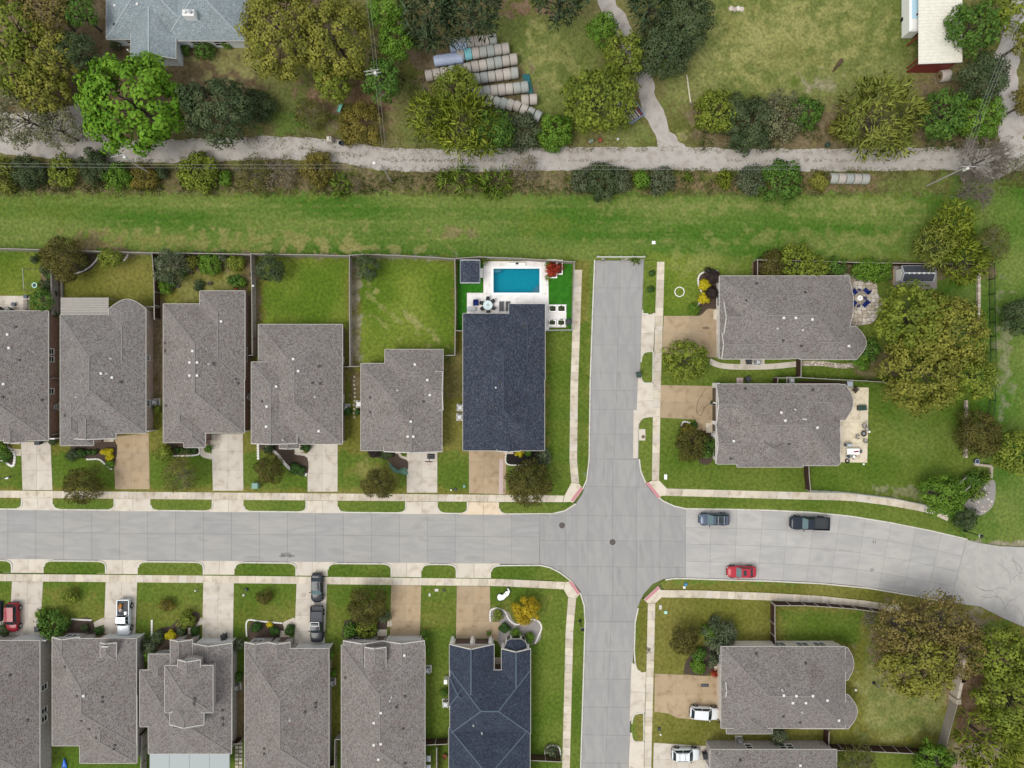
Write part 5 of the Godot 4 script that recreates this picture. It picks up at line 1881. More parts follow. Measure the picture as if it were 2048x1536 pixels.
func make_yards() -> void:
	# --- pool garden
	var o := setting("artificial_lawn")
	part(o, "surface", MB.new().prism(poly([916, 523, 966, 523, 966, 586, 934, 586, 934, 628, 926, 628, 926, 662, 915, 662]), L - 0.02, L + 0.022).mesh(), M.turf)
	part(o, "surface", MB.new().prism(poly([1097, 524, 1144, 527, 1142, 660, 1097, 612]), L - 0.02, L + 0.024).mesh(), M.turf)
	o = setting("pool_deck")
	var cells := lattice([933, 966, 1000, 1034, 1068, 1098], [523, 546, 570, 588, 606, 640, 662])
	var outline := poly([967, 523, 1096, 523, 1098, 640, 1098, 662, 1089, 662, 1089, 640, 934, 640, 934, 586, 967, 586])
	var hole := poly([986, 536.5, 1080, 536.5, 1080, 586.5, 986, 586.5])
	for c: PackedVector2Array in cells:
		for q in Geometry2D.intersect_polygons(c, outline):
			for r in Geometry2D.clip_polygons(q, hole):
				for s in Geometry2D.offset_polygon(r, -0.008):
					if s.size() > 2 and not Geometry2D.is_polygon_clockwise(s) and absf(area(s)) > 0.05:
						part(o, "slab", MB.new().prism(s, L - 0.04, L + 0.03).mesh(), M.pool_deck)
	part(o, "step_slab", MB.new().prism(poly([960, 537, 966.5, 537, 966.5, 556, 960, 556]), L, L + 0.035).mesh(), M.pool_deck)
	for q in [[1098.5, 627.5], [1105.5, 627.5], [1113.5, 627.5], [1122, 627.5]]:
		part(o, "stepping_slab", MB.new().cbox(w(q[0] + 4, q[1] + 6.5) + Vector3(0, 0.01, 0), Vector3(0.58, 0.06, 0.95), 0.01).mesh(), M.pool_deck)
	part(o, "planter_paving", MB.new().prism(poly([1096.5, 609, 1133, 609, 1132, 655, 1096.5, 655]), L - 0.03, L + 0.028).mesh(), M.pool_deck)
	var pool := thing("swimming_pool", "rectangular blue swimming pool with white coping and corner steps", "pool", w(1033, 561.5))
	var pw := 92.0 * S
	var pd := 48.0 * S
	var pm := MB.new()
	var dp := -1.35
	var lo := [Vector3(-pw / 2, dp, -pd / 2), Vector3(pw / 2, dp, -pd / 2), Vector3(pw / 2, dp, pd / 2), Vector3(-pw / 2, dp, pd / 2)]
	for i in 4:
		var a: Vector3 = lo[i]
		var b: Vector3 = lo[(i + 1) % 4]
		pm.quad(a, b, Vector3(b.x, 0.0, b.z), Vector3(a.x, 0.0, a.z))
	pm.quad(lo[0], lo[3], lo[2], lo[1])
	part(pool, "basin", pm.mesh(), ground_mat(ntex(0.02, [[0.0, 0.44, 0.56], [0.0, 0.50, 0.61]], 81, 4, 256), 4.0, ntex(0.2, [[0.9, 0.9, 0.9], [1, 1, 1]], 82, 2, 256), 1.0))
	var water := StandardMaterial3D.new()
	water.albedo_color = Color(0.0, 0.36, 0.48, 0.22)
	water.transparency = BaseMaterial3D.TRANSPARENCY_ALPHA
	water.roughness = 0.05
	water.normal_enabled = true
	water.normal_texture = nbump(0.02, 83, 3.0)
	water.normal_scale = 0.25
	water.metallic_specular = 0.2
	water.uv1_scale = Vector3.ONE * 0.25
	part(pool, "water", MB.new().box(Vector3(0, -0.14, 0), Vector3(pw - 0.02, 0.02, pd - 0.02)).mesh(), water)
	var cop := MB.new()
	for s in [-1, 1]:
		cop.cbox(Vector3(0, 0.035, s * (pd / 2 + 0.17)), Vector3(pw + 0.68, 0.1, 0.34), 0.02)
		cop.cbox(Vector3(s * (pw / 2 + 0.17), 0.034, 0), Vector3(0.34, 0.098, pd - 0.01), 0.02)
	part(pool, "coping", cop.mesh(), M.white_stone)
	for k in 3:
		var r := 1.5 - 0.42 * k
		part(pool, "corner_step", MB.new().prism(PackedVector2Array([Vector2(pw / 2 - r, pd / 2 - 0.02), Vector2(pw / 2 - 0.02, pd / 2 - r), Vector2(pw / 2 - 0.02, pd / 2 - 0.02)]), dp, -0.85 + 0.24 * k).mesh(), flat(0.10, 0.28, 0.33, 0.6))
	part(pool, "sun_shelf", MB.new().prism(PackedVector2Array([Vector2(-pw / 2 + 0.02, -pd / 2 + 0.02), Vector2(-pw / 2 + 1.25, -pd / 2 + 0.02), Vector2(-pw / 2 + 0.95, -pd / 2 + 0.5), Vector2(-pw / 2 + 0.02, -pd / 2 + 0.5)]), dp, -0.4).mesh(), flat(0.10, 0.33, 0.40, 0.6))
	var wf := thing("water_feature", "low white raised ledge with dark spout behind the pool", "water feature", w(1034, 529))
	part(wf, "ledge", MB.new().cbox(Vector3(0, 0.2, 0), Vector3(2.6, 0.4, 0.4), 0.03).mesh(), M.white_stone)
	part(wf, "spout", MB.new().cbox(Vector3(0, 0.45, -0.05), Vector3(0.42, 0.12, 0.28), 0.02).mesh(), M.black_metal)
	var h := house("garden_pavilion", "small pavilion with dark navy shingle roof in the corner of the pool garden", [940, 543], M.roof_navy, M.cap_blue, M.white_paint, 2.5, 0.12)
	h.fascia = M.grey_paint
	roof_over(h, 921, 520.5, 959.5, 566, "z", "gg", 2.5, 0.08)
	planter("white planter holding the red-leaved shrub, left compartment", 1093, 520, 1114, 557)
	planter("narrow white planter of bare soil right of the red-leaved shrub", 1113.5, 521, 1125, 550)
	planter("white planter north-west of the pool garden's stepping slabs", 1098, 611, 1113, 625)
	planter("white planter north-east of the pool garden's stepping slabs", 1114, 611, 1131, 625)
	planter("white planter south-west of the pool garden's stepping slabs", 1097, 640, 1112, 652)
	planter("white planter south-east of the pool garden's stepping slabs", 1114, 640, 1130, 652)
	var t := thing("patio_table", "round glass-topped patio table with six dark chairs by the pool", "table", w(976, 611.5))
	part(t, "table_top", MB.new().lathe(Vector3(0, 0.70, 0), [Vector2(0.72, 0), Vector2(0.72, 0.04), Vector2(0, 0.045)], 24).mesh(), M.glass_top)
	part(t, "turntable", MB.new().lathe(Vector3(0, 0.75, 0), [Vector2(0.22, 0), Vector2(0.22, 0.04), Vector2(0, 0.05)], 16).mesh(), M.grey_metal)
	for k in 4:
		part(t, "leg", MB.new().tube(Vector3(cos(k * PI / 2) * 0.5, 0, sin(k * PI / 2) * 0.5), Vector3(cos(k * PI / 2) * 0.5, 0.7, sin(k * PI / 2) * 0.5), 0.03, 0.03, 6).mesh(), M.black_metal)
	var names := ["east", "south-east", "south", "north-west", "north", "north-east"]
	var angs := [0.45, 1.5, 2.6, 3.5, 4.72, 5.6]
	for k in 6:
		chair("dark chair at the round poolside table, its %s seat" % ["right lower", "bottom", "left lower", "left upper", "top", "right upper"][k], 976 + cos(angs[k]) * 12.5, 611.5 + sin(angs[k]) * 12.5, -angs[k] - PI / 2, M.plastic_dark, M.black_metal, "chairs round the poolside table", 0.45, 0.45)
	lounger("grey sun lounger nearer the pool table, of the pair by the navy roof", 1003, 613, 0.0)
	lounger("grey sun lounger nearer the house corner, of the pair by the navy roof", 1015.5, 613, 0.0)
	chair("square dark armchair with navy cushion left of the poolside table", 952, 607, 0.0, M.cloth_navy, M.plastic_dark, "", 0.75, 0.75)
	var st := thing("storage_bench", "dark grey storage bench against the navy-roofed house by the pool", "bench", w(943, 619))
	part(st, "body", MB.new().cbox(Vector3(0, 0.28, 0), Vector3(1.3, 0.56, 0.52), 0.03).mesh(), M.cloth_grey)
	part(st, "lid", MB.new().cbox(Vector3(0, 0.59, 0), Vector3(1.34, 0.06, 0.56), 0.02).mesh(), M.grey_paint)
	bin("dark bin tucked in the pool garden's lower right corner", 1136, 645, 0.2)
	# --- patio of the long grey house
	flagstones("stone_patio", spline([1665, 556, 1690, 547, 1712, 553, 1740, 556, 1751, 566, 1755, 588, 1766, 606, 1758, 624, 1745, 645, 1725, 650, 1690, 650, 1684, 610, 1686, 580, 1676, 562, 1665, 556], 3), 0.62, M.rock)
	flagstones("stone_path", band(spline([1600, 727, 1640, 727, 1680, 732, 1712, 730], 5), 0.8), 0.5, M.rock)
	t = thing("fire_table", "round pale fire table ringed by navy chairs on the stone patio", "table", w(1716, 597))
	part(t, "base", MB.new().lathe(Vector3.ZERO, [Vector2(0.34, 0), Vector2(0.30, 0.45), Vector2(0.42, 0.5), Vector2(0.42, 0.56), Vector2(0.30, 0.57), Vector2(0.12, 0.55), Vector2(0.12, 0.60), Vector2(0, 0.6)], 20).mesh(), M.white_paint)
	part(t, "bowl", MB.new().lathe(Vector3.ZERO, [Vector2(0.12, 0.595), Vector2(0.10, 0.62), Vector2(0, 0.625)], 14).mesh(), M.grey_paint)
	for q in [[1729, 583, -2.3, "upper right"], [1727, 609, 2.4 + PI, "lower right"], [1706, 585, 0.75, "upper left"], [1705, 607, 2.4, "lower left"]]:
		chair("navy cushioned patio chair at the fire table's %s" % q[3], q[0], q[1], q[2], M.cloth_navy, M.wood_old, "navy chairs round the fire table", 0.72, 0.8)
	for q in [[1716, 581, "above"], [1728, 597, "right of"], [1715, 612.5, "below"]]:
		var s := thing("footstool", "small navy footstool %s the fire table" % q[2], "footstool", w(q[0], q[1]), 0.0, "navy footstools round the fire table")
		part(s, "cushion", MB.new().cbox(Vector3(0, 0.33, 0), Vector3(0.46, 0.12, 0.42), 0.03).mesh(), flat(0.05, 0.05, 0.11, 0.8))
		for k in 4:
			part(s, "leg", MB.new().box(Vector3(-0.18 + 0.36 * (k % 2), 0.14, -0.16 + 0.32 * (k / 2)), Vector3(0.05, 0.28, 0.05)).mesh(), M.wood_old)
	var sh := house("garden_shed", "grey-roofed garden shed with white end wall beside the big yellow-green tree", [1833, 547], M.cover_grey, M.grey_paint, M.white_paint, 2.2, 0.75)
	sh.roof = flat(0.055, 0.06, 0.072, 0.8)
	sh.fascia = M.grey_paint
	roof_over(sh, 1803, 532, 1866, 563, "x", "gg", 2.2, 0.55)
	for k in 6:
		part(sh.node, "skylight", MB.new().cbox(Vector3(0, 0.04, 0), Vector3(0.26, 0.06, 0.26), 0.01).mesh(), M.vent_white, on_roof(sh, 1818 + 9.8 * k, 546.5))
	part(sh.node, "door", MB.new().cbox(Vector3.ZERO, Vector3(0.06, 1.8, 1.2), 0.01).mesh(), M.plastic_white, w(1805.5, 552, 1.1))
	o = setting("shed_base")
	part(o, "gravel", MB.new().prism(poly([1786, 533, 1872, 535, 1872, 578, 1786, 578]), L - 0.02, L + 0.02).mesh(), M.mulch_grey)
	var tim := thing("timber_border", "tan timber border round the garden shed's gravel base", "border", w(1786, 578))
	part(tim, "sleeper", MB.new().cbox(Vector3(2.4, 0.08, 0), Vector3(4.8, 0.2, 0.2), 0.02).mesh(), M.wood_tan)
	part(tim, "sleeper", MB.new().cbox(Vector3(0, 0.08, -1.6), Vector3(0.2, 0.2, 2.9), 0.02).mesh(), M.wood_tan)
	# --- patio of the many-gabled house
	o = setting("concrete_patio")
	var tan2 := [ground_mat(M.walk[0].albedo_texture, 6.0, M.walk[0].detail_albedo, 1.9, lin(0.68, 0.61, 0.46)), ground_mat(M.walk[0].albedo_texture, 6.0, M.walk[0].detail_albedo, 1.9, lin(0.63, 0.56, 0.44))]
	slabs(o, "slab", poly([1670, 774, 1736, 775, 1733, 925, 1660, 924]), lattice([1655, 1698, 1740], [770, 812, 845, 886, 930]), tan2, L + 0.03, 0.008)
	t = thing("grill_table", "pale folding camp kitchen table with red cloth on the concrete patio", "table", w(1701, 902))
	for k in 2:
		part(t, "table_top", MB.new().cbox(Vector3(-0.48 + 0.96 * k, 0.78, 0), Vector3(0.93, 0.06, 0.92), 0.01).mesh(), M.plastic_white)
	part(t, "cloth", MB.new().cbox(Vector3(0.45, 0.83, 0), Vector3(0.75, 0.03, 0.2), 0.01, Basis(Vector3.UP, 0.1)).mesh(), M.cloth_red)
	part(t, "side_shelf", MB.new().cbox(Vector3(1.2, 0.7, 0), Vector3(0.42, 0.05, 0.5), 0.01).mesh(), M.cloth_grey)
	for k in 4:
		part(t, "leg", MB.new().tube(Vector3(-0.9 + 1.8 * (k % 2), 0, -0.4 + 0.8 * (k / 2)), Vector3(-0.9 + 1.8 * (k % 2), 0.76, -0.4 + 0.8 * (k / 2)), 0.025, 0.025, 6).mesh(), M.steel)
	var gr := thing("gas_grill", "steel gas grill with blue-grey lid by the rounded patio corner", "grill", w(1692, 889))
	part(gr, "cabinet", MB.new().cbox(Vector3(0, 0.45, 0), Vector3(0.85, 0.9, 0.5), 0.02).mesh(), M.grey_metal)
	part(gr, "hood", MB.new().cbox(Vector3(0, 1.02, 0), Vector3(0.85, 0.28, 0.52), 0.12).mesh(), M.steel)
	part(gr, "side_shelf", MB.new().cbox(Vector3(-0.58, 0.86, 0), Vector3(0.28, 0.04, 0.4), 0.01).mesh(), M.plastic_dark)
	t = thing("fire_pit", "round dark fire pit on the concrete patio's lawn edge", "fire pit", w(1725, 867))
	part(t, "bowl", MB.new().lathe(Vector3.ZERO, [Vector2(0.25, 0), Vector2(0.45, 0.3), Vector2(0.46, 0.36), Vector2(0.38, 0.35), Vector2(0.2, 0.2), Vector2(0, 0.18)], 20).mesh(), M.vent_dark)
	part(t, "grate", MB.new().lathe(Vector3(0, 0.3, 0), [Vector2(0.2, 0), Vector2(0.2, 0.02), Vector2(0.1, 0.025)], 14).mesh(), M.grey_metal)
	for q in [[1725, 851, 0.2, "above"], [1730, 857, 0.6, "right above"], [1712, 873, 1.5, "left of"], [1727, 881, 3.0, "below"]]:
		chair("light slatted patio chair %s the round dark fire pit" % q[3], q[0], q[1], q[2], M.wood_old, M.wicker, "slatted chairs round the fire pit", 0.5, 0.5)
	chair("dark wicker armchair in the top corner of the concrete patio", 1708, 780, 0.8, M.wicker, M.wicker, "", 0.7, 0.7)
	var lid := thing("deck_box", "black rectangular deck box alone on the concrete patio", "box", w(1720.5, 815.5), 0.05)
	part(lid, "body", MB.new().cbox(Vector3(0, 0.3, 0), Vector3(1.22, 0.6, 0.72), 0.05).mesh(), M.plastic_dark)
	part(lid, "lid", MB.new().cbox(Vector3(0, 0.62, 0), Vector3(1.28, 0.08, 0.78), 0.03).mesh(), M.plastic_green)
	chair("folding chair with grey seat below the camp kitchen table", 1694, 913, 0.6, M.cloth_grey, M.steel, "folding chairs by the camp kitchen", 0.5, 0.5)
	chair("folding chair with pale frame leaning near the camp kitchen table", 1704, 913, 0.9, M.plastic_white, M.black_metal, "folding chairs by the camp kitchen", 0.5, 0.5)
	var ty := thing("tyre", "black tyre lying at the concrete patio's lower corner", "tyre", w(1693.5, 921.5))
	part(ty, "rubber", MB.new().lathe(Vector3.ZERO, [Vector2(0.2, 0.02), Vector2(0.34, 0.0), Vector2(0.38, 0.1), Vector2(0.34, 0.2), Vector2(0.2, 0.18), Vector2(0.2, 0.02)], 20).mesh(), M.tyre)
	# --- slatted patio cover behind the bow-backed house
	var pg := thing("slatted_patio_cover", "weathered slatted wooden patio cover against the bow-backed house", "pergola", w(170, 613, 2.5))
	for k in 22:
		part(pg, "slat", MB.new().box(Vector3(0, rng.randf_range(-0.015, 0.015), -1.28 + 0.122 * k), Vector3(7.2, 0.04, 0.10), Basis(Vector3.UP, rng.randf_range(-0.003, 0.003))).mesh(), M.wood_old if k % 3 else M.wood_grey)
	for k in 7:
		part(pg, "beam", MB.new().box(Vector3(-3.5 + 1.16 * k, -0.1, 0.0), Vector3(0.10, 0.16, 2.75)).mesh(), M.wood_grey)
	for k in 4:
		part(pg, "post", MB.new().box(Vector3(-3.4 + 2.3 * k, -1.35, -1.2), Vector3(0.14, 2.36, 0.14)).mesh(), M.wood_grey)
	# --- planting beds
	bed([1392, 632, 1386, 622, 1398, 606, 1404, 590, 1396, 570, 1397, 552, 1412, 544, 1440, 548, 1438, 612, 1415, 618, 1404, 628], M.mulch, 4, 27)
	bed([1362, 852, 1366, 843, 1380, 846, 1391, 850, 1391, 864, 1424, 864, 1424, 920, 1400, 926, 1380, 880, 1366, 866], M.mulch, 0, 8)
	bed([142, 893, 230, 880, 229, 935, 215, 930, 200, 918, 175, 918, 150, 908], M.mulch, 9, 20)
	bed([335, 886, 400, 886, 400, 908, 372, 911, 335, 911], M.mulch, -1, -1, false)
	edging("white block border of the small bed before the stepped house", [344, 911, 372, 911, 400, 908, 399, 893])
	bed([516, 888, 560, 888, 575, 895, 596, 892, 590, 908, 615, 915, 615, 950, 592, 945, 570, 925, 550, 905, 520, 898], M.mulch, -1, -1)
	edging("curving white block border on the two-level house's front lawn", [532, 891, 556, 908, 572, 928, 590, 943, 615, 949], 0.45)
	edging("straight white edging strip left of the two-level house's front bed", [517.5, 888, 518, 919], 0.35)
	bed([740, 902, 790, 902, 800, 914, 816, 922, 814, 942, 795, 940, 775, 920, 745, 912], M.mulch)
	bed([1014, 900, 1082, 900, 1082, 928, 1014, 928], flat(0.02, 0.018, 0.018, 0.9), -1, -1, false)
	edging("pale square edging of the dark bed before the navy-roofed house", [1014, 900, 1014, 928, 1060, 928], 0.2)
	bed([0, 884, 12, 884, 24, 902, 32, 910, 30, 932, 10, 925, -40, 915, -40, 890], M.mulch)
	edging("white block border of the bed at the left edge", [0, 917, 14, 924, 29, 932, 31, 906, 14, 892], 0.35)
	bed([145, 1238, 184, 1236, 186, 1274, 120, 1276, 122, 1250], M.mulch)
	edging("pale block border of the bed before the dormer house", [145, 1237, 165, 1238, 186, 1239], 0.22)
	bed([322, 1255, 345, 1250, 360, 1235, 395, 1222, 400, 1240, 382, 1262, 378, 1284, 300, 1300, 310, 1270], M.mulch)
	edging("short white edging strip left of the two-storey house's bed", [306, 1238, 305.5, 1272], 0.28)
	bed([502, 1242, 540, 1243, 566, 1246, 562, 1278, 500, 1280], M.mulch)
	edging("pale block border of the bed before the gable front house", [495, 1272, 496, 1240, 520, 1241, 566, 1245], 0.22)
	bed([690, 1240, 770, 1235, 760, 1275, 690, 1278], M.mulch)
	bed([981, 1218, 1000, 1215, 1018, 1225, 1026, 1240, 1042, 1248, 1058, 1236, 1076, 1238, 1082, 1258, 1072, 1286, 1000, 1292, 1000, 1244, 981, 1240], M.mulch_grey)
	edging("wavy white border of the corner house's gravel bed", [981, 1242, 981, 1220, 996, 1215, 1010, 1222, 1018, 1238, 1034, 1248, 1050, 1240, 1072, 1238, 1083, 1252, 1076, 1272, 1070, 1286])
	edging("arc of white blocks round the top of the bed by the navy gabled house's fence", [1089, 1508, 1092, 1494, 1105, 1489, 1118, 1493, 1121, 1508], 0.2)
	bed([1092, 1498, 1105, 1491, 1118, 1497, 1119, 1508, 1091, 1508], M.mulch)
	bed([1366, 1346, 1372, 1320, 1390, 1300, 1415, 1290, 1435, 1290, 1437, 1335, 1425, 1340, 1408, 1350], M.mulch)
	bed([130, 545, 150, 548, 178, 543, 192, 530, 200, 506, 118, 505], M.mulch)
	edging("curved pale border in the left back garden's corner bed", [150, 548, 165, 544, 182, 534, 194, 522, 200, 510], 0.2)
	edging("second curved pale border by the small round tree in the left back garden", [246, 526, 254, 517, 259, 507], 0.2)
	bed([1925, 1008, 1950, 985, 1966, 966, 1986, 960, 1989, 985, 1983, 1012, 1960, 1030, 1938, 1022], M.mulch_grey)
	o = setting("dug_soil")
	part(o, "soil", MB.new().prism(poly([1595, 762, 1690, 764, 1690, 790, 1594, 788]), L - 0.02, L + 0.012).mesh(), flat(0.10, 0.058, 0.046, 0.95))
	o = setting("back_patio")
	slabs(o, "slab", poly([-40, 592, 62, 592, 62, 628, -40, 628]), lattice([-45, 0, 34, 70], [585, 610, 635]), M.drive_pale, L + 0.03, 0.008)


# ---------------------------------------------------------------- farm side
var gravel_laid := 1


func gravel(line: Array, wide: float, jag: float, called := "gravel_track") -> void:
	gravel_laid += 1
	var o := setting(called)
	var q := spline(line, 8)
	var total := 0.0
	for i in q.size() - 1:
		total += q[i].distance_to(q[i + 1])
	q = resample(q, roundi(total / 0.45))
	part(o, "surface", MB.new().prism(band(q, wide, jag), L - 0.02, L + 0.004 * gravel_laid, false).mesh(), M.gravel)


func bale(label: String, px: float, py: float, turn: float, mat: Material, r := 0.86, length := 1.22, group := "") -> void:
	var o := thing("round_hay_bale", label, "hay bale", w(px, py, r) - Vector3(0, r - L, 0), turn, group)
	var rows := []
	var prof := [[-1.0, 0.0], [-1.0, 0.55], [-0.99, 0.84], [-0.93, 0.95], [-0.6, 1.0], [-0.2, 0.985], [0.2, 1.0], [0.6, 0.99], [0.93, 0.95], [0.99, 0.84], [1.0, 0.55], [1.0, 0.0]]
	for p in prof:
		var line := PackedVector3Array()
		for k in 18:
			var t := TAU * k / 18.0
			var rr: float = r * p[1] * (1.0 + 0.012 * sin(k * 2.3 + p[0] * 5.0))
			line.append(Vector3(p[0] * length * 0.5, maxf(r + rr * cos(t), 0.02), rr * sin(t)))
		rows.append(line)
	part(o, "net_wrap", MB.new().grid(rows.slice(2, 10), true).mesh(), mat)
	part(o, "hay_end", MB.new().grid(rows.slice(0, 3), true).mesh(), M.hay_end)
	part(o, "hay_end", MB.new().grid(rows.slice(9, 12), true).mesh(), M.hay_end)


func nth(i: int) -> String:
	return ["first", "second", "third", "fourth", "fifth", "sixth", "seventh", "eighth", "ninth", "tenth", "eleventh", "twelfth"][i]


func pole(label: String, bx: float, by: float, high: float, arms: int, lamp: bool, turn := 0.0) -> void:
	var o := thing("utility_pole", label, "utility pole", w(bx, by), turn)
	part(o, "shaft", MB.new().tube(Vector3.ZERO, Vector3(0, high, 0), 0.13, 0.08, 10).mesh(), M.wood_old)
	for k in arms:
		var a := part(o, "crossarm", MB.new().box(Vector3(0, high - 0.3 - 0.9 * k, 0.13), Vector3(2.2, 0.11, 0.10)).mesh(), M.wood_old)
		for j in 3:
			part(a, "insulator", MB.new().lathe(Vector3(-0.95 + 0.95 * j, high - 0.24 - 0.9 * k, 0.13), [Vector2(0.04, 0), Vector2(0.08, 0.06), Vector2(0.05, 0.12), Vector2(0.0, 0.18)], 8).mesh(), M.grey_metal)
	if arms:
		part(o, "transformer", MB.new().lathe(Vector3(0.32, high - 1.9, 0.1), [Vector2(0.0, 0), Vector2(0.24, 0.02), Vector2(0.24, 0.85), Vector2(0.2, 0.92), Vector2(0.0, 0.95)], 14).mesh(), M.pale_metal)
	if lamp:
		part(o, "bracket", MB.new().tube(Vector3(0, high - 0.1, 0), Vector3(-0.8, high + 0.15, -0.1), 0.04, 0.03, 6).mesh(), M.grey_metal)
		part(o, "lamp_head", MB.new().lathe(Vector3(-0.95, high + 0.05, -0.1), [Vector2(0.08, 0.0), Vector2(0.24, 0.03), Vector2(0.22, 0.16), Vector2(0.0, 0.2)], 12).mesh(), M.vent_white)


func wires(label: String, a: Vector3, b: Vector3, sag: float, offs: Array) -> void:
	var o := thing("overhead_wire", label, "wire")
	for f: Vector3 in offs:
		var m := MB.new()
		for i in 16:
			var t0 := i / 16.0
			var t1 := (i + 1) / 16.0
			m.tube(a.lerp(b, t0) + f + Vector3(0, -4.0 * sag * t0 * (1.0 - t0), 0), a.lerp(b, t1) + f + Vector3(0, -4.0 * sag * t1 * (1.0 - t1), 0), 0.015, 0.015, 4, false)
		part(o, "line", m.mesh(), M.wire)


func make_farm() -> void:
	gravel([-276, 262, -60, 278, 60, 290, 150, 300, 300, 303, 450, 300, 560, 297, 680, 303, 760, 318, 900, 322, 1100, 319, 1300, 318, 1500, 321, 1750, 320, 1950, 318, 2100, 322, 2330, 330], 3.5, 0.14)
	gravel([-40, 240, 60, 250, 150, 235, 175, 205], 3.4, 0.3, "gravel_spur")
	gravel([60, 270, 160, 262, 220, 285], 4.0, 0.3, "gravel_spur")
	gravel([1345, 318, 1330, 280, 1312, 240, 1296, 200, 1284, 150, 1268, 100, 1240, 50, 1215, 10, 1200, -60], 2.7, 0.22, "farm_lane")
	gravel([1370, 316, 1340, 290, 1322, 262], 2.6, 0.3, "farm_lane")
	gravel([2020, 320, 2020, 250, 2010, 180, 2012, 120, 2030, 60, 2060, -40], 3.8, 0.3, "farm_lane")
	gravel([1940, 320, 1985, 330, 2030, 310, 2080, 322], 4.0, 0.4, "farm_lane")
	# --- round bales in rows
	var rows := [
		["top", 986.0, 80.5, -14.9, 2.1, 6, 1.11], ["second", 1011.0, 99.0, -14.9, 2.2, 7, 1.11], ["third", 1027.0, 120.5, -15.3, 2.9, 12, 1.13],
		["fourth", 1029.0, 147.5, -15.2, 2.3, 6, 1.13], ["fifth", 1049.0, 175.5, -15.2, 1.7, 8, 1.13], ["bottom", 1075.5, 233.5, -13.6, -6.6, 8, 1.05]]
	for r in rows:
		var n: int = r[5]
		for i in n:
			var px: float = r[1] + r[3] * i
			var py: float = r[2] + r[4] * i
			if r[0] == "bottom" and i > 3:
				py += (i - 3) * 4.0
			var m: Material = M.bales[(i * 3 + n) % M.bales.size()]
			if r[0] == "second" and i == 5:
				m = M.tarp_cyan
			bale("%s hay bale from the right in the %s row of the bale stack" % [nth(i), r[0]], px, py, atan2(-r[4], r[3]) + rng.randf_range(-0.04, 0.04), m, 0.84 + rng.randf_range(-0.03, 0.03), r[6], "weathered round bales stacked in rows")
	bale("left one of the two pinkish bales standing apart right of the stack", 1050, 202, 0.06, M.bales[2], 0.84, 1.15)
	bale("right one of the two pinkish bales standing apart right of the stack", 1066.5, 200, 0.04, M.bales[4], 0.82, 1.15)
	bale("single pale hay bale below the red barn", 1887, 153, 0.12, M.bales[4], 0.9, 1.45)
	for i in 5:
		bale("%s hay bale from the left in the row south of the gravel track" % nth(i), 1665 + 15.6 * i, 357.5 + 0.3 * i, rng.randf_range(-0.04, 0.04), M.bales[(i + 1) % 4], 0.82, 1.12, "round bales south of the track")
	# bales sheeted in blue-grey wrap
	for q in [["long wrapped bale in blue-grey sheeting at the left of the second row", 868, 124, 1.05, 59.0], ["shorter wrapped bale in blue-grey sheeting half under the dark tree", 900, 97.5, 0.6, 34.0]]:
		var s := thing("wrapped_bale", q[0], "wrapped bale", w(q[1], q[2], 0.84) - Vector3(0, 0.84 - L, 0), 0.13, "bales in blue-grey sheeting")
		var g := []
		var ln: float = q[4] * S
		for p in [[0.0, 0.0], [0.0, 0.6], [0.02, 0.92], [0.06, 1.0], [0.3, 0.98], [0.5, 1.01], [0.7, 0.985], [0.94, 1.0], [0.98, 0.92], [1.0, 0.6], [1.0, 0.0]]:
			var line := PackedVector3Array()
			for k in 18:
				var t := TAU * k / 18.0
				line.append(Vector3(p[0] * ln, maxf(0.84 + 0.84 * p[1] * cos(t), 0.02), 0.84 * p[1] * sin(t)))
			g.append(line)
		part(s, "sheeting", MB.new().grid(g, true).mesh(), M.tarp_blue)
	# --- barn at the top right
	var b := thing("metal_barn", "barn with ribbed cream metal roof and dark red walls at the top edge", "barn", w(1868, 40))
	var he := 3.6
	var xa := w(1835, 0, he).x - b.position.x
	var xb := w(1918, 0, he).x - b.position.x
	var za := w(0, -120, he).z - b.position.z
	var zb := w(0, 128, he).z - b.position.z
	var m := MB.new()
	m.box(Vector3((xa + xb) / 2, (he - 0.1) * 0.5, zb - 0.3), Vector3(xb - xa - 0.5, he - 0.1, 0.15))
	m.box(Vector3(xb - 0.3, (he + 0.3) * 0.5, (za + zb) / 2), Vector3(0.15, he + 0.3, zb - za - 0.8))
	for k in 6:
		m.box(Vector3(xa + 0.35, (he - 0.05) * 0.5, lerpf(za + 0.4, zb - 0.9, k / 5.0)), Vector3(0.16, he - 0.05, 0.16))
	part(b, "wall", m.mesh(), M.barn_red)
	var n := 38
	for i in n:
		var z0 := za + (zb - za) * i / n
		var z1 := za + (zb - za) * (i + 1) / n
		var s := MB.new()
		s.quad(Vector3(xa, he, z1 - 0.10), Vector3(xb, he + 0.55, z1 - 0.10), Vector3(xb, he + 0.55, z0), Vector3(xa, he, z0))
		s.quad(Vector3(xa, he + 0.05, z1 - 0.03), Vector3(xb, he + 0.60, z1 - 0.03), Vector3(xb, he + 0.60, z1 - 0.08), Vector3(xa, he + 0.05, z1 - 0.08))
		s.quad(Vector3(xa, he, z1), Vector3(xb, he + 0.55, z1), Vector3(xb, he + 0.60, z1 - 0.03), Vector3(xa, he + 0.05, z1 - 0.03))
		s.quad(Vector3(xa, he + 0.05, z1 - 0.08), Vector3(xb, he + 0.60, z1 - 0.08), Vector3(xb, he + 0.55, z1 - 0.10), Vector3(xa, he, z1 - 0.10))
		part(b, "roof_sheet", s.mesh(), M.barn_roof)
	part(b, "gable_trim", MB.new().bar(Vector3(xa, he - 0.1, zb + 0.04), Vector3(xb, he + 0.45, zb + 0.04), 0.06, 0.2).mesh(), M.white_paint)
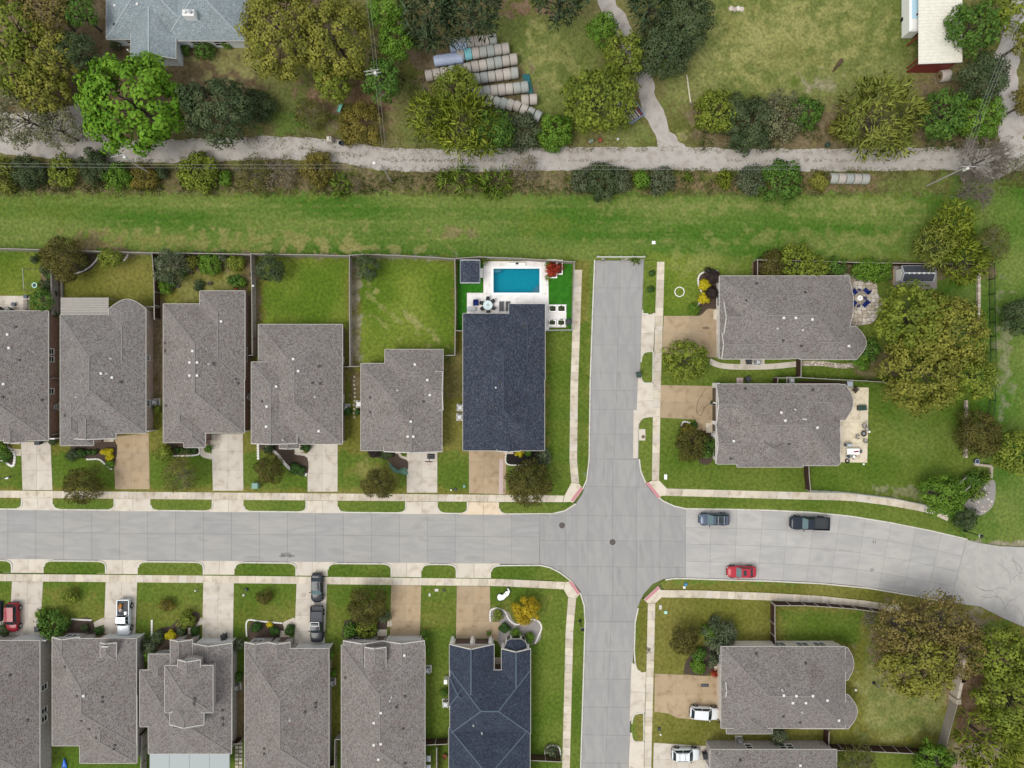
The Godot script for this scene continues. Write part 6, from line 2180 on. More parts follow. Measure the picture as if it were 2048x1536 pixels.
	var tr := thing("white_trailer", "long narrow white trailer with pale blue skylight left of the barn", "trailer", w(1829, 20, 2.5) - Vector3(0, 2.5 - L, 0))
	part(tr, "body", MB.new().cbox(Vector3(0, 1.35, 0), Vector3(1.5, 2.3, 6.4), 0.25).mesh(), M.plastic_white)
	part(tr, "skylight", MB.new().cbox(Vector3(0, 2.52, -0.2), Vector3(1.05, 0.06, 3.2), 0.02).mesh(), flat(0.45, 0.66, 0.78, 0.2))
	for s in [-1, 1]:
		part(tr, "wheel", MB.new().tube(Vector3(s * 0.62, 0.33, 0.4), Vector3(s * 0.80, 0.33, 0.4), 0.33, 0.33, 14).mesh(), M.tyre)
	# --- blue flatbed trailer full of timber
	tr = thing("flatbed_trailer", "blue flatbed trailer loaded with weathered poles beside the farm lane", "trailer", w(1265, 232), 0.60)
	part(tr, "deck", MB.new().box(Vector3(0, 0.55, -0.9), Vector3(2.5, 0.10, 3.8)).mesh(), M.blue)
	for s in [-1, 1]:
		part(tr, "side_rail", MB.new().cbox(Vector3(s * 1.25, 0.75, -0.9), Vector3(0.10, 0.5, 3.8), 0.02).mesh(), flat(0.22, 0.30, 0.42, 0.5))
		part(tr, "wheel", MB.new().tube(Vector3(s * 1.05, 0.35, -1.2), Vector3(s * 1.22, 0.35, -1.2), 0.35, 0.35, 14).mesh(), M.tyre)
	part(tr, "tail_rail", MB.new().cbox(Vector3(0, 0.75, 1.02), Vector3(2.6, 0.5, 0.10), 0.02).mesh(), flat(0.22, 0.30, 0.42, 0.5))
	for k in 6:
		var lg := thing("timber_pole", "%s weathered pole from the left on the blue trailer" % nth(k), "pole", tr.position + Basis(Vector3.UP, 0.60) * Vector3(-0.95 + 0.38 * k, 0.75, -0.9), 0.60 + rng.randf_range(-0.03, 0.03), "poles on the blue trailer")
		part(lg, "log", MB.new().tube(Vector3(0, 0.0, -1.8), Vector3(0, 0.0, 1.75), 0.13, 0.15, 10).mesh(), M.log if k != 5 else flat(0.22, 0.06, 0.06, 0.8))
	# --- odds and ends
	var tp := thing("teal_panel", "teal ribbed metal panel leaning at the end of the bale rows", "panel", w(1055.5, 168, 0.7), 0.22)
	part(tp, "sheet", MB.new().box(Vector3.ZERO, Vector3(1.15, 0.05, 3.0), Basis(Vector3.FORWARD, 0.35)).mesh(), M.teal)
	for k in 5:
		part(tp, "rib", MB.new().box(Vector3(0, 0.045, -1.3 + 0.65 * k), Vector3(1.15, 0.05, 0.07), Basis(Vector3.FORWARD, 0.35)).mesh(), M.teal)
	for q in [[684, 288.5, "left"], [693, 288.5, "right"]]:
		var tb := thing("dark_tub", "%s one of two round dark tubs by the track" % q[2], "tub", w(q[0], q[1]), 0.0, "tubs by the track")
		part(tb, "body", MB.new().lathe(Vector3.ZERO, [Vector2(0.28, 0), Vector2(0.36, 0.55), Vector2(0.38, 0.58), Vector2(0.33, 0.57), Vector2(0.27, 0.1), Vector2(0, 0.08)], 16).mesh(), flat(0.02, 0.03, 0.05, 0.5))
	var sw := thing("green_slide", "small green plastic slide under the olive shrubs", "slide", w(682, 219), -0.6)
	part(sw, "chute", MB.new().box(Vector3(0, 0.5, 0.1), Vector3(0.5, 0.05, 1.2), Basis(Vector3.RIGHT, 0.6)).mesh(), flat(0.10, 0.34, 0.27, 0.5))
	part(sw, "ladder", MB.new().box(Vector3(0, 0.45, -0.5), Vector3(0.5, 0.9, 0.1)).mesh(), M.box_green)
	for s in [-1, 1]:
		part(sw, "side_rail", MB.new().box(Vector3(s * 0.26, 0.58, 0.1), Vector3(0.04, 0.18, 1.2), Basis(Vector3.RIGHT, 0.6)).mesh(), M.box_green)
	var lb := thing("fallen_log", "pale fallen trunk lying in the pasture beside the lane", "log", w(1376, 180), 0.0)
	part(lb, "trunk", MB.new().tube(Vector3(-0.25, 0.12, -2.2), Vector3(0.35, 0.12, 2.0), 0.11, 0.14, 8).mesh(), flat(0.52, 0.48, 0.36, 0.9))
	for k in 4:
		part(lb, "branch", MB.new().tube(Vector3(0.3, 0.15, 1.7), Vector3(0.3 + rng.randf_range(-0.5, 1.0), 0.2, 2.2 + rng.randf_range(-0.2, 0.7)), 0.05, 0.02, 5).mesh(), M.twig)
	lb = thing("pale_boulder", "cluster of pale rocks near the top of the pasture", "rock", w(1472, 18))
	for k in 4:
		part(lb, "stone", MB.new().lathe(Vector3(-0.8 + 0.55 * k, 0.0, 0.12 * (k % 2)), [Vector2(0.42, 0.0), Vector2(0.36, 0.18), Vector2(0.15, 0.26), Vector2(0, 0.27)], 7).mesh(), M.rock[2 + k % 3])
	var bb := thing("barrel", "dented green and brown barrel lying by the track", "barrel", w(1181, 283, 0.4), 0.5)
	part(bb, "drum", MB.new().tube(Vector3(-0.4, 0, 0), Vector3(0.4, 0, 0), 0.30, 0.30, 16).mesh(), flat(0.16, 0.22, 0.16, 0.7))
	for k in 3:
		part(bb, "hoop", MB.new().tube(Vector3(-0.42 + 0.4 * k, 0, 0), Vector3(-0.38 + 0.4 * k, 0, 0), 0.315, 0.315, 16).mesh(), flat(0.25, 0.12, 0.08, 0.8))
	bb = thing("red_mower", "small red machine in the grass right of the green barrel", "mower", w(1200, 281.5), 0.4)
	part(bb, "deck", MB.new().cbox(Vector3(0, 0.25, 0), Vector3(0.5, 0.2, 0.6), 0.05).mesh(), flat(0.28, 0.06, 0.03, 0.5))
	part(bb, "handle", MB.new().tube(Vector3(0, 0.35, -0.3), Vector3(0, 0.9, -0.8), 0.02, 0.02, 5).mesh(), M.black_metal)
	for k in 4:
		part(bb, "wheel", MB.new().tube(Vector3(-0.28 + 0.5 * (k % 2), 0.12, -0.25 + 0.5 * (k / 2)), Vector3(-0.22 + 0.5 * (k % 2), 0.12, -0.25 + 0.5 * (k / 2)), 0.12, 0.12, 10).mesh(), M.tyre)
	bb = thing("white_bucket", "white bucket standing in the grass west of the farm lane", "bucket", w(1235, 280))
	part(bb, "body", MB.new().lathe(Vector3.ZERO, [Vector2(0.14, 0), Vector2(0.18, 0.36), Vector2(0.15, 0.36), Vector2(0.12, 0.05), Vector2(0, 0.05)], 12).mesh(), M.plastic_white)
	bb = thing("green_bin", "dark green round bin below the pasture shrubs by the track", "bin", w(1652, 292))
	part(bb, "body", MB.new().lathe(Vector3.ZERO, [Vector2(0.28, 0), Vector2(0.34, 0.6), Vector2(0.36, 0.65), Vector2(0.0, 0.72)], 14).mesh(), M.plastic_green)
	bb = thing("white_crate", "pale crate under the trees at the left", "crate", w(158, 148), 0.2)
	part(bb, "body", MB.new().cbox(Vector3(0, 0.4, 0), Vector3(0.7, 0.8, 0.9), 0.03).mesh(), M.grey_metal)
	part(bb, "lid", MB.new().cbox(Vector3(0, 0.83, 0), Vector3(0.74, 0.06, 0.94), 0.02).mesh(), M.pale_metal)
	bb = thing("letterbox", "pale stone letterbox pillar where the track widens", "letterbox", w(662, 283))
	part(bb, "pillar", MB.new().cbox(Vector3(0, 0.6, 0), Vector3(0.75, 1.2, 0.75), 0.08).mesh(), M.rock[2])
	part(bb, "box", MB.new().cbox(Vector3(0, 1.35, 0), Vector3(0.25, 0.3, 0.5), 0.08).mesh(), M.pale_metal)
	# --- poles and wires
	pole("utility pole with transformer and crossarm south of the track at the left", 307, 350, 9.5, 1, false, 0.2)
	pole("utility pole with street lamp leaning over the track", 782, 362, 8.0, 0, true, 0.0)
	pole("utility pole with two crossarms rising from the ivy-covered trees", 768, 195, 9.5, 2, false, 0.15)
	pole("utility pole at the right, beside the bare tree", 1853, 372, 10.0, 1, false, 0.0)
	pole("utility pole standing in the trees at the top right corner", 1955, 100, 10.5, 1, false, -0.7)
	var y1 := 9.3
	wires("pair of overhead wires following the track from the left pole", w(-60, 326, y1), w(905, 329, 8.0), 0.5, [Vector3(0, 0, 0), Vector3(0, -0.2, 0.4)])
	wires("pair of overhead wires following the track to the right pole", w(905, 329, 8.0), w(1926, 327, 9.8), 0.7, [Vector3(0, 0, 0), Vector3(0, -0.2, 0.5)])
	wires("overhead wires running down from the top edge to the track", w(733, -30, 9.4), w(768, 300, 6.5), 0.3, [Vector3(-0.2, 0, 0), Vector3(0.25, 0, 0)])
	wires("overhead wires running down between the trees at the top right", w(2034, 46, 10.3), w(1926, 327, 9.8), 0.5, [Vector3(-0.35, 0, 0), Vector3(0.05, 0, 0.1), Vector3(0.45, 0, 0.2)])
	# --- a brown pony grazing
	pony()


# ---------------------------------------------------------------- one continuous body from joints
func blobby(bones: Array, cell: float, k := 0.06) -> ArrayMesh:
	# each bone: from, to, radius, radius; joined smoothly and meshed as surface nets
	var lo := Vector3(1e9, 1e9, 1e9)
	var hi := -lo
	for b in bones:
		for p: Vector3 in [b[0], b[1]]:
			var r := maxf(b[2], b[3]) + cell * 2.0
			lo = lo.min(p - Vector3.ONE * r)
			hi = hi.max(p + Vector3.ONE * r)
	var n := Vector3i(((hi - lo) / cell).ceil()) + Vector3i.ONE
	var field := PackedFloat32Array()
	field.resize(n.x * n.y * n.z)
	var i := 0
	for z in n.z:
		for y in n.y:
			for x in n.x:
				var p := lo + Vector3(x, y, z) * cell
				var d := 1e3
				for b in bones:
					var a: Vector3 = b[0]
					var ab: Vector3 = b[1] - a
					var t := clampf((p - a).dot(ab) / maxf(ab.length_squared(), 1e-6), 0.0, 1.0)
					var e := (p - a - ab * t).length() - lerpf(b[2], b[3], t)
					var hh := maxf(k - absf(d - e), 0.0) / k
					d = minf(d, e) - hh * hh * k * 0.25
				field[i] = d
				i += 1
	var at := {}
	var verts := PackedVector3Array()
	var sx := 1
	var sy := n.x
	var sz := n.x * n.y
	var out := MB.new()
	for z in n.z - 1:
		for y in n.y - 1:
			for x in n.x - 1:
				var base := x + y * sy + z * sz
				var sum := Vector3.ZERO
				var cnt := 0
				for e in [[0, sx], [0, sy], [0, sz], [sx, sx + sy], [sx, sx + sz], [sy, sy + sx], [sy, sy + sz], [sz, sz + sx], [sz, sz + sy], [sx + sy, sx + sy + sz], [sx + sz, sx + sy + sz], [sy + sz, sx + sy + sz]]:
					var f0 := field[base + e[0]]
					var f1 := field[base + e[1]]
					if (f0 < 0.0) != (f1 < 0.0):
						var t := f0 / (f0 - f1)
						var c0 := Vector3(e[0] % sy, (e[0] % sz) / sy, e[0] / sz)
						var c1 := Vector3(e[1] % sy, (e[1] % sz) / sy, e[1] / sz)
						sum += c0.lerp(c1, t)
						cnt += 1
				if cnt:
					at[base] = verts.size()
					verts.append(lo + (Vector3(x, y, z) + sum / cnt) * cell)
	var nor := PackedVector3Array()
	nor.resize(verts.size())
	var tris := PackedInt32Array()
	for base: int in at:
		for ax in 3:
			var d0: int = [sx, sy, sz][ax]
			var d1: int = [sy, sz, sx][ax]
			var d2: int = [sz, sx, sy][ax]
			var f0 := field[base]
			var f1 := field[base + d0]
			if (f0 < 0.0) != (f1 < 0.0) and at.has(base - d1) and at.has(base - d2) and at.has(base - d1 - d2):
				var q := [at[base], at[base - d1], at[base - d1 - d2], at[base - d2]]
				if f0 > 0.0:
					q.reverse()
				tris.append_array(PackedInt32Array([q[0], q[1], q[2], q[0], q[2], q[3]]))
	for t in tris.size() / 3:
		var a := verts[tris[t * 3]]
		var b := verts[tris[t * 3 + 1]]
		var c := verts[tris[t * 3 + 2]]
		var fn := (b - a).cross(c - a)
		for j in 3:
			nor[tris[t * 3 + j]] += fn
	for j in nor.size():
		nor[j] = nor[j].normalized()
	for t in tris.size() / 3:
		var q := [tris[t * 3], tris[t * 3 + 1], tris[t * 3 + 2]]
		out.stri(verts[q[0]], verts[q[1]], verts[q[2]], nor[q[0]], nor[q[1]], nor[q[2]])
	return out.mesh()


func pony() -> void:
	# faces south-west with its head down in the grass
	var o := thing("pony", "dark brown pony grazing alone in the dry pasture", "pony", w(1672, 133), 0.0)
	var bs := Basis(Vector3.UP, deg_to_rad(-125.0))
	var B := []
	var V := func(x: float, y: float, z: float) -> Vector3: return bs * Vector3(x, y, z)
	B.append([V.call(-0.55, 1.02, 0), V.call(-0.15, 0.98, 0), 0.25, 0.25])
	B.append([V.call(-0.15, 0.98, 0), V.call(0.35, 1.0, 0), 0.25, 0.24])
	B.append([V.call(0.42, 1.06, 0), V.call(0.78, 0.82, 0), 0.19, 0.13])
	B.append([V.call(0.78, 0.82, 0), V.call(1.00, 0.42, 0), 0.13, 0.11])
	B.append([V.call(1.00, 0.40, 0), V.call(1.16, 0.14, 0), 0.105, 0.065])
	for s in [-1, 1]:
		B.append([V.call(0.96, 0.52, s * 0.06), V.call(0.93, 0.62, s * 0.08), 0.03, 0.015])
		B.append([V.call(0.38, 0.90, s * 0.13), V.call(0.38, 0.46, s * 0.14), 0.10, 0.055])
		B.append([V.call(0.38, 0.46, s * 0.14), V.call(0.36 + 0.1 * s, 0.06, s * 0.14), 0.05, 0.045])
		B.append([V.call(-0.52, 0.95, s * 0.14), V.call(-0.40, 0.62, s * 0.16), 0.15, 0.085])
		B.append([V.call(-0.40, 0.62, s * 0.16), V.call(-0.62, 0.40, s * 0.16), 0.075, 0.05])
		B.append([V.call(-0.62, 0.40, s * 0.16), V.call(-0.58, 0.06, s * 0.16), 0.05, 0.045])
	part(o, "body", blobby(B, 0.045, 0.08), flat(0.075, 0.042, 0.022, 0.7))
	var mane := MB.new()
	for k in 7:
		var t := k / 6.0
		var a: Vector3 = V.call(lerpf(0.40, 0.98, t), lerpf(1.27, 0.66, t) + 0.05 * sin(t * PI), 0)
		mane.tube(a, a + V.call(0.02, -0.12, 0.10), 0.05, 0.02, 5)
	part(o, "mane", mane.mesh(), flat(0.02, 0.014, 0.01, 0.8))
	part(o, "tail", MB.new().tube(V.call(-0.80, 1.10, 0), V.call(-0.92, 0.70, 0), 0.05, 0.06, 6).tube(V.call(-0.92, 0.70, 0), V.call(-0.90, 0.35, 0), 0.06, 0.015, 6).mesh(), flat(0.02, 0.014, 0.01, 0.8))
	part(o, "hooves", MB.new().tube(V.call(0.46, 0, 0.14), V.call(0.46, 0.08, 0.14), 0.06, 0.05, 8).tube(V.call(0.26, 0, -0.14), V.call(0.26, 0.08, -0.14), 0.06, 0.05, 8).tube(V.call(-0.58, 0, 0.16), V.call(-0.58, 0.08, 0.16), 0.06, 0.05, 8).tube(V.call(-0.58, 0, -0.16), V.call(-0.58, 0.08, -0.16), 0.06, 0.05, 8).mesh(), flat(0.02, 0.018, 0.016, 0.6))


# ---------------------------------------------------------------- vehicles; forward is +x
func shell(stations: Array) -> MB:
	# stations along the car: x, half width, sill height, shoulder height, crown above the shoulder
	var rows := []
	for s in stations:
		var hw: float = s[1]
		var y0: float = s[2]
		var y1: float = s[3]
		var line := PackedVector3Array()
		for p in [[0.86, 0.0], [0.97, 0.12], [1.0, 0.45], [0.985, 0.75], [0.93, 0.93], [0.80, 1.0], [0.4, 1.0], [0.0, 1.0]]:
			var up: float = s[4] * (1.0 - p[0] * p[0]) if p[1] >= 1.0 else 0.0
			line.append(Vector3(s[0], lerpf(y0, y1, p[1]) + up, -hw * p[0]))
		for k in range(6, -1, -1):
			line.append(Vector3(line[k].x, line[k].y, -line[k].z))
		rows.append(line)
	var b := MB.new().grid(rows)
	for e in [0, rows.size() - 1]:
		var c := Vector3.ZERO
		for p: Vector3 in rows[e]:
			c += p / rows[e].size()
		for k in rows[e].size() - 1:
			if e == 0:
				b.tri(c, rows[e][k + 1], rows[e][k])
			else:
				b.tri(c, rows[e][k], rows[e][k + 1])
	return b


func vehicle(called: String, label: String, px: float, py: float, heading: float, kind: String, length: float, wide: float, paintm: Material, extras := "") -> Node3D:
	var lvl := 0.0 if "street" in extras else L + 0.022
	var o := thing(called, label, {"sedan": "car", "suv": "car", "pickup": "pickup truck"}[kind], w(px, py, lvl), heading)
	var hl := length * 0.5
	var hw := wide * 0.5
	var st: Array
	var cab: Array   # belt front, belt rear, roof front, roof rear, belt height, roof height
	if kind == "sedan":
		st = [[-hl, hw * 0.55, 0.44, 0.76, 0.02], [-hl * 0.98, hw * 0.74, 0.34, 0.88, 0.03], [-hl * 0.91, hw * 0.89, 0.27, 0.95, 0.04], [-hl * 0.80, hw * 0.96, 0.23, 0.98, 0.04], [-hl * 0.55, hw, 0.20, 0.98, 0.04], [0, hw, 0.20, 0.95, 0.04], [hl * 0.35, hw, 0.20, 0.92, 0.05], [hl * 0.62, hw * 0.98, 0.22, 0.87, 0.07], [hl * 0.80, hw * 0.93, 0.26, 0.79, 0.06], [hl * 0.91, hw * 0.82, 0.30, 0.70, 0.05], [hl * 0.97, hw * 0.66, 0.36, 0.61, 0.03], [hl, hw * 0.44, 0.42, 0.54, 0.02]]
		cab = [hl * 0.36, -hl * 0.78, hl * 0.06, -hl * 0.50, 0.95, 1.42]
	elif kind == "suv":
		st = [[-hl, hw * 0.58, 0.52, 0.88, 0.02], [-hl * 0.98, hw * 0.78, 0.42, 1.00, 0.03], [-hl * 0.91, hw * 0.91, 0.33, 1.06, 0.03], [-hl * 0.80, hw * 0.98, 0.28, 1.08, 0.03], [-hl * 0.4, hw, 0.26, 1.06, 0.03], [0, hw, 0.26, 1.05, 0.04], [hl * 0.42, hw, 0.26, 1.04, 0.05], [hl * 0.66, hw * 0.98, 0.28, 1.00, 0.07], [hl * 0.82, hw * 0.93, 0.32, 0.93, 0.06], [hl * 0.92, hw * 0.82, 0.36, 0.84, 0.05], [hl * 0.975, hw * 0.66, 0.42, 0.73, 0.03], [hl, hw * 0.44, 0.48, 0.64, 0.02]]
		cab = [hl * 0.44, -hl * 0.94, hl * 0.14, -hl * 0.76, 1.05, 1.68]
	else:
		st = [[-hl, hw * 0.90, 0.55, 0.80, 0.0], [-hl * 0.985, hw * 0.96, 0.45, 0.86, 0.0], [-hl * 0.12, hw * 0.98, 0.38, 0.88, 0.0], [-hl * 0.11, hw * 0.99, 0.36, 1.18, 0.03], [hl * 0.30, hw, 0.36, 1.16, 0.04], [hl * 0.40, hw, 0.36, 1.16, 0.05], [hl * 0.70, hw * 0.98, 0.38, 1.12, 0.06], [hl * 0.88, hw * 0.93, 0.42, 1.06, 0.05], [hl * 0.95, hw * 0.83, 0.45, 1.0, 0.04], [hl * 0.985, hw * 0.70, 0.48, 0.91, 0.03], [hl, hw * 0.52, 0.53, 0.82, 0.02]]
		cab = [hl * 0.42, -hl * 0.14, hl * 0.20, -hl * 0.09, 1.16, 1.84]
	part(o, "body", shell(st).mesh(), paintm)
	# glasshouse: four raked panes and a roof panel
	var bw := hw * 0.88
	var rw := hw * 0.70
	var F := [Vector3(cab[0], cab[4], -bw), Vector3(cab[0], cab[4], bw), Vector3(cab[2], cab[5] - 0.05, rw), Vector3(cab[2], cab[5] - 0.05, -rw)]
	var Rr := [Vector3(cab[1], cab[4], -bw * 0.94), Vector3(cab[1], cab[4], bw * 0.94), Vector3(cab[3], cab[5] - 0.05, rw * 0.94), Vector3(cab[3], cab[5] - 0.05, -rw * 0.94)]
	var m := MB.new()
	var bowf := Vector3(0.10, 0.01, 0)
	for k in 4:   # slightly curved windscreen
		var t0 := k / 4.0
		var t1 := (k + 1) / 4.0
		m.quad(F[0].lerp(F[1], t1) + bowf * sin(PI * t1), F[0].lerp(F[1], t0) + bowf * sin(PI * t0), F[3].lerp(F[2], t0) + bowf * 0.6 * sin(PI * t0), F[3].lerp(F[2], t1) + bowf * 0.6 * sin(PI * t1))
	part(o, "windscreen", m.mesh(), M.glass_reflection if "pale" in extras else M.glass_car)  # pale windscreens carry their reflection in the glass colour
	m = MB.new()
	m.quad(Rr[0], Rr[1], Rr[2], Rr[3])
	part(o, "rear_window", m.mesh(), M.glass_car)
	m = MB.new()
	m.quad(F[1], Rr[1], Rr[2], F[2])
	part(o, "side_window", m.mesh(), M.glass_car)
	m = MB.new()
	m.quad(Rr[0], F[0], F[3], Rr[3])
	part(o, "side_window", m.mesh(), M.glass_car)
	m = MB.new()
	for s in [-1, 1]:
		var f0: Vector3 = F[0] if s < 0 else F[1]
		var f1: Vector3 = F[3] if s < 0 else F[2]
		var q0: Vector3 = Rr[0] if s < 0 else Rr[1]
		var q1: Vector3 = Rr[3] if s < 0 else Rr[2]
		m = MB.new()
		m.bar(f0, f1, 0.07, 0.06)
		m.bar(q0, q1, 0.09, 0.06)
		m.bar(f0.lerp(q0, 0.48), f1.lerp(q1, 0.48), 0.07, 0.05)
		m.bar(f1, q1, 0.07, 0.06)
		part(o, "window_frame", m.mesh(), paintm)
	var rows := []
	for i in 7:
		var t := i / 6.0
		var x := lerpf(cab[3] - 0.06, cab[2] + 0.06, t)
		var line := PackedVector3Array()
		for j in 7:
			var z := -1.0 + j / 3.0
			line.append(Vector3(x, cab[5] - 0.045 + 0.055 * (1.0 - z * z) * (0.35 + 0.65 * sin(PI * clampf(t, 0.05, 0.95))), z * (rw + 0.03) * (1.0 if i > 0 and i < 6 else 0.96)))
		rows.append(line)
	var rf := part(o, "roof", MB.new().grid(rows).mesh(), paintm)
	if "sunroof" in extras:
		part(rf, "sunroof", MB.new().cbox(Vector3((cab[2] + cab[3]) * 0.5 + 0.18, cab[5] + 0.012, 0), Vector3(0.46, 0.02, rw * 1.25), 0.006).mesh(), M.glass_car)
	if "glassroof" in extras:
		part(rf, "sunroof", MB.new().cbox(Vector3((cab[2] + cab[3]) * 0.5 - 0.05, cab[5] + 0.012, 0), Vector3((cab[2] - cab[3]) * 0.72, 0.02, rw * 1.4), 0.006).mesh(), M.glass_car)
	if "bars" in extras:
		for x in [0.25, 0.68]:
			part(rf, "roof_bar", MB.new().cbox(Vector3(lerpf(cab[3], cab[2], x), cab[5] + 0.07, 0), Vector3(0.06, 0.04, rw * 1.95), 0.01).mesh(), M.steel if not "darkbars" in extras else M.grey_paint)
		for s in [-1, 1]:
			part(rf, "roof_rail", MB.new().cbox(Vector3((cab[2] + cab[3]) * 0.5, cab[5] + 0.02, s * rw * 0.93), Vector3((cab[2] - cab[3]) * 0.85, 0.05, 0.04), 0.01).mesh(), M.black_metal)
	if "rack" in extras:
		for q in [[0.0, 0.34, 1.24, 0.07], [0.0, -0.20, 1.24, 0.07]]:
			part(rf, "rack_bar", MB.new().cbox(Vector3(cab[3] - 0.15 + q[1], cab[5] + 0.06, 0), Vector3(q[3], 0.05, q[2]), 0.01).mesh(), M.plastic_white)
		for s in [-1, 1]:
			part(rf, "rack_bar", MB.new().cbox(Vector3(cab[3] - 0.08, cab[5] + 0.06, s * 0.6), Vector3(0.60, 0.05, 0.06), 0.01).mesh(), M.plastic_white)
	# wheels in dark arches
	var wr := 0.34 if kind == "sedan" else (0.37 if kind == "suv" else 0.41)
	for x in [-hl * 0.60, hl * 0.62]:
		for s in [-1, 1]:
			var tyre := part(o, "wheel", MB.new().tube(Vector3(0, 0, -0.11), Vector3(0, 0, 0.11), wr, wr, 18).mesh(), M.tyre, Vector3(x, wr, s * (hw - 0.06)))
			part(tyre, "rim", MB.new().tube(Vector3(0, 0, s * 0.10), Vector3(0, 0, s * 0.125), wr * 0.66, wr * 0.62, 14).mesh(), M.rim)
			part(o, "wheel_arch", MB.new().tube(Vector3(x, wr + 0.02, s * (hw * 0.985 - 0.02)), Vector3(x, wr + 0.02, s * (hw * 0.985 + 0.012)), wr * 1.16, wr * 1.14, 18).mesh(), M.plastic_dark)
	for s in [-1, 1]:
		part(o, "headlight", MB.new().cbox(Vector3(hl * 0.90, st[-3][3] - 0.09, s * hw * 0.60), Vector3(0.24, 0.10, 0.30), 0.04, Basis(Vector3.UP, s * 0.5)).mesh(), M.lamp_glass)
		part(o, "taillight", MB.new().cbox(Vector3(-hl * 0.93, st[1][3] - 0.10, s * hw * 0.72), Vector3(0.16, 0.16, 0.26), 0.03).mesh(), M.lamp_red)
		part(o, "mirror", MB.new().cbox(Vector3(cab[0] - 0.22, cab[4] + 0.06, s * (hw + 0.09)), Vector3(0.12, 0.14, 0.22), 0.03).mesh(), M.plastic_dark if not "samemirror" in extras else paintm)
	part(o, "front_bumper", MB.new().cbox(Vector3(hl * 0.985, 0.42, 0), Vector3(0.10, 0.20, hw * 1.25), 0.03).mesh(), M.plastic_dark)
	part(o, "rear_bumper", MB.new().cbox(Vector3(-hl * 0.99, 0.48, 0), Vector3(0.12, 0.18, hw * 1.6), 0.03).mesh(), M.plastic_dark if kind != "pickup" else M.grey_metal)
	if kind == "pickup":
		var b0 := -hl * 0.13
		var ln := hl * 0.85
		for s in [-1, 1]:
			part(o, "bed_side", MB.new().cbox(Vector3(b0 - ln * 0.5, 1.0, s * (hw * 0.94 - 0.02)), Vector3(ln, 0.42, 0.12), 0.04).mesh(), paintm)
		part(o, "tailgate", MB.new().cbox(Vector3(-hl * 0.975, 1.0, 0), Vector3(0.10, 0.40, hw * 1.78), 0.03).mesh(), paintm)
		part(o, "bed_liner", MB.new().box(Vector3(b0 - ln * 0.5, 0.90, 0), Vector3(ln - 0.1, 0.03, hw * 1.66)).mesh(), M.plastic_dark)
		if "toolbox" in extras:
			part(o, "bed_cover", MB.new().cbox(Vector3(b0 - ln * 0.36, 1.2, 0), Vector3(ln * 0.66, 0.06, hw * 1.66), 0.02).mesh(), M.cloth_grey)
	return o


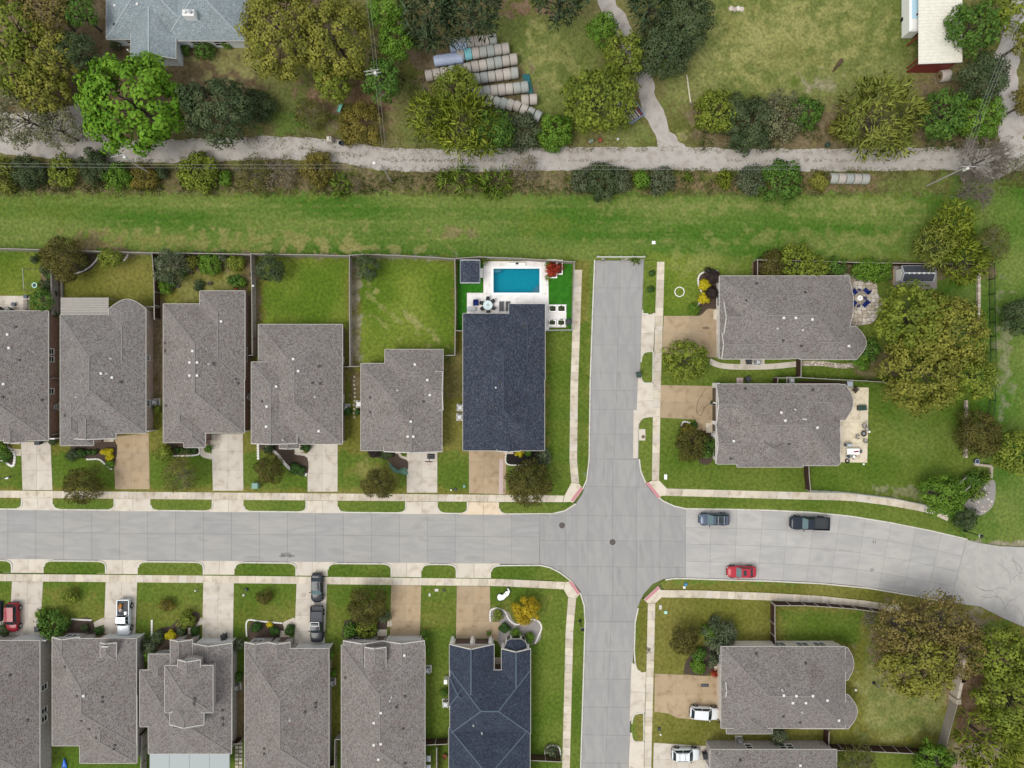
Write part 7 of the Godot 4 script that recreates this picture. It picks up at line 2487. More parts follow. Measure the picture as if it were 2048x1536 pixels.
func make_vehicles() -> void:
	var south := -PI / 2
	vehicle("parked_car", "red people carrier on the leftmost lower driveway", 33, 1231, south, "suv", 4.5, 1.85, paint(0.24, 0.008, 0.020), "")
	var t := vehicle("parked_pickup", "silvery white pickup with cluttered open bed on a driveway", 254.5, 1230.5, south, "pickup", 5.5, 1.95, paint(0.62, 0.66, 0.70, 0.2), "")
	for q in [[-1.9, 0.35, [0.75, 0.36, 0.03], "orange bucket in the white pickup's bed, nearest the tailgate"], [-1.55, 0.42, [0.72, 0.40, 0.22], "peach-coloured bucket in the middle of the white pickup's bed"], [-1.2, 0.35, [0.72, 0.66, 0.64], "pale tub in the white pickup's bed"]]:
		var c := thing("bucket", q[3], "bucket", t.transform * Vector3(q[0], 0.92, q[1]))
		part(c, "body", MB.new().lathe(Vector3.ZERO, [Vector2(0.16, 0), Vector2(0.2, 0.36), Vector2(0.17, 0.36), Vector2(0.13, 0.06), Vector2(0, 0.06)], 14).mesh(), flat(q[2][0], q[2][1], q[2][2], 0.5))
	var cb := thing("cool_box", "small white box at the cab end of the white pickup's bed", "box", t.transform * Vector3(-0.75, 0.92, -0.45))
	part(cb, "body", MB.new().cbox(Vector3(0, 0.17, 0), Vector3(0.35, 0.34, 0.45), 0.02).mesh(), M.plastic_white)
	part(cb, "lid", MB.new().cbox(Vector3(0, 0.36, 0), Vector3(0.37, 0.05, 0.47), 0.015).mesh(), M.plastic_white)
	vehicle("parked_car", "dark grey-blue sedan at the top of the driveway, behind the dark pickup", 637, 1173, south, "sedan", 4.5, 1.8, paint(0.022, 0.026, 0.033, 0.2), "pale")
	vehicle("parked_pickup", "dark pickup with white roof rack nearest the garage", 637, 1244, south, "pickup", 5.6, 1.95, paint(0.018, 0.022, 0.03, 0.2), "rack toolbox")
	vehicle("parked_car", "steel blue car with roof bars parked along the bending street", 1425, 1036.5, PI, "suv", 4.65, 1.85, paint(0.075, 0.10, 0.145, 0.3), "street bars glassroof pale")
	vehicle("parked_pickup", "black pickup truck parked along the bending street", 1614.5, 1044, PI - 0.03, "pickup", 5.95, 2.05, paint(0.012, 0.018, 0.030, 0.2), "street pale")
	vehicle("parked_car", "red sedan with sunroof parked on the street's south side", 1479.5, 1141, PI, "sedan", 4.45, 1.8, paint(0.36, 0.018, 0.035), "street sunroof pale samemirror")
	vehicle("parked_car", "silver-white estate car on the tan driveway by the cream brick house", 1406, 1421, -0.07, "suv", 4.45, 1.85, paint(0.70, 0.72, 0.74, 0.1), "samemirror")
	vehicle("parked_car", "white car with roof bars on the lowest driveway", 1369, 1503, 0.0, "suv", 4.3, 1.85, paint(0.70, 0.72, 0.73, 0.1), "bars darkbars")
	vehicle("parked_car", "white car nosing in at the left edge on the gravel", -24, 262, 0.0, "sedan", 4.6, 1.8, paint(0.72, 0.72, 0.71), "samemirror")
	var fr := thing("cold_frame", "dark framed rack of three pale panels at the left edge, by the red car", "frame", w(-6, 1221))
	part(fr, "frame", MB.new().cbox(Vector3(0, 0.35, 0), Vector3(2.1, 0.7, 3.0), 0.04).mesh(), flat(0.02, 0.025, 0.05, 0.5))
	for k in 3:
		part(fr, "panel", MB.new().cbox(Vector3(0.15, 0.73, -0.95 + 0.92 * k), Vector3(1.5, 0.05, 0.74), 0.01).mesh(), flat(0.58, 0.60, 0.64, 0.3))


# ---------------------------------------------------------------- trees, shrubs and weeds
var clumps := {}
var kinds := {
	# colours from, to; leaf clump; clump size; leaves per square metre of lobe; lobes; lobe size; height to radius; share of stray twigs
	"bright": [[0.080, 0.190, 0.014], [0.175, 0.310, 0.028], "broad", 0.56, 74.0, 0.75, 0.24, 0.85, 0.0],
	"green": [[0.045, 0.105, 0.018], [0.105, 0.190, 0.030], "broad", 0.48, 46.0, 1.2, 0.28, 0.85, 0.0],
	"leafy": [[0.060, 0.135, 0.014], [0.140, 0.240, 0.028], "broad", 0.42, 60.0, 2.0, 0.30, 0.85, 0.0],
	"dark": [[0.036, 0.060, 0.024], [0.095, 0.125, 0.055], "fine", 0.46, 60.0, 1.1, 0.34, 0.85, 0.03],
	"deep": [[0.034, 0.060, 0.028], [0.082, 0.120, 0.058], "spike", 0.62, 40.0, 0.8, 0.34, 0.85, 0.0],
	"blue": [[0.095, 0.125, 0.065], [0.200, 0.235, 0.140], "spike", 0.40, 60.0, 1.6, 0.34, 0.8, 0.0],
	"olive": [[0.115, 0.130, 0.022], [0.275, 0.265, 0.048], "fine", 0.52, 52.0, 0.85, 0.27, 0.8, 0.03],
	"olive_g": [[0.090, 0.128, 0.018], [0.225, 0.265, 0.036], "broad", 0.46, 52.0, 1.1, 0.27, 0.85, 0.0],
	"yellow_g": [[0.105, 0.150, 0.016], [0.270, 0.310, 0.034], "spike", 0.62, 42.0, 1.0, 0.30, 0.85, 0.0],
	"willow": [[0.110, 0.140, 0.024], [0.265, 0.285, 0.055], "strand", 0.80, 42.0, 1.1, 0.30, 0.8, 0.04],
	"brown": [[0.110, 0.092, 0.030], [0.235, 0.185, 0.055], "fine", 0.48, 30.0, 0.8, 0.30, 0.7, 0.14],
	"rust": [[0.105, 0.095, 0.022], [0.240, 0.195, 0.040], "fine", 0.42, 55.0, 1.4, 0.34, 0.75, 0.04],
	"greyish": [[0.110, 0.120, 0.060], [0.205, 0.200, 0.110], "fine", 0.46, 26.0, 0.9, 0.34, 0.75, 0.16],
	"dry": [[0.185, 0.150, 0.085], [0.290, 0.240, 0.140], "strand", 0.50, 14.0, 1.5, 0.40, 0.7, 0.6],
	"bare": [[0.20, 0.17, 0.14], [0.26, 0.22, 0.18], "strand", 0.5, 3.0, 1.0, 0.4, 0.9, 1.5],
	"sparse": [[0.115, 0.125, 0.030], [0.215, 0.205, 0.060], "strand", 0.36, 26.0, 2.2, 0.40, 0.9, 0.35],
	"maple": [[0.075, 0.075, 0.022], [0.180, 0.160, 0.040], "strand", 0.40, 60.0, 2.6, 0.36, 0.9, 0.12],
	"gold": [[0.40, 0.34, 0.012], [0.62, 0.52, 0.025], "broad", 0.30, 90.0, 4.0, 0.38, 0.8, 0.0],
	"amber": [[0.30, 0.21, 0.014], [0.50, 0.37, 0.022], "broad", 0.36, 80.0, 3.0, 0.36, 0.85, 0.0],
	"purple": [[0.022, 0.020, 0.018], [0.065, 0.045, 0.040], "fine", 0.34, 70.0, 3.0, 0.36, 0.8, 0.02],
	"red": [[0.32, 0.035, 0.020], [0.58, 0.085, 0.045], "spike", 0.55, 60.0, 3.0, 0.36, 0.8, 0.0],
	"box": [[0.035, 0.085, 0.020], [0.080, 0.150, 0.035], "fine", 0.26, 130.0, 5.0, 0.40, 0.8, 0.0],
	"palm": [[0.085, 0.150, 0.018], [0.200, 0.280, 0.035], "spike", 0.85, 30.0, 3.0, 0.36, 0.7, 0.0],
}


func clump(kind: String) -> ArrayMesh:
	if clumps.has(kind):
		return clumps[kind]
	var r := RandomNumberGenerator.new()
	r.seed = 77
	var b := MB.new()
	for i in 7:
		var d := Vector3(r.randf_range(-1, 1), r.randf_range(0.1, 1), r.randf_range(-1, 1)).normalized()
		var side := d.cross(Vector3(r.randf_range(-1, 1), r.randf_range(-0.4, 0.4), r.randf_range(-1, 1))).normalized()
		var a := d * r.randf_range(0.02, 0.3)
		var t := a + d * (r.randf_range(0.5, 0.8) if kind == "spike" else r.randf_range(0.2, 0.35))
		var wd := 0.07 if kind == "spike" else 0.12
		var mid := a.lerp(t, 0.45) + Vector3(0, 0.03, 0)
		b.tri(a, mid + side * wd, t)
		b.tri(a, t, mid - side * wd)
	clumps[kind] = b.mesh()
	return clumps[kind]


func twigs(b: MB, r: RandomNumberGenerator, at: Vector3, dir: Vector3, length: float, rad: float, level: int) -> void:
	var to := at + dir * length
	b.tube(at, to, rad, rad * 0.6, 4 if level > 1 else 3, false)
	if level <= 0:
		return
	var n := r.randi_range(3, 4)
	for i in n:
		var d := (dir + Vector3(r.randf_range(-1, 1), r.randf_range(-0.35, 0.6), r.randf_range(-1, 1)) * 0.85).normalized()
		twigs(b, r, at.lerp(to, r.randf_range(0.45, 1.0)), d, length * r.randf_range(0.55, 0.8), rad * 0.58, level - 1)


func plant(called: String, label: String, category: String, px: float, py: float, rpx: float, high: float, kind: String, group := "") -> void:
	var s: Array = kinds[kind]
	var r := RandomNumberGenerator.new()
	r.seed = int(px * 7919.0 + py * 104729.0) % 1000003
	var R := rpx * S * 1.04
	var tall := high > 3.2
	var hc := high * (0.60 if tall else 0.5)
	var P := w(px, py, hc)
	R *= (CH - hc) / CH
	var o := thing(called, label, category, Vector3(P.x, L, P.z), 0.0, group)
	var vr := minf(R * float(s[7]), high * (0.46 if tall else 0.55))
	var C := Vector3(0, maxf(high - vr, vr * 0.55), 0)
	# lobes: the boughs that carry the leaves
	var lob := (0.30 + 0.13 * R) * float(s[6]) / 0.30 if R > 1.7 else R * 0.42
	var nl := clampi(int(2.3 * R * R / (lob * lob)), 7, 130)
	if R <= 1.7:
		nl = 12
	var lobes := []
	var spin := r.randf() * TAU
	var squash_x := r.randf_range(0.92, 1.08)
	for i in nl:
		var y := lerpf(0.98, -0.45, (i + 0.5) / nl)
		var fl := sqrt(1.0 - y * y)
		var t := spin + i * 2.39996 + r.randf_range(-0.35, 0.35)
		var out := r.randf_range(0.66, 0.94) if R > 1.7 else r.randf_range(0.30, 0.85)
		if r.randf() < 0.25:
			out *= 0.85
		var d := Vector3(cos(t) * fl * squash_x, y, sin(t) * fl / squash_x)
		lobes.append([C + Vector3(d.x * R * out, d.y * vr * out, d.z * R * out), lob * r.randf_range(0.7, 1.3), r.randf()])
	# trunk and boughs
	var b := MB.new()
	var tr := clampf(high * 0.022, 0.03, 0.30)
	b.tube(Vector3.ZERO, Vector3(0, C.y * 0.55, 0), tr * 1.25, tr, 8, false)
	b.tube(Vector3(0, C.y * 0.55, 0), C + Vector3(r.randf_range(-0.1, 0.1), vr * 0.3, r.randf_range(-0.1, 0.1)) * 1.0, tr, tr * 0.4, 7, false)
	part(o, "trunk", b.mesh(), M.bark)
	b = MB.new()
	for i in mini(nl, 14):
		var q: Vector3 = lobes[(i * 5) % nl][0]
		var a := Vector3(0, C.y * r.randf_range(0.45, 0.9), 0)
		b.tube(a, a.lerp(q, 0.55) + Vector3(0, 0.1 * R, 0), tr * 0.5, tr * 0.28, 5, false)
		b.tube(a.lerp(q, 0.55) + Vector3(0, 0.1 * R, 0), q, tr * 0.28, tr * 0.10, 4, false)
	if float(s[8]) > 0.0:
		var many := int(clampf(float(s[8]) * R * 14.0, 3.0, 44.0))
		for i in many:
			var q: Array = lobes[r.randi_range(0, nl - 1)]
			var dir: Vector3 = (q[0] - C * 0.6).normalized()
			twigs(b, r, C.lerp(q[0], 0.35), dir, R * r.randf_range(0.25, 0.42), clampf(R * 0.013, 0.012, 0.05) * (1.5 if float(s[8]) > 1.0 else 1.0), 3 if float(s[8]) > 0.3 else 2)
	part(o, "branches", b.mesh(), M.bark if float(s[8]) < 0.3 else M.twig)
	# leaves: every leaf (or spray of leaves) is a small bent face of its own
	var lw: Array = {"broad": [0.46, 0.34, 0.0], "fine": [0.34, 0.26, 0.2], "spike": [0.85, 0.15, 1.0], "strand": [0.62, 0.12, 0.8]}[s[2]]
	var k0 := clampf(0.42 + R * 0.13, 0.45, 1.15) * float(s[3]) / 0.48
	var ll: float = lw[0] * k0
	var ww: float = lw[1] * k0
	var stand: float = lw[2]
	var sum := 0.0
	for q in lobes:
		sum += q[1] * q[1]
	var total := clampf(PI * R * R * 3.4 * float(s[4]) / 50.0 / (ll * ww * 0.5), 60.0, 16000.0)
	var ca: Array = s[0]
	var cb: Array = s[1]
	var V := PackedVector3Array()
	var N := PackedVector3Array()
	var K := PackedColorArray()
	var I := PackedInt32Array()
	for lobe in lobes:
		var lr: float = lobe[1]
		var home: Vector3 = lobe[0]
		for i in int(total * lr * lr / sum):
			var d := Vector3(r.randfn(), r.randfn() + 0.45, r.randfn()).normalized()
			var p := home + d * lr * (0.66 + 0.40 * r.randf())
			if p.y < 0.06:
				p.y = 0.06 + r.randf() * 0.2
			var out := (d + (p - C).normalized() * 0.5 + Vector3(0, 0.2, 0)).normalized()
			var rnd := Vector3(r.randf_range(-1, 1), r.randf_range(-1, 1), r.randf_range(-1, 1))
			var a := (out.cross(rnd).normalized() * (1.0 - stand) + out * stand + rnd * 0.45).normalized()
			var nn := out + rnd.cross(a) * 0.35
			var side := a.cross(nn).normalized()
			var k := r.randf_range(0.65, 1.25)
			a *= ll * k
			side *= ww * k * 0.5
			if a.cross(side).dot(out) < 0.0:
				side = -side
			var fn := (out * 0.85 + a.cross(side).normalized() * 0.35).normalized()
			var at := V.size()
			V.append(p - a * 0.4)
			V.append(p + side + out * 0.03)
			V.append(p + a * 0.6)
			V.append(p - side + out * 0.03)
			var m := clampf(float(lobe[2]) * 0.65 + r.randf() * 0.5 - 0.08, 0.0, 1.0)
			var f := r.randf_range(0.75, 1.18)
			var c := Color(lerpf(ca[0], cb[0], m) * f, lerpf(ca[1], cb[1], m) * f, lerpf(ca[2], cb[2], m) * f)
			for j in 4:
				N.append(fn)
				K.append(c)
			I.append_array(PackedInt32Array([at, at + 1, at + 2, at, at + 2, at + 3]))
	leaf_total += V.size() / 4
	var arr := []
	arr.resize(Mesh.ARRAY_MAX)
	arr[Mesh.ARRAY_VERTEX] = V
	arr[Mesh.ARRAY_NORMAL] = N
	arr[Mesh.ARRAY_COLOR] = K
	arr[Mesh.ARRAY_INDEX] = I
	var am := ArrayMesh.new()
	am.add_surface_from_arrays(Mesh.PRIMITIVE_TRIANGLES, arr)
	part(o, "crown", am, M.leaf)


var leaf_total := 0


func weeds(called: String, label: String, areas: Array, cols: Array, size: float, kind := "spike") -> void:
	var r := RandomNumberGenerator.new()
	r.seed = hash(called + label) % 99991
	var buf := PackedFloat32Array()
	var count := 0
	var fn := FastNoiseLite.new()
	fn.seed = 5
	fn.frequency = 0.25
	for a in areas:
		var n: int = a[4]
		for i in n:
			var p := w(r.randf_range(a[0], a[2]), r.randf_range(a[1], a[3]))
			var q := fn.get_noise_2d(p.x, p.z)
			if q < r.randf_range(-0.35, 0.25):
				continue
			var k := size * r.randf_range(0.5, 1.3)
			var t := r.randf() * TAU
			var c: Array = cols[r.randi_range(0, cols.size() - 1)]
			var f := r.randf_range(0.75, 1.2)
			buf.append_array(PackedFloat32Array([cos(t) * k, 0, sin(t) * k, p.x, 0, k * 0.8, 0, L, -sin(t) * k, 0, cos(t) * k, p.z, c[0] * f, c[1] * f, c[2] * f, 1.0]))
			count += 1
	var mm := MultiMesh.new()
	mm.transform_format = MultiMesh.TRANSFORM_3D
	mm.use_colors = true
	mm.mesh = clump(kind)
	mm.instance_count = count
	mm.buffer = buf
	var o := MultiMeshInstance3D.new()
	o.name = numbered(self, called)
	o.multimesh = mm
	o.material_override = M.weed
	add_child(o)
	tag(o, label, "weeds")
	o.set_meta("kind", "stuff")


func make_plants() -> void:
	var T := [
		# --- top left wood and farmyard
		[262, 205, 106, 11.0, "bright", "large bright green tree overhanging the track below the farmhouse"],
		[434, 218, 72, 9.5, "dark", "dark grey-green tree right of the large bright green tree"],
		[25, 55, 62, 11.0, "olive_g", "yellow-green tree in the top left corner"],
		[98, 18, 56, 10.0, "brown", "brownish tree at the top edge, left of the farmhouse"],
		[165, 30, 36, 8.0, "green", "dark green tree beside the farmhouse's left wall"],
		[112, 115, 58, 9.0, "olive", "olive-yellow tree in the left wood, above the pale crate"],
		[160, 110, 38, 8.0, "dark", "dim olive tree between the left wood and the bright green tree"],
		[35, 145, 56, 9.5, "olive_g", "mid-green tree at the left edge above the gravel spur"],
		[88, 185, 52, 8.5, "olive", "mottled olive tree left of the gravel spur"],
		[45, 235, 58, 8.0, "greyish", "thin grey-olive tree over the gravel at the left edge"],
		[122, 262, 44, 7.0, "greyish", "thin grey-olive tree reaching over the track at the left"],
		[562, 62, 92, 11.0, "olive", "broad olive-yellow tree right of the farmhouse"],
		[672, 78, 80, 11.0, "olive", "second olive-yellow tree, next to the overhead wires"],
		[664, 165, 40, 6.5, "olive_g", "small olive-green tree under the two olive-yellow ones"],
		[775, 24, 40, 9.0, "leafy", "light green tree at the top edge beside the overhead wires"],
		[792, 92, 34, 8.0, "leafy", "light green tree below the wires' top end"],
		[768, 165, 42, 8.0, "green", "dark green ivy-clad tree around the pole with two crossarms"],
		[855, 40, 62, 10.0, "deep", "big dark tree left of the bale stack"],
		[940, 24, 62, 10.0, "deep", "big dark tree over the top bale row"],
		[912, 180, 48, 7.0, "olive_g", "olive tree growing over the left of the bale rows"],
		[860, 235, 44, 7.5, "yellow_g", "yellow-green tree at the left of the clump below the bales"],
		[935, 258, 68, 8.5, "yellow_g", "spiky yellow-green tree with a rusty patch in the clump below the bales"],
		[985, 262, 44, 7.0, "green", "darker green tree right of the spiky yellow-green one"],
		[1198, 200, 74, 8.5, "olive_g", "round olive-green tree beside the blue trailer"],
		[1246, 116, 46, 8.0, "olive_g", "yellowish tree standing over the farm lane"],
		[1204, 66, 32, 6.5, "leafy", "small bright green tree left of the farm lane's top"],
		[1120, 2, 52, 9.0, "deep", "dark tree at the top edge left of the farm lane"],
		[1300, 12, 50, 9.0, "deep", "dark tree at the top edge right of the farm lane"],
		[1368, 44, 54, 9.0, "dark", "dark grey-green tree at the pasture's top left corner"],
		[1328, 102, 58, 8.0, "dark", "dark leafy tree where the lane enters the trees"],
		[1760, 235, 86, 8.5, "willow", "large yellow-green willowy tree above the track"],
		[1884, 232, 52, 7.0, "green", "dark green tree right of the willowy tree"],
		[1958, 238, 44, 7.0, "leafy", "fresh green tree beside the right-hand lane"],
		[1945, 60, 54, 9.0, "green", "dark green tree hanging over the barn's right side"],
		[2010, 25, 50, 10.0, "olive_g", "olive-green tree in the top right corner"],
		[1962, 160, 50, 8.0, "dark", "dim tree below the barn at the right"],
		[2046, 85, 34, 8.0, "olive", "olive tree cut by the right edge above the lane"],
		[2046, 210, 30, 6.0, "rust", "golden-brown tree cut by the right edge beside the lane"],
		[1962, 322, 56, 7.0, "bare", "leafless grey tree at the right end of the track"],
		[1945, 378, 44, 6.0, "bare", "second leafless grey tree below the track's right end"],
		[2030, 345, 30, 5.0, "sparse", "half-leafless tree at the right edge of the track"],
		# --- right side
		[1902, 452, 42, 7.0, "yellow_g", "yellow-green tree north of the garden shed"],
		[1870, 490, 44, 6.5, "willow", "lighter willowy tree left of the yellow-green tree by the shed"],
		[1925, 525, 46, 7.0, "yellow_g", "bright yellow-green tree overhanging the garden shed's right end"],
		[1980, 490, 36, 5.0, "sparse", "thin pale tree at the far right above the dark railing"],
		[1825, 640, 76, 9.5, "olive_g", "large green-gold tree beside the stone patio"],
		[1895, 668, 78, 10.0, "olive", "large golden-olive tree at the right of the back garden"],
		[1845, 742, 84, 10.0, "olive", "large olive tree at the end of the many-gabled house's lawn"],
		[1940, 755, 46, 8.0, "olive_g", "smaller olive tree against the dark railing at the right"],
		[2040, 635, 38, 6.0, "dark", "dark bushy tree cut by the right edge"],
		[1956, 865, 44, 6.0, "maple", "brownish-green tree by the pale retaining wall"],
		[2028, 905, 46, 6.5, "olive_g", "green tree cut by the right edge, right of the retaining wall"],
		[1886, 992, 43, 6.0, "leafy", "dense fresh green tree at the end of the curving railing"],
		[1800, 1255, 60, 8.5, "brown", "brown-leaved oak nearest the pavement fence at the lower right"],
		[1880, 1240, 58, 8.0, "brown", "brown-leaved oak reaching over the old asphalt"],
		[1835, 1328, 72, 9.0, "olive", "olive-brown oak over the dry back lawn"],
		[1915, 1300, 52, 8.0, "brown", "brown-leaved oak beside the tan block wall"],
		[2000, 1305, 62, 9.0, "olive_g", "green tree at the lower right, below the old asphalt"],
		[2035, 1405, 80, 10.0, "olive_g", "large green tree cut by the right edge near the bottom"],
		[1985, 1485, 66, 9.0, "yellow_g", "yellow-green tree in the bottom right corner"],
		[1866, 1522, 42, 5.0, "leafy", "bright green tree at the bottom behind the dark fence"],
		[1712, 1528, 38, 4.5, "sparse", "sparse olive tree at the bottom behind the edge house"],
		# --- front gardens
		[1370, 721, 48, 6.0, "olive_g", "round golden-green tree between the two tan driveways"],
		[1055, 964, 44, 5.5, "maple", "twiggy olive tree on the corner by the navy-roofed house"],
		[757, 968, 30, 4.8, "maple", "young brown-olive tree left of the basketball hoop's driveway"],
		[541, 940, 27, 4.2, "maple", "small dark olive tree beside the green transformer box"],
		[360, 950, 34, 5.0, "sparse", "thin half-bare young tree on the stepped house's front lawn"],
		[166, 970, 34, 4.8, "maple", "dark brown-green young tree on the bow-backed house's front lawn"],
		[735, 1212, 36, 5.0, "maple", "dark olive tree on the red-tinged house's front lawn"],
		[1052, 1222, 26, 3.6, "amber", "small golden tree in the corner house's gravel bed"],
		[1370, 1280, 27, 4.0, "maple", "brownish young tree on the cream brick house's front lawn"],
		# --- back gardens
		[543, 538, 26, 4.0, "dark", "dark round tree in the corner of the plain back lawn"],
		[735, 535, 23, 3.8, "dark", "dark round tree in the corner of the diagonally striped lawn"],
		[130, 520, 42, 5.0, "maple", "wide olive tree straddling the left back fence"],
		[223, 518, 22, 3.6, "olive_g", "small round tree by the left back fence"],
		[342, 536, 30, 4.0, "blue", "blue-green tree in the potted garden's top left corner"],
		[85, 602, 23, 3.6, "green", "dark green tree at the corner of the left back patio"],
	]
	for t in T:
		plant("tree", t[5], "tree", t[0], t[1], t[2], t[3], t[4], "")
	var Sh := [
		[520, 212, 33, 3.2, "dark", "dark rounded shrub right of the grey-green tree"], [88 + 500, 232, 0, 0, "", ""],
		[625, 230, 32, 2.8, "sparse", "loose olive shrub left of the green slide"], [722, 250, 46, 3.2, "rust", "orange-brown shrub beside the wires and the track"],
		[1045, 265, 36, 3.0, "blue", "pale green shrub at the end of the bottom bale row"], [1112, 264, 38, 3.2, "leafy", "round bright green shrub right of the bale stack"],
		[1432, 225, 46, 3.2, "olive_g", "olive shrub by the pale fallen trunk"], [1498, 248, 56, 3.2, "dark", "wide dark shrub along the track's pasture side"], [1560, 235, 50, 3.2, "greyish", "grey-green shrub in the pasture hedge"], [1612, 228, 34, 3.0, "green", "dark green shrub at the right end of the pasture hedge"], [1680, 258, 24, 2.2, "rust", "small yellowish shrub left of the willowy tree"],
		[410, 100, 22, 2.0, "green", "rounded shrub below the farmhouse's front windows"], [455, 86, 14, 1.5, "leafy", "small bright shrub at the farmhouse's right corner"], [232, 92, 11, 1.6, "dark", "small dark shrub at the farmhouse's left corner"], [372, 100, 11, 1.2, "green", "low green shrub right of the farmhouse's gable"],
		# hedge south of the track
		[8, 352, 34, 2.6, "willow", "yellowish drooping shrub at the left edge south of the track"], [58, 345, 34, 2.6, "dark", "dark shrub second from the left edge south of the track"], [127, 343, 31, 2.6, "olive_g", "rounded green shrub third from the left south of the track"], [190, 332, 32, 2.6, "dark", "dark shrub left of the transformer pole"], [238, 356, 28, 2.4, "leafy", "bright green shrub left of the transformer pole's foot"], [290, 356, 26, 2.0, "rust", "yellow-brown shrub at the transformer pole's foot"], [326, 346, 13, 1.4, "dark", "small dark shrub right of the transformer pole"], [396, 345, 42, 2.8, "olive_g", "wide olive-green shrub right of the transformer pole"], [452, 358, 16, 1.2, "leafy", "small bright shrub in the dry patch south of the track"], [508, 350, 36, 2.0, "sparse", "thin olive shrub in the dry patch south of the track"], [560, 350, 36, 1.6, "dry", "leafless pinkish-brown brush south of the track"], [636, 338, 34, 3.0, "rust", "brown-green shrub where the track narrows"], [682, 370, 22, 1.8, "palm", "spiky bright green plant below the brown-green shrub"], [715, 375, 14, 1.2, "dry", "straw-coloured brush below the street lamp pole"],
		[888, 360, 20, 1.8, "palm", "spiky green plant left in the pair south of the track"], [926, 360, 28, 2.0, "palm", "spiky green plant right in the pair south of the track"], [990, 366, 32, 2.0, "palm", "dull spiky green shrub right of the spiky pair"], [1050, 342, 30, 2.8, "dry", "twiggy dry shrub beside the track's middle"], [1163, 362, 22, 1.8, "blue", "pale silvery shrub at the left of the dense hedge"], [1205, 360, 36, 2.4, "dark", "dark bluish shrub in the dense hedge"], [1238, 362, 22, 2.0, "blue", "silvery shrub in the middle of the dense hedge"], [1280, 357, 20, 2.0, "leafy", "bright green shrub at the right of the dense hedge"], [1322, 362, 26, 2.0, "blue", "silvery spiky shrub right of the dense hedge"], [1377, 356, 10, 1.0, "palm", "tiny spiky plant south of the track"], [1446, 356, 20, 2.0, "yellow_g", "small yellowish conical shrub south of the track"], [1500, 362, 28, 2.2, "blue", "grey-green shrub left of the south-track bales"], [1560, 362, 46, 2.8, "green", "wide fresh green shrub left of the south-track bales"], [1636, 366, 20, 1.6, "olive", "olive shrub touching the south-track bales"],
		# long grey house
		[1545, 530, 28, 2.6, "maple", "dull shrub at the left of the row behind the long grey house"], [1590, 522, 38, 3.2, "olive_g", "largest shrub of the row behind the long grey house"], [1628, 538, 28, 2.8, "olive_g", "third shrub of the row behind the long grey house"], [1670, 533, 22, 2.4, "green", "last dark shrub of the row, by the stone patio"], [1728, 541, 24, 2.4, "leafy", "glossy green shrub at the stone patio's top, left of two"], [1757, 543, 24, 2.4, "leafy", "glossy green shrub at the stone patio's top, right of two"], [1735, 698, 22, 3.0, "green", "green shrub wrapped round the house's bowed corner, upper"], [1722, 722, 20, 2.4, "leafy", "green shrub wrapped round the house's bowed corner, lower"],
		[1407, 572, 13, 1.1, "gold", "golden shrub in the wavy front bed, upper"], [1406, 598, 11, 1.0, "gold", "golden shrub in the wavy front bed, middle"], [1386, 618, 13, 1.1, "leafy", "yellow-green shrub in the wavy front bed, lower"], [1424, 552, 18, 1.6, "purple", "blackish purple shrub at the top of the wavy front bed"], [1424, 585, 16, 1.6, "purple", "blackish purple shrub against the house in the wavy front bed"],
		[1303, 546, 7, 0.6, "box", "small dark tuft in the verge near the dead end, upper"], [1302, 579, 7, 0.6, "box", "small dark tuft in the verge near the dead end, lower"], [1270, 521, 9, 0.7, "palm", "weedy tuft growing at the dead end's barrier"],
		[1383, 887, 32, 2.6, "maple", "brown-green rounded shrub before the many-gabled house"], [1412, 895, 22, 2.0, "green", "dark green shrub against the many-gabled house's front"], [1376, 858, 10, 0.9, "gold", "small yellow shrub beside the tan driveway"], [1387, 852, 8, 0.8, "box", "clipped green shrub beside the tan driveway"],
		[1928, 1035, 22, 2.2, "dark", "dark shrub at the end of the curved pavement"], [1948, 985, 20, 1.6, "palm", "yellow-green spiky plant in the gravel bed at the right"], [1944, 960, 20, 1.8, "green", "dark spiky plant above the gravel bed at the right"], [1965, 955, 18, 1.4, "palm", "bright spiky plant by the L-shaped retaining wall"],
		# front beds, north side
		[211, 903, 8, 0.9, "gold", "clipped golden ball shrub, upper left of three"], [221, 903, 8, 0.9, "gold", "clipped golden ball shrub, upper right of three"], [221, 915, 8, 0.9, "gold", "clipped golden ball shrub, lower of three"], [222, 927, 9, 0.8, "leafy", "glossy green shrub below the golden ball shrubs"], [180, 904, 5.5, 0.7, "box", "small clipped shrub left in the pair beside the golden balls"], [191, 904, 5.5, 0.7, "box", "small clipped shrub right in the pair beside the golden balls"], [166, 905, 9, 0.9, "box", "clipped shrub in the bow-backed house's bed"], [150, 908, 14, 1.3, "dark", "loose dark shrub at the left of the bow-backed house's bed"],
		[331, 905, 19, 1.8, "olive_g", "rounded shrub at the stepped house's front corner"], [355, 901, 6, 0.6, "box", "first clipped shrub in the small white-bordered bed"], [367, 901, 6, 0.6, "box", "second clipped shrub in the small white-bordered bed"], [378, 901, 6, 0.6, "box", "third clipped shrub in the small white-bordered bed"], [390, 900, 6, 0.6, "box", "fourth clipped shrub in the small white-bordered bed"], [419, 895, 8, 0.9, "green", "leafy shrub at the stepped house's doorway"],
		[611, 893, 10, 1.2, "box", "dark shrub at the two-level house's doorway"], [538, 897, 11, 1.0, "dark", "dark low shrub in the two-level house's front bed"], [590, 935, 12, 0.7, "box", "low green shrub behind the curving white border, upper"], [604, 942, 10, 0.7, "box", "low green shrub behind the curving white border, lower"],
		[748, 905, 14, 1.0, "purple", "dark shrub at the left of the L-shaped house's front bed"], [775, 906, 16, 1.0, "dark", "dark shrub in the middle of the L-shaped house's front bed"], [808, 903, 7, 0.6, "leafy", "small green shrub at the L-shaped house's doorway"],
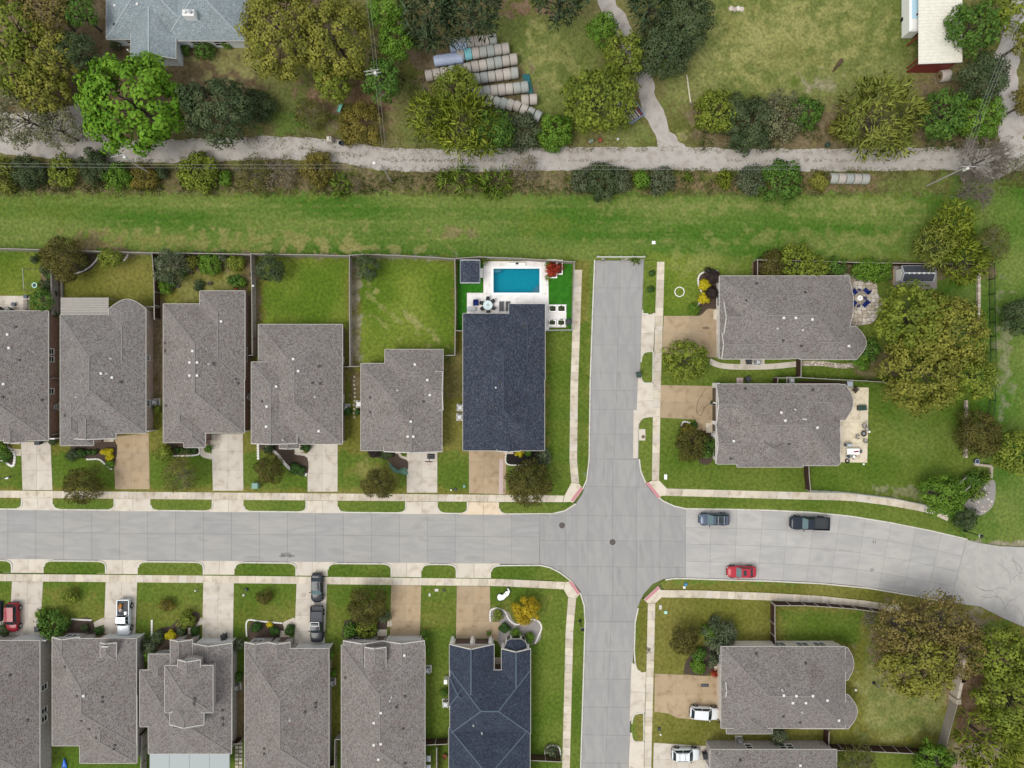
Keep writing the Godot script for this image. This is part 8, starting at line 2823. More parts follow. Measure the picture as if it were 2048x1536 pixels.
		[1086, 912, 19, 1.9, "blue", "blue-green shrub at the navy-roofed house's front corner"], [1040, 905, 9, 0.8, "gold", "yellow shrub in the dark bed before the navy-roofed house, left"], [1057, 905, 8, 0.8, "leafy", "green shrub in the dark bed before the navy-roofed house, right"],
		[5, 895, 13, 1.3, "leafy", "bright shrub in the bed at the left edge, upper"], [12, 914, 15, 1.0, "green", "green shrub in the bed at the left edge, lower"], [106, 882, 9, 1.0, "dark", "dark shrub by the leftmost driveway's upper end"],
		# front beds, south side
		[143, 1193, 17, 1.8, "olive_g", "small round tree-like shrub on the dormer house's lawn"], [86, 1228, 15, 1.5, "leafy", "pale-flowered shrub beside the red people carrier's driveway"], [110, 1247, 32, 2.2, "green", "large green shrub left of the dormer house"], [172, 1256, 9, 0.9, "dark", "dark shrub in the dormer house's bed"], [200, 1261, 9, 0.9, "box", "clipped dark shrub beside the white pickup"], [12, 1256, 14, 1.2, "dark", "dark low shrub at the left edge below the red car"],
		[335, 1210, 15, 1.6, "rust", "yellow-brown shrub alone on the two-storey house's lawn"], [343, 1268, 12, 1.1, "gold", "golden shrub in the two-storey house's bed"], [375, 1240, 20, 1.6, "olive_g", "olive shrub at the curve of the two-storey house's walk"], [365, 1262, 10, 1.0, "dark", "dark shrub in the two-storey house's bed"], [391, 1262, 9, 0.9, "box", "clipped shrub right of the two-storey house's door"], [318, 1272, 14, 1.4, "dark", "dark shrub at the two-storey house's left corner, upper"], [299, 1290, 18, 1.8, "blue", "grey-green shrub at the two-storey house's left corner, lower"], [302, 1310, 14, 1.4, "leafy", "bright shrub below the grey-green one"],
		[477, 1286, 14, 1.6, "blue", "grey-green shrub between the two-storey and gable front houses"], [478, 1354, 10, 1.0, "green", "green shrub above the round bin between two houses"], [530, 1195, 15, 1.7, "maple", "small dark shrub alone on the gable front house's lawn"], [513, 1255, 11, 1.0, "box", "dark shrub in the gable front house's bed, left"], [549, 1262, 10, 1.0, "box", "clipped green shrub in the gable front house's bed, right"], [580, 1261, 10, 1.1, "box", "clipped green shrub by the dark pickup"], [540, 1248, 7, 0.6, "gold", "yellow low shrub in the gable front house's bed"],
		[700, 1260, 20, 1.6, "green", "green shrub left under the dark olive tree"], [735, 1257, 22, 1.4, "olive_g", "shrub spreading below the dark olive tree"], [768, 1232, 13, 1.2, "blue", "grey-green shrub right of the dark olive tree"], [664, 1305, 9, 2.0, "leafy", "bright upright shrub at the gable front house's right corner"], [668, 1345, 8, 1.2, "leafy", "bright shrub above the air conditioner between two houses"],
		[850, 1265, 9, 1.2, "green", "first shrub of the row right of the red-tinged house's driveway"], [852, 1280, 9, 1.2, "leafy", "second shrub of the row right of the red-tinged house's driveway"], [854, 1300, 9, 1.4, "leafy", "third shrub of the row right of the red-tinged house's driveway"], [889, 1385, 9, 1.2, "green", "green shrub by the navy gabled house's left wall"],
		[996, 1230, 13, 1.2, "olive_g", "rounded shrub at the top of the corner house's gravel bed"], [1010, 1256, 11, 1.0, "box", "clipped hedge curving round the bay window, left"], [1032, 1268, 13, 1.0, "leafy", "clipped hedge curving round the bay window, middle"], [1060, 1276, 12, 1.0, "leafy", "clipped hedge curving round the bay window, right"], [978, 1266, 5, 0.8, "leafy", "small round shrub beside the corner house's pillars"], [1105, 1501, 13, 1.1, "blue", "speckled shrub inside the arc of white blocks"],
		[1438, 1268, 34, 2.4, "blue", "wide grey-green shrub at the cream brick house's corner"], [1418, 1266, 20, 2.0, "leafy", "brighter shrub touching the wide grey-green one"], [1398, 1308, 17, 1.2, "green", "green shrub in the cream brick house's bed, upper"], [1395, 1332, 17, 1.0, "leafy", "green shrub in the cream brick house's bed, lower"], [1425, 1318, 14, 1.2, "blue", "grey shrub against the cream brick house's front"], [1428, 1346, 7, 0.7, "red", "little red-flowered plant at the cream brick house's door"], [1556, 1468, 17, 2.2, "blue", "grey-green shrub between the cream brick house and the edge house"], [1296, 1300, 6, 0.4, "dry", "straggling straw-coloured weed over the pavement edge"],
		# back gardens
		[1107, 539, 15, 1.8, "red", "vivid red-leaved shrub in the white pool planter"], [1097, 531, 8, 1.0, "leafy", "green plant behind the red-leaved shrub"], [1095, 556, 7, 0.8, "yellow_g", "small plant at the red shrub planter's lower corner"], [969, 524, 9, 1.4, "palm", "small palm at the pool deck's top left corner"], [1104, 617, 6.5, 0.7, "dark", "plant in the north-west white planter"], [1122, 616, 6.5, 0.7, "dark", "plant in the north-east white planter"], [1103, 645, 6, 0.7, "dark", "plant in the south-west white planter"], [1121, 645, 6.5, 0.7, "dark", "plant in the south-east white planter"],
		[72, 520, 10, 1.4, "dark", "small dark shrub by the left back fence"], [98, 540, 16, 1.8, "dark", "dark shrub left of the wide olive tree"], [103, 550, 12, 1.2, "green", "low shrub below the dark one by the fence pair"], [95, 570, 12, 1.4, "dark", "dark shrub right of the round play swing"], [106, 587, 12, 1.2, "dark", "dim shrub above the left back patio's corner tree"], [110, 628, 9, 1.2, "dark", "small shrub by the leftmost house's rear corner"],
		[168, 525, 14, 1.2, "dark", "dark shrub inside the curved pale border"], [385, 525, 18, 1.8, "olive", "yellowish shrub in the potted garden"], [420, 527, 24, 2.0, "leafy", "large fresh green vegetable bush in the potted garden"], [446, 515, 12, 1.4, "blue", "grey-green plant by the potted garden's back fence"], [474, 526, 20, 2.0, "olive_g", "olive bush in the potted garden's right half"], [368, 545, 12, 1.0, "green", "low plant in the middle of the potted garden"], [332, 574, 15, 1.2, "leafy", "bright bush at the potted garden's left fence"], [348, 568, 9, 0.8, "green", "small bush right of the bright left-fence bush"], [400, 572, 12, 0.9, "dark", "low dark bush on the potted garden's lawn"], [472, 563, 16, 1.0, "green", "cluster of leafy plants near the potted garden's right side"], [487, 565, 10, 0.9, "leafy", "leafy plant at the right of that cluster"], [340, 553, 9, 0.9, "leafy", "small bright plant below the blue-green tree"], [316, 818, 9, 1.0, "olive_g", "round shrub below the air conditioner of the bow-backed house"], [694, 822, 10, 1.0, "box", "dark clipped shrub below the two-level house's air conditioner"], [716, 824, 7, 0.9, "box", "dark shrub beside the L-shaped house's air conditioner"],
		[1905, 1010, 0, 0, "", ""],
	]
	for t in Sh:
		if t[2] > 0:
			plant("shrub", t[5], "shrub", t[0], t[1], t[2], t[3], t[4], "")
	var straw := [[0.26, 0.21, 0.11], [0.20, 0.17, 0.09], [0.30, 0.25, 0.15]]
	var green := [[0.10, 0.15, 0.03], [0.15, 0.17, 0.04], [0.07, 0.12, 0.025]]
	weeds("rough_weeds", "rough weeds and straw along the south side of the gravel track", [[-60, 332, 860, 392, 5200], [860, 335, 1880, 392, 5200], [-60, 378, 2060, 396, 2600]], straw + green, 0.34)
	weeds("rough_weeds", "coarse grass along the north side of the gravel track", [[450, 262, 860, 300, 1500], [1000, 280, 1320, 306, 1400], [1370, 255, 2000, 308, 3200], [560, 305, 1020, 325, 500]], straw + green, 0.26)
	var edge := []
	for i in 130:
		var x := -40.0 + i * 16.4
		var y := 290.0 + 30.0 * clampf((x - 560.0) / 220.0, 0.0, 1.0)
		if x < 560.0:
			y = 300.0
		edge.append([x, y - 27, x + 17, y - 17, 26])
		edge.append([x, y + 18, x + 17, y + 28, 30])
		if (x > 560 and x < 1030) or (x > 1110 and x < 1260) or x > 1440:
			edge.append([x, y - 1, x + 17, y + 4, 14])
	weeds("track_edge_grass", "ragged grass fringes on both edges of the gravel track", edge, straw + green, 0.26)
	weeds("hedge_undergrowth", "tangled green undergrowth filling the hedge south of the track", [[-60, 334, 480, 384, 1500], [620, 352, 1100, 390, 900], [1130, 340, 1660, 388, 1300]], [[0.075, 0.115, 0.025], [0.12, 0.15, 0.035], [0.055, 0.085, 0.025], [0.16, 0.15, 0.06]], 0.85, "fine")
	weeds("hedge_undergrowth", "tangled green undergrowth below the trees north of the track", [[820, 150, 1020, 290, 500], [1400, 200, 1640, 300, 900], [1850, 190, 2000, 300, 500], [740, 30, 810, 200, 350]], [[0.065, 0.10, 0.025], [0.10, 0.13, 0.03], [0.05, 0.075, 0.025]], 0.9, "fine")
	weeds("leaf_litter", "brown leaf litter and low weeds under the farm trees", [[0, 120, 260, 280, 1800], [500, 150, 840, 290, 2600], [830, 90, 960, 300, 1200], [1820, 120, 2010, 310, 1400], [1900, 395, 1990, 540, 900]], [[0.16, 0.10, 0.055], [0.20, 0.14, 0.09], [0.10, 0.10, 0.03]], 0.26, "fine")
	weeds("meadow_tufts", "pale dry tufts scattered over the pasture", [[990, 20, 1220, 250, 1800], [1320, 10, 1820, 215, 5200]], [[0.27, 0.25, 0.09], [0.22, 0.22, 0.07], [0.13, 0.16, 0.04]], 0.26)
	weeds("clover_patches", "pale green clover patches on the mown strip", [[930, 430, 1040, 510, 900], [1000, 395, 1120, 420, 300]], [[0.16, 0.27, 0.09], [0.20, 0.30, 0.12]], 0.22, "fine")
	weeds("fallen_leaves", "fallen oak leaves on the dry back lawn", [[1740, 1230, 1920, 1440, 2600], [1900, 1230, 1980, 1536, 900]], [[0.24, 0.16, 0.08], [0.18, 0.12, 0.06]], 0.2, "fine")
	print("leaves ", leaf_total)


# ---------------------------------------------------------------- small things
func street_lamp(label: String, px: float, py: float) -> void:
	var o := thing("street_lamp", label, "street lamp", w(px, py), 0.0, "black street lamps")
	part(o, "base", MB.new().lathe(Vector3.ZERO, [Vector2(0.22, 0), Vector2(0.20, 0.25), Vector2(0.10, 0.6), Vector2(0.08, 0.7)], 12).mesh(), M.black_metal)
	part(o, "post", MB.new().tube(Vector3(0, 0.6, 0), Vector3(0, 3.5, 0), 0.075, 0.06, 10).mesh(), M.black_metal)
	part(o, "lantern", MB.new().lathe(Vector3(0, 3.45, 0), [Vector2(0.08, 0), Vector2(0.24, 0.12), Vector2(0.20, 0.42)], 10).mesh(), M.lamp_glass)
	part(o, "cap", MB.new().lathe(Vector3(0, 3.85, 0), [Vector2(0.28, 0), Vector2(0.28, 0.03), Vector2(0.12, 0.20), Vector2(0.03, 0.28), Vector2(0.0, 0.36)], 10).mesh(), M.black_metal)


func lid_box(label: String, px: float, py: float, sx: float, sy: float, sz: float, mat: Material, called := "utility_box", cat := "utility box", turn := 0.0, group := "") -> void:
	var o := thing(called, label, cat, w(px, py), turn, group)
	part(o, "body", MB.new().cbox(Vector3(0, sy * 0.5 - 0.01, 0), Vector3(sx, sy, sz), minf(0.03, sy * 0.3)).mesh(), mat)
	part(o, "lid", MB.new().cbox(Vector3(0, sy + 0.005, 0), Vector3(sx * 0.86, 0.03, sz * 0.86), 0.01).mesh(), mat)


func make_small_things() -> void:
	street_lamp("black street lamp at the end of the bending street", 1928, 1061)
	street_lamp("black street lamp on the verge of the south street", 1160, 1241)
	# barrier at the dead end
	var o := thing("road_barrier", "weathered white barrier rail across the dead end", "barrier", w(1240, 516))
	for k in 3:
		part(o, "rail", MB.new().box(Vector3(0, 0.45 + 0.28 * k, 0), Vector3(7.4, 0.14, 0.06)).mesh(), M.pale_metal)
	for k in 5:
		part(o, "post", MB.new().cbox(Vector3(-3.5 + 1.75 * k, 0.55, -0.1), Vector3(0.14, 1.2, 0.12), 0.02).mesh(), M.grey_metal)
	for k in 14:
		part(o, "flaked_board", MB.new().box(Vector3(rng.randf_range(-3.6, 3.6), 0.06, rng.randf_range(0.1, 0.6)), Vector3(rng.randf_range(0.3, 0.9), 0.04, 0.14), Basis(Vector3.UP, rng.randf_range(-0.2, 0.2))).mesh(), M.wood_cap)
	# air conditioners
	for q in [["air conditioner beside the bow-backed house, by its brick wall", 314, 804], ["air conditioner in the gap left of the bow-backed house", 116, 813], ["air conditioner right of the two-level house", 693.5, 815], ["air conditioner left of the L-shaped house", 720, 808], ["air conditioner left of the navy-roofed house, lower", 920, 834], ["air conditioner left of the navy-roofed house, upper", 921, 815], ["air conditioner behind the long grey house on the curved walk", 1512, 724.5], ["air conditioner in the many-gabled house's side enclosure", 1579, 761], ["air conditioner above the edge house, by the cream brick house", 1477, 1478], ["air conditioner in the gap left of the dormer house", 98, 1313], ["air conditioner right of the two-storey house", 476, 1371], ["air conditioner right of the gable front house", 665, 1362], ["air conditioner right of the red-tinged house", 856, 1337], ["air conditioner left of the navy gabled house", 892, 1404], ["air conditioner between the stepped house and the two-level house", 498, 794]]:
		ac_unit(q[0], q[1], q[2])
	for q in [["grey bin beside the leftmost lower garage", 83, 1254, 0.1], ["dark bin against the leftmost upper garage", 84, 884, 1.57], ["dark bin by the two-storey house's garage", 452, 1270, 0.2], ["dark bin by the edge house's garage", 1407, 1506, 0.1], ["black bin beside the silver-white car", 1440, 1440, 0.3], ["dark bin on the curved walk beside the air conditioner", 1494, 724, 0.0], ["dark bin above the many-gabled house", 1492, 759, 0.2]]:
		bin(q[0], q[1], q[2], q[3])
	bin("dark green bin standing in the dead end street by the kerb", 1275.5, 750, 0.0, M.plastic_green)
	# utility boxes in the grass
	lid_box("green transformer box on a concrete pad by the small olive tree", 514, 970, 0.95, 0.9, 0.9, M.box_green, "transformer_box", "transformer", 0.02)
	lid_box("small green valve box beside the bald tan driveway", 928.5, 972.5, 0.35, 0.12, 0.45, M.box_green)
	lid_box("dark square meter box left of the small green valve box", 911, 978.5, 0.45, 0.12, 0.45, M.vent_dark)
	lid_box("white marker left of the dark meter box on the north lawn", 902.5, 979.5, 0.22, 0.3, 0.22, M.plastic_white)
	lid_box("white square cover with black centre on the mown strip above the dead end", 1307, 485.5, 0.55, 0.14, 0.5, M.plastic_white)
	lid_box("white oval meter cover near the crossing's north-east corner", 1331, 953.5, 0.45, 0.10, 0.8, M.plastic_white)
	lid_box("white-rimmed cover at the south-east corner lawn", 1320.5, 1214, 0.42, 0.10, 0.7, M.kerb)
	lid_box("mint green cap on the south-east corner lawn", 1331, 1224, 0.42, 0.2, 0.42, M.plastic_mint)
	lid_box("blue capped meter in the south-east verge", 1371, 1168, 0.4, 0.25, 0.4, flat(0.03, 0.22, 0.45, 0.5))
	lid_box("white box beside the blue capped meter", 1368, 1174, 0.35, 0.2, 0.35, M.plastic_white)
	lid_box("dark square meter box by the lowest pavement", 1318, 1457, 0.45, 0.14, 0.5, M.plastic_dark)
	lid_box("white peg below the dark meter box by the lowest pavement", 1320.5, 1468, 0.22, 0.2, 0.22, M.plastic_white)
	lid_box("pale box on the red-tinged house's right lawn, larger of two", 873.5, 1179.5, 0.6, 0.15, 0.42, M.kerb)
	lid_box("pale box on the red-tinged house's right lawn, smaller of two", 859.5, 1189, 0.3, 0.12, 0.5, M.kerb)
	lid_box("dark valve box right of the pale boxes on the side lawn", 888, 1180, 0.4, 0.12, 0.4, M.vent_dark)
	lid_box("white electricity cabinet on the navy gabled house's left wall", 893, 1356, 0.55, 1.4, 0.7, M.plastic_white)
	lid_box("dark spotlight box on the gable front house's lawn", 494, 1178, 0.4, 0.35, 0.4, M.plastic_dark)
	lid_box("pale stone below the dark spotlight box", 488, 1189.5, 0.35, 0.2, 0.35, M.kerb)
	lid_box("small dark light post on the two-storey house's lawn", 396, 1178, 0.18, 0.9, 0.18, M.grey_metal, "garden_light", "garden light")
	lid_box("white downspout extension box by the concrete patio corner", 1726, 928, 0.25, 0.2, 0.25, M.plastic_white)
	lid_box("pale blue-grey cushion box by the many-gabled house's fence corner", 1697, 768, 0.9, 0.5, 0.9, M.steel)
	for q in [["white ball lamp on the dry lawn beside the cream brick house", 1708, 1377], ["white ball lamp by the lower right lawn's dark fence", 1678, 1491], ["white ball lamp on the round edge of the concrete patio", 1735, 863]]:
		var c := thing("ball_lamp", q[0], "garden lamp", w(q[1], q[2]))
		part(c, "globe", MB.new().lathe(Vector3(0, 0.25, 0), [Vector2(0.05, 0), Vector2(0.16, 0.08), Vector2(0.19, 0.2), Vector2(0.14, 0.32), Vector2(0, 0.38)], 12).mesh(), M.plastic_white)
		part(c, "stem", MB.new().tube(Vector3.ZERO, Vector3(0, 0.27, 0), 0.03, 0.03, 6).mesh(), M.grey_metal)
	# basketball hoop
	o = thing("basketball_hoop", "portable basketball hoop with dark base on the pale driveway", "basketball hoop", w(862, 916), -1.6)
	part(o, "base", MB.new().cbox(Vector3(-0.25, 0.14, 0), Vector3(0.75, 0.28, 1.1), 0.08).mesh(), M.plastic_dark)
	part(o, "pole", MB.new().tube(Vector3(-0.2, 0.2, 0), Vector3(0.15, 2.6, 0), 0.05, 0.05, 8).mesh(), M.black_metal)
	part(o, "backboard", MB.new().cbox(Vector3(0.25, 2.75, 0), Vector3(0.06, 0.75, 1.1), 0.02).mesh(), M.plastic_dark)
	part(o, "rim", MB.new().lathe(Vector3(0.52, 2.5, 0), [Vector2(0.22, 0.0), Vector2(0.24, 0.015), Vector2(0.22, 0.03), Vector2(0.20, 0.015), Vector2(0.22, 0.0)], 16).mesh(), flat(0.35, 0.05, 0.02, 0.5))
	# green covered thing on the lawn
	o = thing("green_tarpaulin", "crumpled green cover lying in a curve on the L-shaped house's lawn", "cover", w(797, 941))
	var rows := []
	for i in 13:
		var t := i / 12.0
		var c := w(779 + 36 * t, 931 + 10 * t + 6 * sin(t * PI)) - o.position
		var line := PackedVector3Array()
		for j in 9:
			var u := -1.0 + j / 4.0
			var rr := 0.62 * (0.75 + 0.3 * sin(t * 9.0) * (1.0 - t * 0.4))
			line.append(c + Vector3(0.35 * u * rr, maxf(0.02, (1.0 - u * u) * (0.34 + 0.10 * sin(i * 1.9 + j)) * (1.0 if i > 0 and i < 12 else 0.1)), u * rr))
		rows.append(line)
	part(o, "cloth", MB.new().grid(rows).mesh(), M.tarp_green)
	part(o, "tie", MB.new().tube(rows[6][1], rows[6][7] + Vector3(0, 0.02, 0), 0.03, 0.03, 5).mesh(), M.plastic_dark)
	# fire ring
	o = thing("fire_ring", "octagonal ring of white blocks on the lawn before the golden shrubs", "fire ring", w(1358.5, 584))
	for k in 8:
		var a := TAU * k / 8.0 + 0.39
		part(o, "block", MB.new().cbox(Vector3(cos(a) * 0.70, 0.10, sin(a) * 0.70), Vector3(0.11, 0.2, 0.55), 0.03, Basis(Vector3.UP, -a)).mesh(), M.white_stone)
	# ghost-shaped yard board
	o = thing("ghost_cutout", "white ghost-shaped board with black edge lying on the corner lawn", "decoration", w(1007, 1187))
	var gp := [994.5, 1192, 996.5, 1187, 1000, 1186, 1003.5, 1188, 1006, 1187.5, 1012, 1180.5, 1016, 1180, 1016, 1178, 1014.5, 1175, 1015.5, 1174, 1018, 1177, 1020, 1181, 1018.5, 1184, 1017.2, 1188.5, 1013, 1191.5, 1007, 1197, 999.5, 1199, 996, 1197]
	var g2 := poly(gp)
	var back := Geometry2D.offset_polygon(g2, 0.09)
	var off := Vector2(o.position.x, o.position.z)
	for pair in [[back[0], 0.30, 0.34, M.black_metal, "backing"], [g2, 0.34, 0.37, M.plastic_white, "face"]]:
		var q := PackedVector2Array()
		for p: Vector2 in pair[0]:
			q.append(p - off)
		part(o, pair[4], MB.new().prism(q, pair[1], pair[2]).mesh(), pair[3])
	for e in [[1011, 1185.8], [1016, 1190]]:
		part(o, "eye", MB.new().lathe(w(e[0], e[1]) - o.position + Vector3(0, 0.365, 0), [Vector2(0.08, 0), Vector2(0.08, 0.015), Vector2(0, 0.016)], 10).mesh(), M.black_metal)
	for e in [[1001, 1192], [1012, 1186]]:
		part(o, "stake", MB.new().tube(w(e[0], e[1]) - o.position - Vector3(0, 0.05, 0), w(e[0], e[1]) - o.position + Vector3(0, 0.31, 0), 0.03, 0.03, 6).mesh(), M.wood_old)
	# play things in the left back garden
	o = thing("swing_frame", "thin grey swing frame with a mint ring seat in the left back garden", "swing", w(66, 562))
	part(o, "beam", MB.new().tube(Vector3(-0.2, 1.9, -1.6), Vector3(0.0, 1.9, 1.5), 0.04, 0.04, 8).mesh(), M.grey_metal)
	for e in [[-0.2, -1.6], [0.0, 1.5]]:
		for s in [-1, 1]:
			part(o, "leg", MB.new().tube(Vector3(e[0], 1.9, e[1]), Vector3(e[0] + s * 0.8, 0, e[1] + signf(e[1]) * 0.2), 0.035, 0.035, 8).mesh(), M.grey_metal)
	var ring := part(o, "ring_seat", MB.new().lathe(Vector3(0.7, 0.55, 0.75), [Vector2(0.28, 0.0), Vector2(0.40, 0.02), Vector2(0.42, 0.08), Vector2(0.28, 0.08), Vector2(0.28, 0.0)], 20).mesh(), M.plastic_mint)
	part(ring, "net", MB.new().lathe(Vector3(0.7, 0.56, 0.75), [Vector2(0.28, 0), Vector2(0.28, 0.02), Vector2(0.0, 0.01)], 12).mesh(), M.vent_dark)
	for k in 3:
		part(ring, "rope", MB.new().tube(Vector3(0.7 + 0.35 * cos(k * 2.1), 0.6, 0.75 + 0.35 * sin(k * 2.1)), Vector3(-0.05, 1.9, 0.75), 0.012, 0.012, 5).mesh(), M.wire)
	for q in [["blue-grey round stool on the left back patio, upper", 55, 594], ["blue-grey round stool on the left back patio, lower", 31, 609]]:
		var c := thing("garden_stool", q[0], "stool", w(q[1], q[2]), 0.0, "round stools on the left back patio")
		part(c, "seat", MB.new().lathe(Vector3(0, 0.42, 0), [Vector2(0.30, 0), Vector2(0.30, 0.06), Vector2(0, 0.08)], 14).mesh(), flat(0.06, 0.08, 0.12, 0.6))
		part(c, "stand", MB.new().lathe(Vector3.ZERO, [Vector2(0.24, 0), Vector2(0.2, 0.3), Vector2(0.24, 0.43)], 12).mesh(), M.cloth_grey)
	chair("black wire chair on the left back patio, left", 8, 620, 0.3, M.black_metal, M.black_metal, "wire chairs on the left back patio", 0.5, 0.5)
	chair("black wire chair on the left back patio, right", 26, 620, -0.4, M.black_metal, M.black_metal, "wire chairs on the left back patio", 0.5, 0.5)
	o = thing("garden_bench", "dark slatted bench along the left back patio's right side", "bench", w(55, 610), PI / 2)
	for k in 4:
		part(o, "slat", MB.new().cbox(Vector3(0, 0.45, -0.22 + 0.14 * k), Vector3(1.5, 0.04, 0.11), 0.01).mesh(), M.wood_grey)
	for s in [-1, 1]:
		part(o, "leg", MB.new().box(Vector3(s * 0.65, 0.21, 0), Vector3(0.08, 0.43, 0.5)).mesh(), M.black_metal)
	# pots of the vegetable garden
	var spots := [[347, 521, "upper left"], [358, 514, "second upper"], [369, 514, "third upper"], [394, 507, "by the back fence, left"], [407, 508, "by the back fence, right"], [445, 539, "tall dark"], [422, 568, "alone on the lawn"], [432, 509, "fourth upper"], [346, 578, "lower left"], [358, 573, "lower second"], [385, 546, "middle"], [493, 606, "by the wall, upper"], [494, 613, "by the wall, lower"], [498, 512, "top right"], [505, 550, "right fence"]]
	for q in spots:
		var c := thing("plant_pot", "black plant pot in the vegetable garden, %s" % q[2], "plant pot", w(q[0], q[1]), 0.0, "black pots in the vegetable garden")
		part(c, "pot", MB.new().lathe(Vector3.ZERO, [Vector2(0.22, 0), Vector2(0.30, 0.42), Vector2(0.32, 0.45), Vector2(0.27, 0.44), Vector2(0.24, 0.38), Vector2(0, 0.38)], 14).mesh(), M.vent_dark)
		part(c, "soil", MB.new().lathe(Vector3(0, 0.37, 0), [Vector2(0.25, 0), Vector2(0.1, 0.04), Vector2(0, 0.05)], 10).mesh(), M.mulch)
	o = thing("white_globe", "white ball finial on the potted garden's right fence", "finial", w(507.5, 572, 1.8))
	part(o, "ball", MB.new().lathe(Vector3.ZERO, [Vector2(0.0, 0), Vector2(0.14, 0.06), Vector2(0.17, 0.17), Vector2(0.1, 0.3), Vector2(0, 0.33)], 12).mesh(), M.plastic_white)
	part(o, "stem", MB.new().tube(Vector3(0, -0.3, 0), Vector3(0, 0.02, 0), 0.03, 0.03, 6).mesh(), M.wood_cap)
	o = thing("red_pot", "small red pot by the stepped house's rear wall", "plant pot", w(473, 577))
	part(o, "pot", MB.new().lathe(Vector3.ZERO, [Vector2(0.16, 0), Vector2(0.22, 0.34), Vector2(0.19, 0.34), Vector2(0, 0.28)], 12).mesh(), flat(0.35, 0.02, 0.02, 0.5))
	part(o, "rim", MB.new().lathe(Vector3(0, 0.32, 0), [Vector2(0.24, 0), Vector2(0.24, 0.05), Vector2(0.20, 0.05)], 12).mesh(), flat(0.30, 0.02, 0.02, 0.5))
	# bottom-edge bits
	o = thing("kayak", "blue kayak lying on the dormer house's back lawn at the bottom edge", "kayak", w(131, 1533))
	rows = []
	for i in 11:
		var t := i / 10.0
		var line := PackedVector3Array()
		var hw := 0.36 * sin(PI * clampf(t, 0.03, 0.97)) + 0.02
		for j in 9:
			var a := TAU * j / 8.0
			line.append(Vector3(cos(a) * hw, 0.2 + sin(a) * 0.16 + 0.05 * absf(t - 0.5), -1.4 + 2.8 * t))
		rows.append(line)
	part(o, "hull", MB.new().grid(rows).mesh(), M.kayak)
	part(o, "cockpit", MB.new().lathe(Vector3(0, 0.35, 0.1), [Vector2(0.24, 0), Vector2(0.24, 0.04), Vector2(0.18, 0.03), Vector2(0, 0.0)], 14).mesh(), M.vent_dark)
	o = thing("garden_stand", "black metal stand with round dish on the dry lawn under the oaks", "stand", w(1747, 1365))
	part(o, "foot", MB.new().lathe(Vector3.ZERO, [Vector2(0.3, 0), Vector2(0.26, 0.06), Vector2(0.06, 0.1)], 12).mesh(), M.black_metal)
	part(o, "stem", MB.new().tube(Vector3(0, 0.05, 0), Vector3(0.1, 0.95, 0.08), 0.07, 0.05, 8).mesh(), M.black_metal)
	part(o, "dish", MB.new().lathe(Vector3(0.12, 0.9, 0.1), [Vector2(0.08, 0), Vector2(0.28, 0.10), Vector2(0.30, 0.12), Vector2(0.24, 0.10), Vector2(0, 0.05)], 14).mesh(), flat(0.10, 0.09, 0.05, 0.6))
	o = thing("brush_pile", "heap of grey cut branches by the dark fence under the oaks", "brush pile", w(1737, 1235))
	for k in 26:
		var a := Vector3(rng.randf_range(-0.9, 0.9), rng.randf_range(0.05, 0.45), rng.randf_range(-0.7, 0.7))
		part(o, "branch", MB.new().tube(a, a + Vector3(rng.randf_range(-1.1, 1.1), rng.randf_range(-0.05, 0.15), rng.randf_range(-0.9, 0.9)), 0.05, 0.02, 5).mesh(), M.twig)
	o = thing("paver_stack", "flat pair of pink pavers above the many-gabled house", "pavers", w(1479, 762))
	for k in 2:
		part(o, "paver", MB.new().cbox(Vector3(-0.26 + 0.52 * k, 0.05, 0), Vector3(0.48, 0.12, 1.0), 0.01).mesh(), M.paver_pink)
	o = thing("stepping_stones", "row of pale stepping stones between the two mid houses", "stepping stones", w(709, 790))
	for k in 11:
		part(o, "stone", MB.new().lathe(Vector3(rng.randf_range(-0.1, 0.1), 0, -2.8 + 0.62 * k), [Vector2(0.20, 0), Vector2(0.17, 0.05), Vector2(0, 0.06)], 7).mesh(), M.rock[k % 3])
	o = thing("stepping_stones", "double row of pale stepping stones right of the two-storey house", "stepping stones", w(478, 1512))
	for k in 14:
		part(o, "stone", MB.new().cbox(Vector3(-0.3 + 0.6 * (k % 2), 0.03, -2.0 + 0.6 * (k / 2)), Vector3(0.5, 0.08, 0.46), 0.02, Basis(Vector3.UP, rng.randf_range(-0.1, 0.1))).mesh(), M.rock[2 + k % 3])
	for q in [["white picnic table in the cluttered yard at the bottom edge, upper", 858, 1512], ["white picnic table in the cluttered yard at the bottom edge, lower", 858, 1530]]:
		var c := thing("metal_table", q[0], "table", w(q[1], q[2]), 0.0, "tables in the cluttered yard")
		part(c, "table_top", MB.new().cbox(Vector3(0, 0.7, 0), Vector3(0.7, 0.05, 0.9), 0.02).mesh(), M.steel)
		for k in 4:
			part(c, "leg", MB.new().box(Vector3(-0.3 + 0.6 * (k % 2), 0.34, -0.38 + 0.76 * (k / 2)), Vector3(0.05, 0.7, 0.05)).mesh(), M.plastic_white)
	o = thing("clay_pot", "round rusty pot in the narrow yard left of the navy gabled house", "plant pot", w(890, 1510))
	part(o, "pot", MB.new().lathe(Vector3.ZERO, [Vector2(0.26, 0), Vector2(0.36, 0.4), Vector2(0.30, 0.4), Vector2(0.26, 0.3), Vector2(0, 0.3)], 14).mesh(), flat(0.20, 0.07, 0.04, 0.8))
	part(o, "rim", MB.new().lathe(Vector3(0, 0.38, 0), [Vector2(0.38, 0), Vector2(0.38, 0.06), Vector2(0.32, 0.06)], 14).mesh(), flat(0.18, 0.06, 0.04, 0.8))
	o = thing("blue_pot", "blue-rimmed round pot at the end of the pale retaining wall", "plant pot", w(1949, 922))
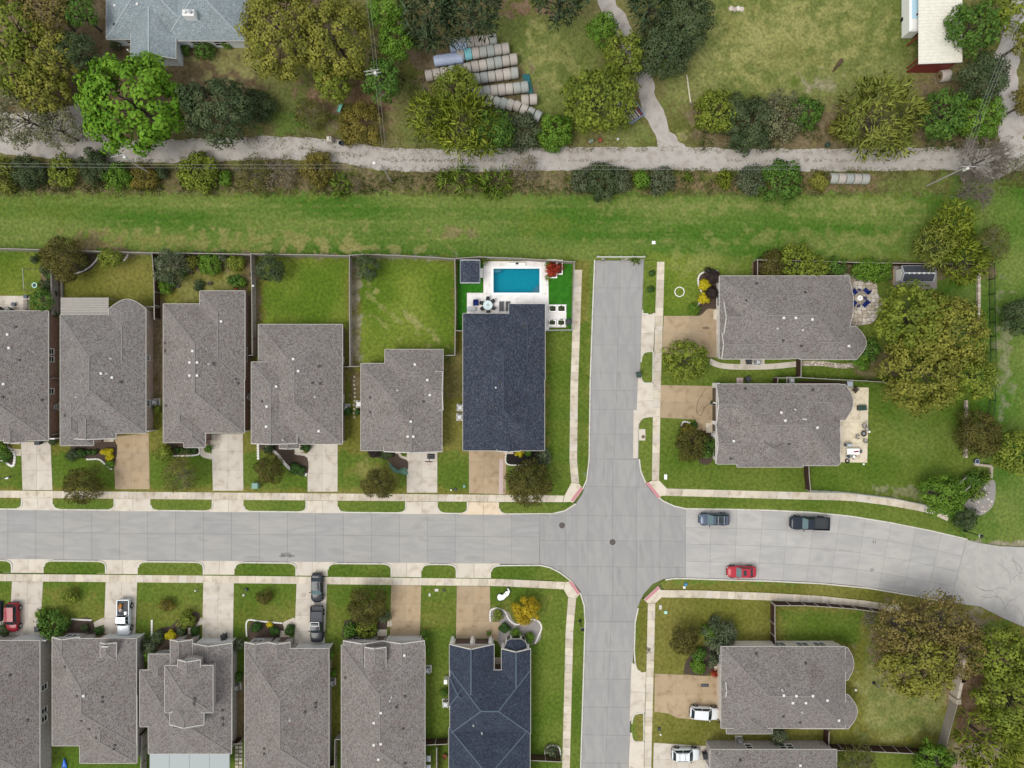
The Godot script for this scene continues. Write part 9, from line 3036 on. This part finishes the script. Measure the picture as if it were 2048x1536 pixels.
	part(o, "pot", MB.new().lathe(Vector3.ZERO, [Vector2(0.24, 0), Vector2(0.34, 0.55), Vector2(0.28, 0.56), Vector2(0.24, 0.4), Vector2(0, 0.4)], 16).mesh(), flat(0.05, 0.07, 0.13, 0.4))
	part(o, "rim", MB.new().lathe(Vector3(0, 0.54, 0), [Vector2(0.36, 0), Vector2(0.36, 0.05), Vector2(0.29, 0.05)], 16).mesh(), M.tarp_blue)
	o = thing("timber_arbour", "small grey timber frame beside the fresh green tree", "frame", w(1922, 966), 0.75)
	for s in [-1, 1]:
		part(o, "beam", MB.new().box(Vector3(0, 1.0, s * 0.7), Vector3(2.2, 0.12, 0.14)).mesh(), M.wood_cap)
		part(o, "beam", MB.new().box(Vector3(s * 1.0, 0.94, 0), Vector3(0.14, 0.10, 1.5)).mesh(), M.wood_cap)
		for t in [-1, 1]:
			part(o, "post", MB.new().box(Vector3(s * 1.0, 0.48, t * 0.7), Vector3(0.13, 0.95, 0.13)).mesh(), M.wood_cap)
	o = thing("garden_hose", "dark hose curling over the tan driveway of the many-gabled house", "hose", w(1404, 800))
	var hm := MB.new()
	var hl := spline([1411, 776, 1402, 790, 1394, 806, 1393, 826, 1402, 830, 1408, 815, 1420, 806], 6)
	for i in hl.size() - 1:
		hm.tube(Vector3(hl[i].x, L + 0.05, hl[i].y) - o.position, Vector3(hl[i + 1].x, L + 0.05, hl[i + 1].y) - o.position, 0.03, 0.03, 5, false)
	part(o, "tube", hm.mesh(), flat(0.10, 0.07, 0.04, 0.7))
	part(o, "reel", MB.new().tube(Vector3(1.22, 0.3, 0.4), Vector3(1.42, 0.3, 0.4), 0.24, 0.24, 12).mesh(), M.plastic_green)
	o = thing("doormat", "dark mat lying on the tan driveway by the cream brick house", "mat", w(1409.5, 1370))
	part(o, "mat", MB.new().cbox(Vector3(0, 0.03, 0), Vector3(1.2, 0.04, 0.5), 0.01).mesh(), M.plastic_dark)
	part(o, "border", MB.new().cbox(Vector3(0, 0.055, 0), Vector3(1.05, 0.02, 0.36), 0.005).mesh(), M.cloth_grey)
	o = thing("fallen_signpost", "black post with bent sign at the left edge lawn", "sign", w(22, 953))
	part(o, "post", MB.new().tube(Vector3(0, 0, 0.1), Vector3(-0.1, 1.5, 0), 0.05, 0.05, 8).mesh(), M.black_metal)
	part(o, "sign_board", MB.new().cbox(Vector3(0, 1.5, 0), Vector3(2.2, 0.35, 0.10), 0.03, Basis(Vector3.UP, 0.25)).mesh(), M.black_metal)
	part(o, "bracket", MB.new().box(Vector3(0, 0.8, 0.1), Vector3(0.4, 0.2, 0.3)).mesh(), M.plastic_white)
	for q in [["thin street name sign with crossed blades at the north-west corner", 1166, 944]]:
		var c := thing("street_sign", q[0], "street sign", w(q[1], q[2]))
		part(c, "post", MB.new().tube(Vector3.ZERO, Vector3(0, 2.7, 0), 0.03, 0.03, 8).mesh(), M.grey_metal)
		part(c, "blade", MB.new().box(Vector3(0, 2.55, 0), Vector3(0.75, 0.2, 0.02)).mesh(), M.box_green)
		part(c, "blade", MB.new().box(Vector3(0, 2.78, 0), Vector3(0.02, 0.2, 0.75)).mesh(), M.box_green)
	# drawn-up circle of pale stones and stray pebbles at the right-hand bed
	o = thing("boulder_group", "pale boulders in the gravel bed at the right", "rock", w(1966, 995))
	for k in 22:
		part(o, "stone", MB.new().lathe(Vector3(rng.randf_range(-1.2, 1.4), 0, rng.randf_range(-2.0, 2.2)), [Vector2(rng.randf_range(0.12, 0.26), 0), Vector2(0.12, 0.12), Vector2(0, 0.16)], 6).mesh(), M.rock[2 + k % 3])
	o = setting("oil_stain")
	var sp := PackedVector2Array()
	for k in 14:
		var a := TAU * k / 14.0
		sp.append(w2(1411, 656) + Vector2(cos(a) * 0.62, sin(a) * 0.24) * rng.randf_range(0.8, 1.15))
	part(o, "stain", MB.new().prism(sp, L, L + 0.027, false).mesh(), flat(0.16, 0.11, 0.07, 0.6))
	o = setting("damp_stain")
	for q in [[572, 1109, 1.0, 0.35], [583, 1112, 0.6, 0.25], [565, 1112, 0.5, 0.2]]:
		sp = PackedVector2Array()
		for k in 14:
			var a := TAU * k / 14.0
			sp.append(w2(q[0], q[1]) + Vector2(cos(a) * q[2], sin(a) * q[3]) * rng.randf_range(0.7, 1.2))
		part(o, "stain", MB.new().prism(sp, -0.01, 0.004, false).mesh(), flat(0.20, 0.20, 0.19, 0.8))
